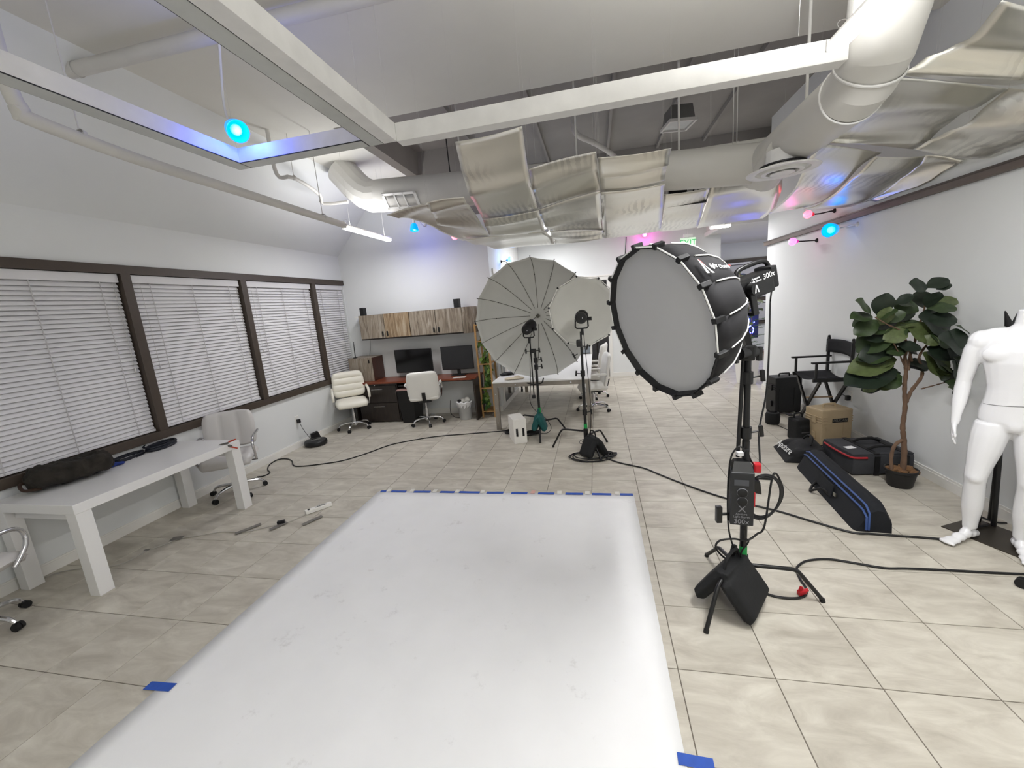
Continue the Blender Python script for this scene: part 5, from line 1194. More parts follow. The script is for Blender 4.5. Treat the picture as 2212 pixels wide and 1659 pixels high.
prof = [(1.0, 0.0), (0.97, 0.09), (0.905, 0.18), (0.80, 0.26), (0.665, 0.33), (0.50, 0.39), (0.33, 0.43), (0.20, 0.45)]
def spt(a, i, k=1.0): r, z = prof[i]; return sc_ + (g1 * math.cos(a) + g2 * math.sin(a)) * SR * r * k + ax * z
for k in range(NB):
    a0, a1 = pb0 + 2 * PI * k / NB, pb0 + 2 * PI * (k + 1) / NB
    b = B()
    b.grid(lambda u, v: spt(a0, int(round(v * 7))).lerp(spt(a1, int(round(v * 7))), u), 2, 7)
    pn = b.obj('shell_panel', m_sbx, t, True, world=True, angle=80); md = pn.modifiers.new('t', 'SOLIDIFY'); md.thickness = 0.0015; md.offset = 0
    B().tube([spt(a0, i, 1.012) for i in range(1, 8)], 0.0035, 6).obj('piping', m_wp, pn, True, world=True)
    e = spt(a0, 0); rd = (e - sc_).normalized(); td = rd.cross(ax)
    o = B(); 
    o.hull([tuple(e + rd * dx + td * dy + ax * dz) for dz in (-0.012, 0.045) for dx, dy in ((-0.012, -0.012), (0.016, -0.012), (0.016, 0.012), (-0.012, 0.012))], 0.003)
    o.obj('rod_pocket', m_rub, t, world=True)
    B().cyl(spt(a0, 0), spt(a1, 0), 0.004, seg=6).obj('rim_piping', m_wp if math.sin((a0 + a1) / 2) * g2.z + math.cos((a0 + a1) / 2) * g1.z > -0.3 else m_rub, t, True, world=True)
b = B()
lip = []
for rr, zz in ((0.985, -0.002), (0.955, 0.03)):
    row = []
    for k in range(NB): row.append(b.bm.verts.new(sc_ + (g1 * math.cos(pb0 + 2 * PI * k / NB) + g2 * math.sin(pb0 + 2 * PI * k / NB)) * SR * rr + ax * zz))
    lip.append(row)
b.skin(lip, False); b.obj('inner_lip', m_rub, t, world=True)
b = B(); rws = []
for j in range(1, 9):
    f = j / 8; row = []
    for k in range(NB * 2):
        a = pb0 + PI * k / NB; rr = SR * 0.955 * f * (math.cos(PI / NB) if k % 2 else 1.0)
        wob = 0.006 * noise.noise(Vector((math.cos(a) * f * 4, math.sin(a) * f * 4, 2.0))) * (1 - f ** 4)
        row.append(b.bm.verts.new(sc_ + (g1 * math.cos(a) + g2 * math.sin(a)) * rr + ax * (0.03 - 0.012 * (1 - f * f) + wob)))
    rws.append(row)
b.skin(rws, False); hv = b.bm.verts.new(sc_ + ax * 0.018); n = NB * 2
for k in range(n): b.bm.faces.new((hv, rws[0][k], rws[0][(k + 1) % n]))
b.obj('front_diffuser', m_sfr, t, True, world=True, angle=80)
# logo on the panel that faces up and towards the room
def panel_frame(k, fz, off=0.004):
    a0, a1 = pb0 + 2 * PI * k / NB, pb0 + 2 * PI * (k + 1) / NB
    p = (spt(a0, 1) + spt(a1, 1)) / 2; q = (spt(a0, 3) + spt(a1, 3)) / 2
    return a0, a1, p, q
best = None
tp = Vector((1565, 603))
for k in range(NB):
    a0, a1, p, q = panel_frame(k, 0)
    pr_ = proj((p + q) / 2); d2_ = (pr_[0] - 1552) ** 2 + (pr_[1] - 612) ** 2
    if best is None or d2_ < best[0]: best = (d2_, k, p, q, a0, a1)
_, kk, p, q, a0, a1 = best
xd = (q - p).normalized(); td = (spt(a1, 2) - spt(a0, 2)); 
nrm = xd.cross(td).normalized()
if nrm.dot(((p + q) / 2) - (sc_ + ax * 0.25)) < 0: nrm = -nrm
upv = nrm.cross(xd).normalized()
ctr = (p + q) / 2 + nrm * 0.014
LM = Matrix(((xd.x, upv.x, nrm.x, ctr.x), (xd.y, upv.y, nrm.y, ctr.y), (xd.z, upv.z, nrm.z, ctr.z), (0, 0, 0, 1))) @ Matrix.Diagonal((0.8, 0.8, 1, 1))
m_wl = M('white_print', (240, 240, 240), 0.5); m_rl = M('red_print', (225, 95, 90), 0.5)
text_mesh('light', 0.046, m_wl, t, LM @ Matrix.Translation((-0.052, 0.004, 0)), font_shear=0.3, world=True, depth=0.001)
text_mesh('Dome', 0.044, m_wl, t, LM @ Matrix.Translation((0.052, -0.004, 0.0)), font_shear=0.3, world=True, depth=0.001)
text_mesh('SE', 0.02, m_rl, t, LM @ Matrix.Translation((0.125, 0.004, 0.0)), world=True, depth=0.001)
b = B()
for pts, nm, mt_ in (([(-0.145, -0.05), (-0.122, -0.05), (-0.118, 0.03), (-0.128, 0.055)], 'logo_stroke', m_wl), ([(-0.128, 0.055), (-0.118, 0.03), (-0.10, 0.0), (-0.112, 0.045)], 'logo_stroke', m_rl), ([(-0.118, 0.03), (-0.10, 0.0), (-0.07, -0.05), (-0.092, -0.05)], 'logo_stroke', m_wl)):
    B().prism(pts, 0.002, LM @ Matrix.Translation((-0.03, 0.0, 0))).obj(nm, mt_, t, world=True)
# lamp body behind the dome
t = thing('studio_light', 'long black studio lamp with carrying handle behind the big softbox', 'lamp', tuple(piv))
sx3 = ax.cross(Vector((0, 0, 1))).normalized(); uz = sx3.cross(ax)
def lp(a, s, u): return piv + ax * a + sx3 * s + uz * u
def lbox(a0, a1, s0, s1, u0, u1, nm, mat, bev=0.008):
    return B().hull([lp(a0, s0, u0), lp(a1, s0, u0), lp(a1, s1, u0), lp(a0, s1, u0), lp(a0, s0, u1), lp(a1, s0, u1), lp(a1, s1, u1), lp(a0, s1, u1)], bev).obj(nm, mat, t, world=True)
B().cyl(lp(-0.12, 0, 0), lp(-0.05, 0, 0), 0.085, 0.075, 24).obj('mount_ring', m_stand, t, True, world=True)
lbox(-0.06, 0.20, -0.062, 0.062, -0.065, 0.06, 'housing', m_stand, 0.016)
lbox(0.19, 0.235, -0.058, 0.058, -0.05, 0.075, 'rear_cap', m_rub, 0.014)
B().tube(smooth_path([lp(0.0, 0, 0.058), lp(0.01, 0, 0.10), lp(0.06, 0, 0.112), lp(0.17, 0, 0.112), lp(0.225, 0, 0.095), lp(0.24, 0, 0.05)], 5), 0.013, 10).obj('carry_handle', m_stand, t, True, world=True)
for s in (-1, 1):
    lbox(-0.005, 0.035, s * 0.066, s * 0.082, -0.13, 0.02, 'yoke_arm', m_stand, 0.005)
    B().cyl(lp(0.015, s * 0.07, 0.0), lp(0.015, s * 0.105, 0.0), 0.034, seg=20).obj('tilt_knob', m_stand, t, True, world=True)
lbox(-0.005, 0.035, -0.082, 0.082, -0.145, -0.128, 'yoke_base', m_stand, 0.004)
side = 1 if (lp(0, 0.1, 0) - CAM).length < (lp(0, -0.1, 0) - CAM).length else -1
TMx = frame(lp(0.11, side * 0.0635, 0.035), ax if proj(lp(0.2, 0, 0))[0] > proj(lp(0, 0, 0))[0] else -ax, uz)
text_mesh('300x', 0.042, m_wl, t, TMx @ Matrix.Translation((0.05, 0.0, 0)), world=True, depth=0.001)
text_mesh('Aputure\nLight Storm', 0.017, m_wl, t, TMx @ Matrix.Translation((-0.045, 0.002, 0)), world=True, depth=0.001)
KM = frame(lp(0.015, side * 0.106, 0.0), ax, uz)
b = B(); b.prism([(-0.016, -0.02), (-0.008, -0.02), (0.0, 0.012), (-0.003, 0.022)], 0.0015, KM).prism([(-0.003, 0.022), (0.0, 0.012), (0.008, -0.02), (0.016, -0.02), (0.004, 0.022)], 0.0015, KM); b.obj('knob_emblem', m_wl, t, world=True)
rear = lp(0.22, side * 0.03, -0.03)
# control box on the column
cb = Vector((0.455, 0.09, 0.745))
t = thing('control_box', 'black lamp control box clamped to the softbox stand', 'control box', tuple(cb), R_(-8))
m_cb = M('box_charcoal', (34, 35, 38), 0.5, var=0.04)
B().hull([(-0.062, -0.045, -0.21), (0.062, -0.045, -0.21), (0.062, 0.045, -0.21), (-0.062, 0.045, -0.21), (-0.062, -0.045, 0.12), (0.062, -0.045, 0.12), (0.062, 0.045, 0.15), (-0.062, 0.045, 0.15)], 0.008).obj('body', m_cb, t)
B().hull([(-0.055, -0.04, 0.12), (0.055, -0.04, 0.12), (0.055, 0.04, 0.145), (-0.055, 0.04, 0.145), (-0.04, -0.005, 0.175), (0.045, -0.005, 0.175), (0.045, 0.035, 0.18), (-0.04, 0.035, 0.18)]).obj('top_cap', m_stand, t)
B().box((-0.005, -0.046, 0.06), (0.075, 0.002, 0.035)).obj('display', M('display_grey', (76, 78, 84), 0.3), t)
for z in (0.0, -0.055): B().lathe([(0.027, 0.0), (0.027, 0.006), (0.022, 0.010), (0.001, 0.010)], (0, -0.045, z), (0, -1, 0), 20).obj('dial', m_rub, t, True); B().lathe([(0.027, 0.0), (0.029, 0.003), (0.027, 0.006)], (0, -0.046, z), (0, -1, 0), 20, cap=False).obj('dial_ring', M('ring_grey', (120, 120, 124), 0.4), t, True)
FMx = frame((0, -0.0465, 0), (1, 0, 0), (0, 0, 1))
text_mesh('300x', 0.04, M('grey_print', (140, 140, 144), 0.5), t, FMx @ Matrix.Translation((-0.002, -0.185, 0)), depth=0.001)
text_mesh('Aputure\nLight Storm', 0.018, M('grey_print'), t, FMx @ Matrix.Translation((-0.002, -0.145, 0)), depth=0.001)
text_mesh('X', 0.055, M('grey_print'), t, FMx @ Matrix.Translation((0, -0.105, 0)), depth=0.001)
B().box((0.085, 0.03, 0.13), (0.04, 0.05, 0.055), bev=0.01).obj('red_lever', M('red_plastic', (190, 24, 36), 0.4), t); B().box((0.07, 0.02, -0.06), (0.012, 0.05, 0.09), bev=0.004).obj('red_latch', M('red_plastic'), t)
B().cyl((0.02, 0.0, -0.21), (0.02, 0.0, -0.255), 0.016, seg=12).obj('connector', m_rub, t, True); B().cyl((0.03, 0.02, 0.17), (0.03, 0.02, 0.24), 0.013, seg=12).obj('connector', m_rub, t, True)
B().hull([(0.06, 0.0, -0.02), (0.11, 0.0, -0.03), (0.11, 0.06, -0.03), (0.06, 0.06, -0.02), (0.06, 0.0, 0.06), (0.10, 0.0, 0.05), (0.10, 0.06, 0.05), (0.06, 0.06, 0.06)], 0.008).obj('mount_clamp', m_stand, t)
tknob(t, (cb.x - 0.055, cb.y, cb.z - 0.16), (-1, -0.1, 0), 0.05, 1.5)
# cables of the softbox
cable('head cable hanging from the softbox lamp down to the control box', [rear, FZ(1664, 650, 1.8), FY(1661, 760, 0.36), FY(1655, 850, 0.34), FY(1640, 930, 0.28), (0.58, 0.17, 0.86), (0.53, 0.14, 0.89), (0.50, 0.12, 0.95)], 0.0055, name='lamp_wire')
cl_ = []
for k in range(34):
    a = 2 * PI * k / 11 + 1.2; w = 0.022 * math.sin(k * 0.61)
    cl_.append((0.60 + (0.115 + w) * math.cos(a) * 0.95, 0.13 + 0.03 * math.cos(a) + 0.004 * k / 11, 0.66 + (0.135 + w) * math.sin(a)))
cable('black cable coil hanging on the control box of the softbox stand', [(0.545, 0.12, 0.80)] + cl_ + [(0.60, 0.12, 0.50), (0.56, 0.12, 0.44), (0.50, 0.11, 0.40), (0.42, 0.09, 0.42), (0.34, 0.08, 0.41), (0.32, 0.08, 0.36), (0.38, 0.10, 0.28), (0.45, 0.13, 0.25)], 0.006, name='cable_coil')
cable('thin cable looping left of the control box to the stand base', [(0.475, 0.10, 0.98), (0.44, 0.09, 1.01), (0.40, 0.09, 0.95), (0.385, 0.09, 0.80), (0.385, 0.09, 0.60), (0.40, 0.10, 0.45), (0.44, 0.12, 0.32), (0.47, 0.13, 0.26)], 0.005, name='thin_cable')
cable('short cable under the control box of the softbox stand', [(0.475, 0.085, 0.49), (0.48, 0.08, 0.44), (0.50, 0.08, 0.41), (0.47, 0.10, 0.33), (0.475, 0.12, 0.27)], 0.005, name='thin_cable')
o = B().box((0.455, 0.12, 0.955), (0.035, 0.03, 0.022), 0.2, 0.004).obj('cable_tag', m_wl, None); setp(o, 'white tag on the thin cable of the softbox stand', 'tag')
sandbag('big black sandbag draped over the front leg of the softbox stand', (0.405, 0.06), math.atan2(-0.36, -0.30), 0.30, 0.25, m_sb, top=0.285, spread=0.11)
cable('black cable from the sandbag past the red connector to the mannequin side', [g(1632, 1270), g(1660, 1284), g(1690, 1291), g(1722, 1292), g(1740, 1285), g(1741, 1270), g(1728, 1250), g(1721, 1230), FZ(1727, 1220, 0.01), g(1745, 1211), g(1790, 1208), g(1850, 1217), g(1910, 1227), g(1960, 1228), g(2050, 1232), g(2140, 1237), g(2215, 1240), g(2290, 1240)], 0.0075)
p = FZ(1732, 1282, 0.012)
t = thing('red_connector', 'red plastic clip on the cable beside the softbox stand foot', 'connector', (p.x, p.y, 0.0), 0.4)
B().box((0, 0, 0.02), (0.05, 0.03, 0.03), bev=0.006).obj('body', M('red_plastic'), t); B().box((-0.01, 0.0, 0.045), (0.018, 0.014, 0.035), Matrix.Rotation(0.4, 4, 'Y'), 0.003).obj('tab', M('red_plastic'), t); B().cyl((0.02, 0, 0.02), (0.05, 0.01, 0.018), 0.011, seg=10).obj('sleeve', M('red_plastic'), t, True)
# ================================================================ gear along the right wall
m_case = M('case_black', (15, 16, 18), 0.5, var=0.06, scale=12)
m_tan = M('case_tan', (180, 160, 128), 0.5, var=0.04, scale=10)
def hard_case(name, label, loc, rotz, w, d, h, mat, word=None, wheels=False):
    t = thing(name, label, 'case', loc, rotz, 'hard equipment cases')
    z0 = 0.03 if wheels else 0.012
    B().box((0, 0, z0 + (h - z0) / 2), (w, d, h - z0), bev=0.018).obj('shell', mat, t)
    for s in (-1, 1):
        for k in (0, 1, 2): B().box((s * (w / 2 + 0.001), 0.0, h * 0.66 + k * 0.028), (0.012, d * 0.96, 0.012), bev=0.003).obj('rib', mat, t)
    for k in (0, 1): B().bx(-w / 2 + 0.05 + k * (w - 0.16), -w / 2 + 0.11 + k * (w - 0.16), -d / 2 - 0.004, -d / 2 + 0.01, 0.05, h - 0.16).obj('face_rib', mat, t)
    for z in (0.28, 0.72): B().box((-w / 2 - 0.010, -d * 0.1, h * z), (0.020, 0.05, 0.085), bev=0.005).obj('latch', mat if not word else mat, t)
    hd = B().tube(smooth_path([(-0.075, 0, h - 0.005), (-0.07, 0, h + 0.03), (-0.055, 0, h + 0.038), (0.055, 0, h + 0.038), (0.07, 0, h + 0.03), (0.075, 0, h - 0.005)], 3), 0.011, 8).obj('carry_handle', m_case if not word else mat, t, True)
    for sx_ in (-1, 1):
        for sy_ in (-1, 1): B().box((sx_ * (w / 2 - 0.03), sy_ * (d / 2 - 0.03), z0 / 2), (0.035, 0.035, z0)).obj('foot', m_rub, t)
    if word:
        B().box((0.03, -d / 2 - 0.003, h * 0.70), (w * 0.50, 0.004, 0.045)).obj('name_plate', m_rub, t)
        text_mesh(word, 0.042, M('plate_grey', (120, 116, 108), 0.5), t, frame((0.03, -d / 2 - 0.0055, h * 0.70), (1, 0, 0), (0, 0, 1)))
        B().box((-w * 0.30, -d / 2 - 0.012, 0.07), (0.05, 0.02, 0.05), bev=0.005).obj('latch', m_rub, t)
        for k in range(4): B().bx(-w / 2 + 0.01, -w / 2 + 0.06, -d / 2 - 0.006, -d / 2, h * 0.55 + k * 0.035, h * 0.55 + k * 0.035 + 0.014).obj('corner_rib', mat, t)
    if wheels:
        for s in (-1, 1): B().cyl((s * (w / 2 - 0.06), d / 2 - 0.03, 0.04), (s * (w / 2 - 0.02), d / 2 - 0.03, 0.04), 0.04, seg=16).obj('wheel', m_rub, t, True)
    return t
hard_case('equipment_case', 'tall black hard equipment case standing by the right wall', (2.36, 4.28, 0), R_(8), 0.37, 0.26, 0.56, m_case, None, True)
hard_case('equipment_case', 'tan hard equipment case with a dark name plate before the folding chair', (2.31, 2.95, 0), R_(13), 0.36, 0.27, 0.435, m_tan, 'PELICAN')
sp = (2.01, 3.72, 0)
t = thing('smart_speaker', 'round black fabric speaker on the floor beside the black case', 'speaker', sp)
B().lathe([(0.07, 0.0), (0.085, 0.012), (0.09, 0.05), (0.09, 0.13), (0.08, 0.16), (0.06, 0.17), (0.001, 0.168)], seg=28).obj('body', m_sb, t, True)
B().lathe([(0.05, 0.170), (0.055, 0.172), (0.001, 0.174)], seg=24).obj('touch_top', M('gloss_black'), t, True)
cable('thin black cord from the round speaker to the backpack', [(2.03, 3.64, 0.01), (2.06, 3.50, 0.005), (2.10, 3.36, 0.005), (2.16, 3.28, 0.005), (2.18, 3.34, 0.03), (2.15, 3.38, 0.10)], 0.004, name='speaker_wire')
# black backpack between the cases
t = thing('backpack', 'small upright black camera backpack leaning on the tan case', 'bag', (2.04, 3.04, 0), R_(12))
o = remeshed(B().box((0, 0, 0.15), (0.16, 0.20, 0.28), bev=0.03).box((0, -0.10, 0.12), (0.12, 0.05, 0.18), bev=0.02), 'body', m_sb, t, 0.010, 4); o.location.z = -min(v.co.z for v in o.data.vertices) + 0.002
B().tube(smooth_path([(-0.05, 0.02, 0.27), (-0.04, 0.02, 0.33), (0.04, 0.02, 0.33), (0.05, 0.02, 0.27)], 4), 0.010, 8).obj('grab_handle', m_sb, t, True)
B().box((0, -0.128, 0.13), (0.10, 0.004, 0.012)).obj('zip', M('zip_grey', (70, 70, 74), 0.4), t)
B().hull([(-0.10, 0.04, 0.30), (-0.02, 0.06, 0.29), (-0.02, 0.13, 0.30), (-0.10, 0.12, 0.31), (-0.10, 0.04, 0.31), (-0.02, 0.06, 0.30), (-0.02, 0.13, 0.31), (-0.10, 0.12, 0.32)]).obj('flap', m_sb, t)
# lettered saddle bag
p = FZ(1716, 985)
t = thing('saddle_bag', 'flat black double sandbag with white lettering lying on the floor', 'sandbag', (1.85, 2.52, 0), R_(-8))
b = B()
b.hull([(-0.22, -0.26, 0), (0.20, -0.26, 0), (0.20, 0.26, 0), (-0.22, 0.26, 0), (-0.06, -0.22, 0.13), (0.16, -0.20, 0.15), (0.16, 0.20, 0.15), (-0.06, 0.22, 0.13)])
b.ball((0.04, 0.0, 0.10), 0.12, 12, (1.0, 1.5, 0.6)); b.ball((-0.05, 0.16, 0.07), 0.09, 10, (1.3, 1, 0.7)); b.ball((-0.05, -0.16, 0.07), 0.09, 10, (1.3, 1, 0.7))
o = remeshed(b, 'bag', m_sb, t, 0.012, 5); o.location.z = -min(v.co.z for v in o.data.vertices) + 0.001
B().tube(smooth_path([(0.05, -0.12, 0.16), (0.08, -0.06, 0.22), (0.08, 0.06, 0.22), (0.05, 0.12, 0.16)], 4), 0.011, 8).obj('handle', m_sb, t, True)
sl_n = Vector((-0.13, 0, 0.16)).normalized()
text_mesh('Aputure', 0.105, m_wl, t, frame((-0.168, -0.03, 0.103), (0.12, -0.99, 0.0), (0.62, 0, 0.78)), depth=0.001)
B().box((-0.02, 0.26, 0.10), (0.03, 0.05, 0.02), 0.5, 0.006).obj('buckle', M('steel_clip', (150, 148, 140), 0.3, metal=0.9), t)
# grey padded bag
m_gb = M('grey_nylon', (54, 55, 59), 0.8, var=0.08, scale=14, bump=0.1, bscale=70)
t = thing('padded_bag', 'dark grey padded equipment bag with red trim beside the fig plant', 'bag', (2.30, 2.22, 0), R_(4))
B().box((0, 0, 0.11), (0.54, 0.50, 0.20), bev=0.03).obj('body', m_gb, t, True)
B().box((0, 0, 0.212), (0.53, 0.47, 0.02), bev=0.008).obj('lid', m_gb, t, True)
B().tube(smooth_path([(-0.27, 0.20, 0.19), (-0.285, 0.05, 0.19), (-0.285, -0.15, 0.19), (-0.26, -0.245, 0.19), (-0.15, -0.258, 0.19)], 4), 0.010, 8).obj('red_trim', M('red_webbing', (168, 28, 38), 0.6), t, True)
for x in (-0.06, 0.19):
    B().bx(x - 0.022, x + 0.022, -0.262, -0.252, 0.01, 0.20).bx(x - 0.022, x + 0.022, -0.25, 0.24, 0.222, 0.228).obj('strap', m_rub, t)
B().tube(smooth_path([(-0.06, -0.12, 0.23), (0.0, -0.13, 0.255), (0.12, -0.13, 0.255), (0.19, -0.12, 0.23)], 4), 0.013, 8).obj('grip', m_rub, t, True)
B().tube(smooth_path([(-0.06, 0.10, 0.23), (0.0, 0.09, 0.26), (0.12, 0.09, 0.26), (0.19, 0.10, 0.23)], 4), 0.013, 8).obj('grip', m_rub, t, True)
B().box((-0.18, -0.05, 0.224), (0.09, 0.06, 0.003), 0.2).obj('label_card', m_wl, t)
# long black bag with blue piping
m_lb = M('long_bag_black', (12, 15, 22), 0.85, var=0.08, scale=20, bump=0.1, bscale=80); m_bp = M('blue_piping', (58, 84, 140), 0.6)
L0, L1 = Vector((1.675, 0.93, 0)), Vector((1.80, 2.17, 0))
dv = (L1 - L0).normalized(); nv = Vector((dv.y, -dv.x, 0)); ln = (L1 - L0).length
t = thing('tripod_bag', 'long black padded stand bag with blue piping lying on the tiles', 'bag', tuple(L0), math.atan2(dv.y, dv.x) - PI / 2)
# local: y along the bag, x across (right = +x)
sec = [(-0.145, 0.0), (0.105, 0.0), (0.10, 0.10), (0.05, 0.215), (0.0, 0.228), (-0.055, 0.20)]
def ring_at(b, y, kx, kz, shift=0): return [b.bm.verts.new((x * kx + shift, y, z * kz)) for x, z in sec]
b = B(); rr = [ring_at(b, 0.0, 0.9, 0.78), ring_at(b, 0.03, 0.98, 0.92), ring_at(b, 0.08, 1, 1), ring_at(b, ln * 0.5, 1.0, 1.0), ring_at(b, ln - 0.08, 1, 1), ring_at(b, ln, 0.93, 0.86)]
b.skin(rr); b.obj('body', m_lb, t, True, angle=28)
for dx, dz in ((-0.060, 0.203), (-0.078, 0.165)):
    B().tube([(dx * 0.9, -0.008, 0.02), (dx * 0.92, -0.008, dz * 0.75), (dx, 0.04, dz * 0.98), (dx, 0.10, dz), (dx, ln - 0.08, dz), (dx * 0.93, ln - 0.004, dz * 0.86)], 0.008, 8).obj('piping', m_bp, t, True)
B().hull([(-0.135, ln * 0.36, 0.06), (-0.128, ln * 0.36, 0.06), (-0.128, ln * 0.62, 0.06), (-0.135, ln * 0.62, 0.06), (-0.108, ln * 0.38, 0.15), (-0.10, ln * 0.38, 0.15), (-0.10, ln * 0.60, 0.15), (-0.108, ln * 0.60, 0.15)]).obj('side_pocket', m_lb, t)
B().tube(smooth_path([(-0.118, ln * 0.40, 0.05), (-0.16, ln * 0.43, 0.09), (-0.20, ln * 0.48, 0.05), (-0.21, ln * 0.53, 0.012), (-0.16, ln * 0.60, 0.03), (-0.12, ln * 0.62, 0.06)], 5), 0.011, 8).obj('carry_handle', m_rub, t, True)
B().box((-0.118, ln * 0.33, 0.10), (0.012, 0.04, 0.03), bev=0.004).obj('buckle', M('steel_clip'), t)

# ================================================================ tall folding director's chair
t = thing('director_chair', 'tall black folding canvas chair facing into the room by the right wall', 'chair', (2.42, 3.38, 0))
m_bw = M('black_wood', (15, 14, 14), 0.4, var=0.06); m_cv = M('black_canvas', (17, 18, 23), 0.9, var=0.08, bump=0.1, bscale=120)
X0, X1, Y0, Y1 = -0.19, 0.19, -0.26, 0.26; sz = 0.70
for y in (Y0, Y1):
    B().box((0, y, sz + 0.02), (0.44, 0.03, 0.045), bev=0.004).obj('seat_rail', m_bw, t)
    B().box((-0.01, y, 0.935), (0.46, 0.045, 0.022), bev=0.006).obj('armrest', m_bw, t)
    B().cyl((-0.185, y, sz + 0.04), (-0.185, y, 0.925), 0.015, seg=10).obj('arm_post', m_bw, t, True)
    p = B().box((0.185, y, 0.94), (0.03, 0.03, 0.48), bev=0.004).obj('back_post', m_bw, t)
    B().ball((0.185, y, 1.19), 0.018, 10).obj('finial', m_bw, p, True)
    B().box((0, y, 0.025), (0.42, 0.035, 0.035), bev=0.004).obj('floor_rail', m_bw, t)
for x in (-0.15, 0.15):
    for s in (-1, 1):
        a, bpt = Vector((x + s * 0.012, s * Y1, 0.04)), Vector((x + s * 0.012, -s * Y1, sz))
        d = bpt - a; mt = Matrix.Translation((a + bpt) / 2) @ d.to_track_quat('Z', 'Y').to_matrix().to_4x4()
        B().box((0, 0, 0), (0.022, 0.04, d.length)).xform(mt).obj('cross_leg', m_bw, t)
for z in (0.16, 0.30): B().cyl((-0.15, -0.06 if z < 0.2 else 0.03, z + 0.14), (0.15, -0.06 if z < 0.2 else 0.03, z + 0.14), 0.011, seg=8).obj('foot_bar', M('pale_wood', (176, 150, 122), 0.5), t, True)
b = B(); b.grid(lambda u, v: (-0.20 + 0.40 * u, Y0 + (Y1 - Y0) * v, sz + 0.047 - 0.05 * math.sin(PI * v)), 4, 12)
o = b.obj('seat', m_cv, t, True); md = o.modifiers.new('t', 'SOLIDIFY'); md.thickness = 0.004
b = B(); b.grid(lambda u, v: (0.17 + 0.035 * math.sin(PI * v), Y0 - 0.02 + (Y1 - Y0 + 0.04) * v, 0.985 + 0.17 * u + 0.012 * math.sin(PI * v)), 4, 12)
o = b.obj('back_canvas', m_cv, t, True); md = o.modifiers.new('t', 'SOLIDIFY'); md.thickness = 0.004
outlet('wall outlet with a black plug on the right wall behind the folding chair', (XR, 3.18, 0.50), R_(-90))
cable('thin black cord from the right wall outlet to the floor', [(2.62, 3.18, 0.47), (2.60, 3.25, 0.50), (2.59, 3.34, 0.44), (2.60, 3.44, 0.25), (2.60, 3.52, 0.10), (2.56, 3.6, 0.01), (2.35, 3.75, 0.006)], 0.004, name='speaker_wire')

# ================================================================ fiddle-leaf fig
m_bark = M('fig_bark', (112, 88, 70), 0.85, var=0.18, scale=14, bump=0.3, bscale=40)
m_lf = M('fig_leaf', (50, 66, 36), 0.45, var=0.22, scale=7); m_lf2 = M('fig_leaf_dark', (28, 40, 28), 0.42, var=0.2, scale=7); m_lf3 = M('fig_leaf_light', (84, 96, 56), 0.48, var=0.2, scale=7)
fy = 1.76; fb = (2.33, fy, 0)
t = thing('fig_plant', 'tall fiddle-leaf fig with bare trunks in a black nursery pot', 'plant', fb)
B().lathe([(0.085, 0.0), (0.09, 0.01), (0.112, 0.14), (0.122, 0.145), (0.122, 0.165), (0.112, 0.165), (0.108, 0.145), (0.001, 0.14)], seg=30).obj('pot', M('pot_black', (30, 29, 28), 0.6), t, True)
b = B()
for k in range(40):
    a, r = random.uniform(0, 6.28), random.uniform(0, 0.095); b.ball((r * math.cos(a), r * math.sin(a), 0.145 + random.uniform(0, .02)), random.uniform(.018, .035), 6, (1.3, 1, 0.6))
o = b.obj('soil', M('moss_brown', (116, 84, 54), 0.95, var=0.3, scale=30), t, True); o['kind'] = 'stuff'
fq = lambda px, py, dy=0.0: FY(px, py, fy + dy)
def trunk(pts, r0, r1):
    pp = smooth_path(pts, 5); n = len(pp) - 1
    B().tube(pp, 0, 10, rs=[r0 + (r1 - r0) * i / n + 0.002 * math.sin(i * 2.3) for i in range(n + 1)]).obj('trunk', m_bark, t, True, world=True)
trunk([fq(1948, 1035), fq(1953, 985), fq(1952, 945), fq(1950, 920), fq(1955, 880), fq(1954, 840), fq(1957, 800), fq(1955, 770), fq(1962, 740)], 0.023, 0.011)
trunk([fq(1928, 1030, -.03), fq(1925, 990, -.03), fq(1933, 962, -.03), fq(1950, 950, 0.0)], 0.014, 0.014)
trunk([fq(1957, 870), fq(1968, 845, .02), fq(1990, 815, .04), fq(1991, 795, .05), fq(1985, 775, .05), fq(1994, 755, .05), fq(2012, 735, .06)], 0.015, 0.008)
trunk([fq(1962, 800), fq(1965, 770, .04), fq(1976, 740, .05), fq(1980, 715, .05), fq(1988, 695, .05), fq(1996, 672, .05), fq(2000, 640, .05)], 0.011, 0.006)
trunk([fq(1954, 835), fq(1940, 820, -.05), fq(1928, 815, -.08)], 0.006, 0.004)
trunk([fq(1990, 840, .04), fq(2020, 832, .06), fq(2042, 826, .08)], 0.006, 0.004)
trunk([fq(1958, 800), fq(1945, 770, -.05), fq(1930, 740, -.1)], 0.008, 0.004)
trunk([fq(1970, 780), fq(1950, 720, -.04), fq(1915, 700, -.1), fq(1890, 685, -.12)], 0.008, 0.004)
leafM = [leafmesh('fig_leaf', 1.0, 0.74, 0.16, m_lf, 0.14, 0.03, 10, 6), leafmesh('fig_leaf', 1.0, 0.78, 0.10, m_lf2, 0.10, 0.025, 10, 6), leafmesh('fig_leaf', 1.0, 0.70, 0.22, m_lf3, 0.18, 0.03, 10, 6)]
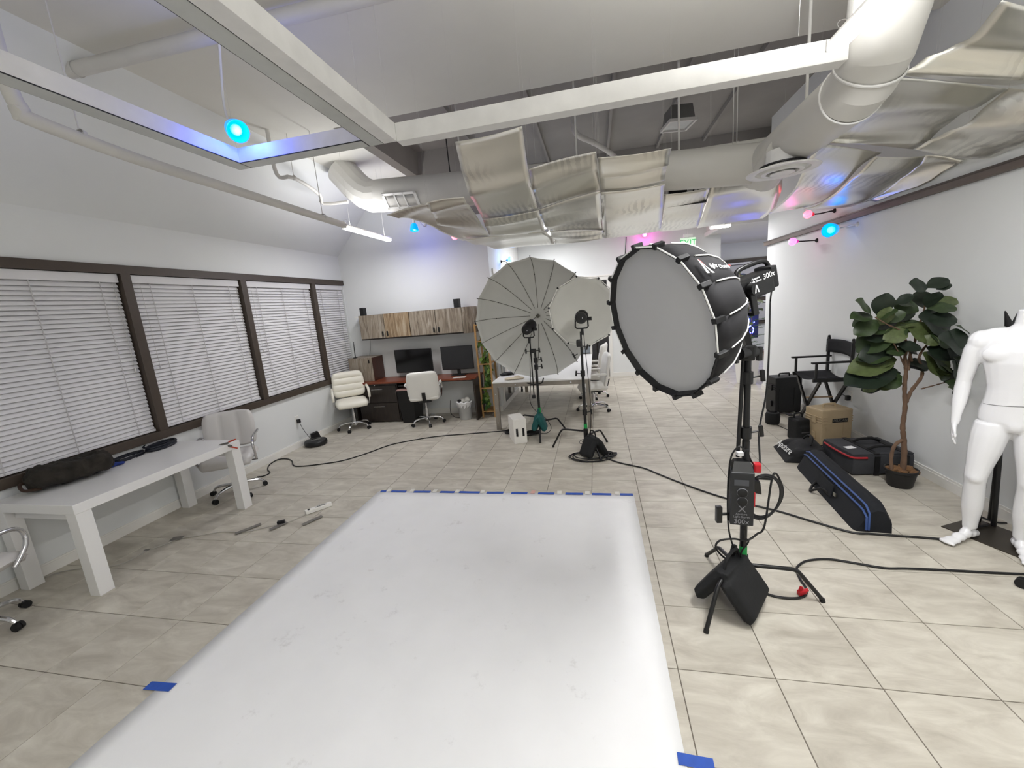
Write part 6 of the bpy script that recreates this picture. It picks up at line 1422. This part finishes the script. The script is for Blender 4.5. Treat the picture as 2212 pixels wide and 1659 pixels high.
LV = [(930,215,1200,110),(950,215,775,165),(1050,235,1225,175),(910,440,860,240),(950,440,1060,250),(950,430,1305,310),(940,450,1290,425),(850,480,590,390),(800,420,600,360),(590,400,790,290),(400,530,500,285),(320,515,205,345),(330,530,125,530),(335,545,95,630),(400,580,590,450),(450,600,700,480),(400,590,155,720),(920,560,1295,575),(580,620,300,700),(600,680,235,850),(740,660,1030,720),(870,760,1085,840),(1030,690,1275,760),(1100,790,1440,900),(1130,780,1450,790),(600,790,420,900),(600,850,890,890),(760,880,550,950),(540,930,208,990),(580,1050,100,1100),(570,1080,115,1230),(650,1170,340,1190),(660,1200,430,1285),(430,1240,230,1370),(740,1075,1005,1060),(940,880,1260,1000),(950,950,1235,1110),(1050,1070,1235,1180),(1250,1000,1430,1110),(1240,1140,1150,1290),(1160,1270,1390,1350),(1260,1330,1350,1470),(1270,640,1445,710),(1300,940,1445,990),(720,630,510,790),(560,700,330,780),(840,640,600,600),(1180,900,1420,1040),(1240,1050,1400,1250)]
rx_ = random.Random(5)
LV += [(a + rx_.uniform(-60, 60), b_ + rx_.uniform(-40, 60), c + rx_.uniform(-70, 70), d_ + rx_.uniform(-60, 70)) for (a, b_, c, d_) in LV[13:] if c < 1400]
rnd = random.Random(11)
for (ax_, ay_, bx_, by_) in LV:
    dz = rnd.uniform(-0.16, 0.14)
    a = fq(1820 + ax_ * 0.1929, 580 + ay_ * 0.1929, dz * 0.4); e = fq(1820 + bx_ * 0.1929, 580 + by_ * 0.1929, dz)
    if a.x > XR - 0.04 or e.x > XR - 0.04:
        sh = max(a.x, e.x) - (XR - 0.04); k = (e - CAM); a = a - k.normalized() * sh * 2.0; e = e - k.normalized() * sh * 2.0
    d = e - a; L = d.length; y = d.normalized()
    nrm = (CAM - a).normalized() * rnd.uniform(0.5, 1.0) + Vector((rnd.uniform(-.4, .4), rnd.uniform(-.3, .3), rnd.uniform(0.25, 1.1)))
    nrm = (nrm - y * nrm.dot(y)).normalized(); x = y.cross(nrm)
    o = D.objects.new('leaf', leafM[rnd.choice((0, 0, 1, 1, 1, 2))]); COL.objects.link(o); o.parent = t
    mw = Matrix(((x.x * L, y.x * L, nrm.x * L, a.x), (x.y * L, y.y * L, nrm.y * L, a.y), (x.z * L, y.z * L, nrm.z * L, a.z), (0, 0, 0, 1)))
    o.matrix_local = world_of(t).inverted() @ mw

# ================================================================ mannequin
def limb(b, pts, seg=14):
    """pts: (x,y,z,rx,ry) elliptical sections"""
    rings = []
    for x, y, z, rx, ry in pts: rings.append([b.bm.verts.new((x + rx * math.cos(2 * PI * k / seg), y + ry * math.sin(2 * PI * k / seg), z)) for k in range(seg)])
    b.skin(rings)
MX, MY, MR = 2.315, 0.80, R_(-38)
t = thing('mannequin', 'headless glossy white male mannequin standing by the right wall', 'mannequin', (MX, MY, 0.008), MR)
m_man = M('mannequin_gloss', (238, 238, 240), 0.22, var=0.01, coat=0.3)
b = B()
limb(b, [(0, 0, 0.84, 0.10, 0.085), (0, 0.005, 0.90, 0.168, 0.105), (0, 0.01, 0.96, 0.168, 0.108), (0, 0.0, 1.04, 0.150, 0.098), (0, -0.005, 1.12, 0.145, 0.096), (0, -0.005, 1.20, 0.158, 0.103), (0, -0.005, 1.29, 0.180, 0.115), (0, 0.0, 1.37, 0.192, 0.114), (0, 0.01, 1.44, 0.178, 0.094), (0, 0.02, 1.495, 0.105, 0.068), (0, 0.02, 1.53, 0.065, 0.06), (0, 0.015, 1.60, 0.058, 0.058), (0, 0.01, 1.625, 0.058, 0.058)], 20)
for s in (-1, 1):
    b.ball((s * 0.088, -0.070, 1.345), 0.10, 16, (0.98, 0.40, 0.62))                     # chest
    b.ball((s * 0.08, 0.075, 0.92), 0.085, 14, (0.95, 0.75, 1.05))                         # seat
    for k, z in enumerate((1.22, 1.165, 1.11)): b.ball((s * 0.034, -0.085, z), 0.034, 10, (0.95, 0.38, 0.8))
    b.ball((s * 0.192, 0.01, 1.42), 0.066, 14, (1.0, 1.05, 1.15))                            # shoulder
    b.ball((s * 0.10, 0.025, 1.475), 0.06, 12, (1.7, 0.8, 0.62))
    # arm
    limb(b, [(s * 0.262, -0.05, 0.86, 0.024, 0.028), (s * 0.260, -0.04, 0.92, 0.027, 0.032), (s * 0.255, -0.015, 1.01, 0.038, 0.040), (s * 0.250, 0.008, 1.10, 0.042, 0.044), (s * 0.246, 0.014, 1.15, 0.040, 0.043), (s * 0.234, 0.012, 1.26, 0.048, 0.052), (s * 0.216, 0.01, 1.37, 0.054, 0.060), (s * 0.195, 0.01, 1.44, 0.052, 0.056)])
b.ball((0, -0.068, 0.885), 0.048, 12, (1.0, 0.8, 1.15))
# legs: right leg (local -x) stepped forward and out, left leg straight
def leg(hip, knee, ank, yaw, s):
    P = lambda a, c, f: Vector(a).lerp(Vector(c), f)
    sec = []
    for f, rx, ry in ((1.0, 0.038, 0.042), (0.85, 0.042, 0.048), (0.6, 0.055, 0.064), (0.35, 0.056, 0.062), (0.12, 0.054, 0.058)): q = P(knee, ank, f); sec.append((q.x, q.y + 0.012 * math.sin(PI * f), q.z, rx, ry))
    for f, rx, ry in ((1.0, 0.058, 0.062), (0.8, 0.066, 0.070), (0.5, 0.083, 0.086), (0.2, 0.093, 0.097), (0.0, 0.09, 0.095)): q = P(hip, knee, f); sec.append((q.x, q.y, q.z, rx, ry))
    limb(b, sec, 16)
    b.ball((knee[0], knee[1] - 0.036, knee[2]), 0.04, 12, (1.0, 0.75, 1.2))
    # foot
    mt = Matrix.Translation((ank[0], ank[1], 0)) @ Matrix.Rotation(yaw, 4, 'Z')
    fb_ = B()
    for y, w, h, z in ((0.055, 0.030, 0.05, 0.035), (0.02, 0.036, 0.075, 0.045), (-0.03, 0.036, 0.085, 0.05), (-0.09, 0.040, 0.06, 0.034), (-0.15, 0.046, 0.042, 0.023), (-0.185, 0.044, 0.034, 0.019)):
        b.ball(mt @ Vector((0, y, z)), 0.04, 10, (w / 0.04, 1.1, h / 0.085))
    for i in range(5):
        b.ball(mt @ Vector(((-0.036 + i * 0.018) * (1), -0.198 - 0.010 * math.sin(PI * (i + 1.2) / 6), 0.016)), 0.0105, 8, (1.0, 1.7, 1.1))
leg((-0.088, 0.0, 0.88), (-0.135, -0.055, 0.50), (-0.13, -0.0, 0.09), R_(-28), -1)
leg((0.088, 0.0, 0.88), (0.10, -0.035, 0.50), (0.10, 0.015, 0.09), R_(14), 1)
# hands
for s in (-1, 1):
    hc = Vector((s * 0.264, -0.056, 0.82))
    limb(b, [(hc.x, hc.y - 0.012, hc.z - 0.045, 0.013, 0.036), (hc.x, hc.y - 0.005, hc.z - 0.01, 0.015, 0.040), (hc.x, hc.y, hc.z + 0.03, 0.016, 0.032), (hc.x, hc.y + 0.004, hc.z + 0.06, 0.019, 0.025)], 12)
    for i, L in enumerate((0.068, 0.078, 0.072, 0.056)):
        y0 = hc.y - 0.040 + i * 0.019
        b.tube([(hc.x, y0, hc.z - 0.035), (hc.x + -s * 0.004, y0 - 0.004, hc.z - 0.035 - L * 0.5), (hc.x - s * 0.020, y0 - 0.002, hc.z - 0.035 - L)], 0, 8, rs=[0.0098, 0.0092, 0.0075])
    b.tube([(hc.x, hc.y - 0.025, hc.z + 0.025), (hc.x - s * 0.008, hc.y - 0.058, hc.z - 0.01), (hc.x - s * 0.014, hc.y - 0.066, hc.z - 0.05)], 0, 8, rs=[0.012, 0.0105, 0.008])
body = remeshed(b, 'body', m_man, t, 0.0072, 5)
mz = min(v.co.z for v in body.data.vertices); body.location.z = -mz
B().cyl((0, 0.01, 1.605), (0, 0.01, 1.632), 0.03, seg=20).obj('neck_cap', m_chrome, t, True)
# seam lines at waist and thigh
sm_ = []
for k in range(40):
    a = 2 * PI * k / 40; sm_.append((0.1535 * math.cos(a), 0.003 + 0.101 * math.sin(a), 1.02 - mz * 1 + 0.012 * math.cos(a)))
B().tube(sm_, 0.0022, 6, closed=True).obj('waist_seam', M('seam_grey', (120, 120, 122), 0.5), t, True)
pc = (FZ(2089, 1123) + FZ(2115, 1180)) / 2
t = thing('display_plate', 'dark metal base plate under the mannequin feet', 'base plate', (2.40, 0.92, 0), R_(25))
B().box((0, 0, 0.0035), (0.34, 0.42, 0.007), bev=0.002).obj('plate', M('base_steel', (86, 80, 72), 0.35, metal=0.7), t)
B().cyl((-0.02, -0.12, 0.007), (-0.02, -0.12, 0.05), 0.009, seg=10).obj('ankle_peg', M('brass', (200, 184, 140), 0.3, metal=0.9), t, True)
B().cyl((-0.045, -0.13, 0.03), (0.0, -0.11, 0.03), 0.006, seg=8).obj('wing_nut', M('brass'), t, True)
cable('black cable end with a plug lying by the wall near the mannequin', [g(2095, 1105), g(2112, 1113), g(2130, 1121), g(2150, 1128), FZ(2175, 1130, 0.012)], 0.006)
o = B().cyl(FZ(2091, 1103, 0.012), FZ(2106, 1110, 0.012), 0.011, seg=10).obj('cable_plug', m_rub, None, True); setp(o, 'black plug at the cable end by the wall near the mannequin', 'plug')
# folded stand behind the mannequin
t = thing('folded_tripod', 'folded black tripod leaning by the wall behind the mannequin', 'tripod', (2.50, 1.12, 0))
for k, (dx, dy, tx, ty, z) in enumerate(((-0.05, 0.0, -0.085, -0.02, 1.60), (0.05, 0.03, 0.03, 0.03, 1.58), (0.0, -0.06, -0.03, 0.0, 1.45))):
    lg = B().cyl((dx, dy, 0.01), (tx * 0.6, ty, z - 0.08), 0.016, 0.014, 10).obj('leg', m_stand, t, True)
    B().cyl((tx * 0.6, ty, z - 0.10), (tx, ty, z), 0.022, 0.004, 10).obj('foot_spike', m_rub, lg, True)
B().box((-0.02, 0.0, 1.30), (0.13, 0.09, 0.12), bev=0.03).obj('spreader', m_rub, t)
# rolling base at the picture's right edge
t = thing('caster_dolly', 'low black five-arm rolling base with casters before the mannequin', 'dolly', (2.30, 0.12, 0))
for k in range(5):
    a = 2.25 + k * 2 * PI / 5; d = Vector((math.cos(a), math.sin(a), 0)); sd = Vector((-d.y, d.x, 0))
    B().tube([d * 0.03 + Vector((0, 0, 0.10)), d * 0.2 + Vector((0, 0, 0.095)), d * 0.30 + Vector((0, 0, 0.07))], 0.016, 8).obj('base_arm', m_stand, t, True)
    cb_ = B()
    for q in (-1, 1): cb_.cyl(d * 0.31 + sd * (0.014 * q - 0.010) + Vector((0, 0, 0.029)), d * 0.31 + sd * (0.014 * q + 0.010) + Vector((0, 0, 0.029)), 0.029, seg=14)
    cb_.obj('caster', m_rub, t, True)
B().cyl((0, 0, 0.07), (0, 0, 0.42), 0.025, seg=14).obj('post', m_stand, t, True)

# ================================================================ far end of the room
pl = Vector((2.55, 6.42, 0))
t = thing('white_planter', 'tall square white planter past the end of the right wall', 'planter', tuple(pl), 0.1)
B().hull([(-0.13, -0.13, 0), (0.13, -0.13, 0), (0.13, 0.13, 0), (-0.13, 0.13, 0), (-0.18, -0.18, 0.66), (0.18, -0.18, 0.66), (0.18, 0.18, 0.66), (-0.18, 0.18, 0.66)], 0.01).obj('pot', m_trim, t)
B().bx(-0.15, 0.15, -0.15, 0.15, 0.64, 0.665).obj('soil', M('moss_brown'), t)
t = thing('potted_pine', 'spiky green pine-like plant growing from the white planter', 'plant', (pl.x, pl.y, 0.665))
B().cyl((0, 0, 0), (0.02, 0, 1.0), 0.012, 0.005, 8).obj('stem', m_bark, t, True)
m_pin = M('pine_green', (66, 96, 52), 0.6, var=0.3, scale=20); rnd = random.Random(4)
for k in range(26):
    z = 0.05 + 0.95 * (k / 26) ** 1.0; a = k * 2.4; L = 0.42 * (1 - z * 0.68); up = 0.35 + 0.5 * z
    b = B(); d = Vector((math.cos(a), math.sin(a), 0)); pts = [Vector((0.02 * z, 0, z)) + d * L * f + Vector((0, 0, L * up * f - 0.08 * f * f)) for f in (0, .25, .5, .75, 1)]
    b.tube(pts, 0.004, 5)
    for q in range(16):
        f = 0.15 + 0.85 * q / 16; c = pts[0].lerp(pts[-1], f) + Vector((0, 0, 0.02 * math.sin(f * PI)))
        for s in (-1, 1):
            e = c + (d * 0.5 + Vector((-d.y, d.x, 0)) * s * 0.8 + Vector((0, 0, rnd.uniform(0.0, 0.5)))) * 0.07 * (1.1 - 0.5 * f)
            b.cyl(c, e, 0.0035, 0.001, 4)
    b.obj('frond', m_pin, t)
t = thing('rubber_plant', 'slender plant with broad leaves rising behind the softbox lamp', 'plant', (2.87, 7.25, 0))
B().lathe([(0.11, 0), (0.14, 0.28), (0.13, 0.28), (0.001, 0.26)], seg=20).obj('pot', m_pot, t, True)
tipp = FY(1598, 592, 7.25) - Vector((2.87, 7.25, 0))
B().tube(smooth_path([(0, 0, 0.26), (0.03, 0, 1.0), (0.0, 0, 1.7), (tipp.x * 0.6, 0, tipp.z - 0.3), tipp], 5), 0.010, 8).obj('stem', m_bark, t, True)
lfm = leafmesh('broad_leaf', 0.28, 0.19, 0.08, m_lf3, 0.1, 0.01)
for k, (z, a, tl) in enumerate(((tipp.z, 0.4, 0.9), (tipp.z, -0.9, 0.3), (tipp.z - 0.05, 2.6, 0.6), (1.75, 1.2, 0.5), (1.6, 3.6, 0.5), (1.45, 5.2, 0.4), (1.3, 0.3, 0.4), (1.15, 2.5, 0.4))):
    o = D.objects.new('leaf', lfm); COL.objects.link(o); o.parent = t; f = min(1, z / tipp.z); o.location = (tipp.x if z > tipp.z - 0.1 else 0.02, 0, z); o.rotation_euler = (tl - 0.4, 0, a)
# made-up glowing squiggle standing in for blue LED light reflected on the blinds
t = thing('blue_glow_figure', 'made-up glowing blue squiggle for the LED glow on the far blinds', 'made-up glow', (3.30, 8.9, 0))
m_glow = M('glow_blue', (120, 130, 255), 0.4, emit=(90, 100, 255), estr=10.0)
zz = [(-0.10, 0, 0.78), (-0.04, 0, 0.88), (-0.10, 0, 0.98), (-0.02, 0, 1.06), (-0.08, 0, 1.16), (0.02, 0, 1.26), (0.06, 0, 1.16), (0.0, 0, 1.06), (0.08, 0, 0.98)]
B().tube(smooth_path(zz, 5), 0.012, 8).obj('tube', m_glow, t, True)
B().tube(smooth_path([(x + 0.14, 0.0, 2.0 - z) for x, y, z in zz], 5), 0.012, 8).obj('tube', m_glow, t, True)
B().bx(-0.2, 0.32, 0.03, 0.05, 0.62, 1.34).obj('backing', M('glow_back', (30, 34, 60), 0.3), t); B().bx(-0.02, 0.10, 0.03, 0.07, 0.0, 0.62).obj('post', m_black, t); B().bx(-0.15, 0.25, -0.08, 0.18, 0, 0.02).obj('foot', m_black, t)
ld = D.lights.new('blue_glow_light', 'POINT'); ld.energy = 9; ld.color = (0.2, 0.22, 1.0); ld.shadow_soft_size = 0.15; lo = D.objects.new('blue_glow_light', ld); COL.objects.link(lo); lo.parent = t; lo.location = (0.05, -0.2, 1.05)
# stool half hidden by the right wall
t = thing('wooden_stool', 'brown wooden stool half hidden past the right wall end', 'stool', (3.26, 7.78, 0))
m_ws = wood_mat('stool_wood', (62, 34, 20), (92, 54, 32), (120, 76, 48), (6, 6, 1))
B().lathe([(0.001, 0.42), (0.17, 0.42), (0.18, 0.44), (0.17, 0.46), (0.001, 0.465)], seg=24).obj('seat', m_ws, t, True)
for k in range(4):
    a = k * PI / 2 + 0.4; B().cyl((0.18 * math.cos(a), 0.18 * math.sin(a), 0), (0.12 * math.cos(a), 0.12 * math.sin(a), 0.42), 0.018, seg=10).obj('leg', m_ws, t, True)
# slatted blinds of the far windows
def far_blind(label, x0, x1, z0, z1, y, n, mat):
    t = thing('window_blind', label, 'blind', ((x0 + x1) / 2, y, z0), group='far slatted blinds')
    w = x1 - x0; B().bx(-w / 2, w / 2, -0.03, 0.03, z1 - z0 - 0.05, z1 - z0).obj('headrail', mat, t)
    sb = None
    for i in range(n):
        z = (z1 - z0 - 0.07) * (i + 0.5) / n
        if sb is None:
            sb = B().box((0, 0, 0), (w, 0.05, 0.003), Matrix.Rotation(R_(-62), 4, 'X')).obj('slat', mat, t); s = sb
        else: s = sb.copy(); COL.objects.link(s); s.parent = t
        s.location = (0, 0, z)
far_blind('white slatted blind in the upper far window past the right wall', 2.62, 5.18, 1.60, 2.55, 10.10, 22, m_blind)
far_blind('white slatted blind in the lower far window behind the made-up blue squiggle', 2.62, 5.18, 0.97, 1.49, 10.10, 12, m_blind)
far_blind('grey slatted blind in the window of the room behind the doorway', -0.68, 0.58, 0.95, 2.45, 10.90, 34, M('blind_grey', (140, 136, 140), 0.6))
t = thing('back_desk', 'dark desk with a screen in the room behind the doorway', 'desk', (-0.75, 9.6, 0))
B().bx(-0.5, 0.45, -0.35, 0.35, 0.70, 0.74).obj('desk_top', m_espr, t); B().bx(-0.48, -0.44, -0.33, 0.33, 0, 0.70).bx(0.39, 0.43, -0.33, 0.33, 0, 0.70).obj('side_panel', m_espr, t)
sc2 = B().bx(-0.2, 0.35, 0.0, 0.03, 0.85, 1.2).bx(0.05, 0.11, 0.0, 0.04, 0.74, 0.85).obj('screen', m_black, t)
# dark sensors and cord on the far walls
q = FY(1563, 553, YF - 0.02); q.x = 2.36
t = thing('wall_sensor', 'small black double sensor on the wall above the far window', 'sensor', (2.50, 10.18, 2.86))
B().ball((0, 0, 0.05), 0.045, 12).obj('dome', m_black, t, True); B().ball((0, 0, -0.04), 0.05, 12).obj('dome', m_black, t, True); B().bx(-0.03, 0.03, 0.0, 0.02, -0.08, 0.09).obj('back_plate', m_black, t)
q0 = FY(1353, 512, YF - 0.006); q1 = FY(1350, 560, YF - 0.006)
cable('thin black cord running down the far wall beside the softbox', [q0, q0.lerp(q1, 0.5), q1, q1 - Vector((0, 0, 0.6))], 0.008, name='speaker_wire')
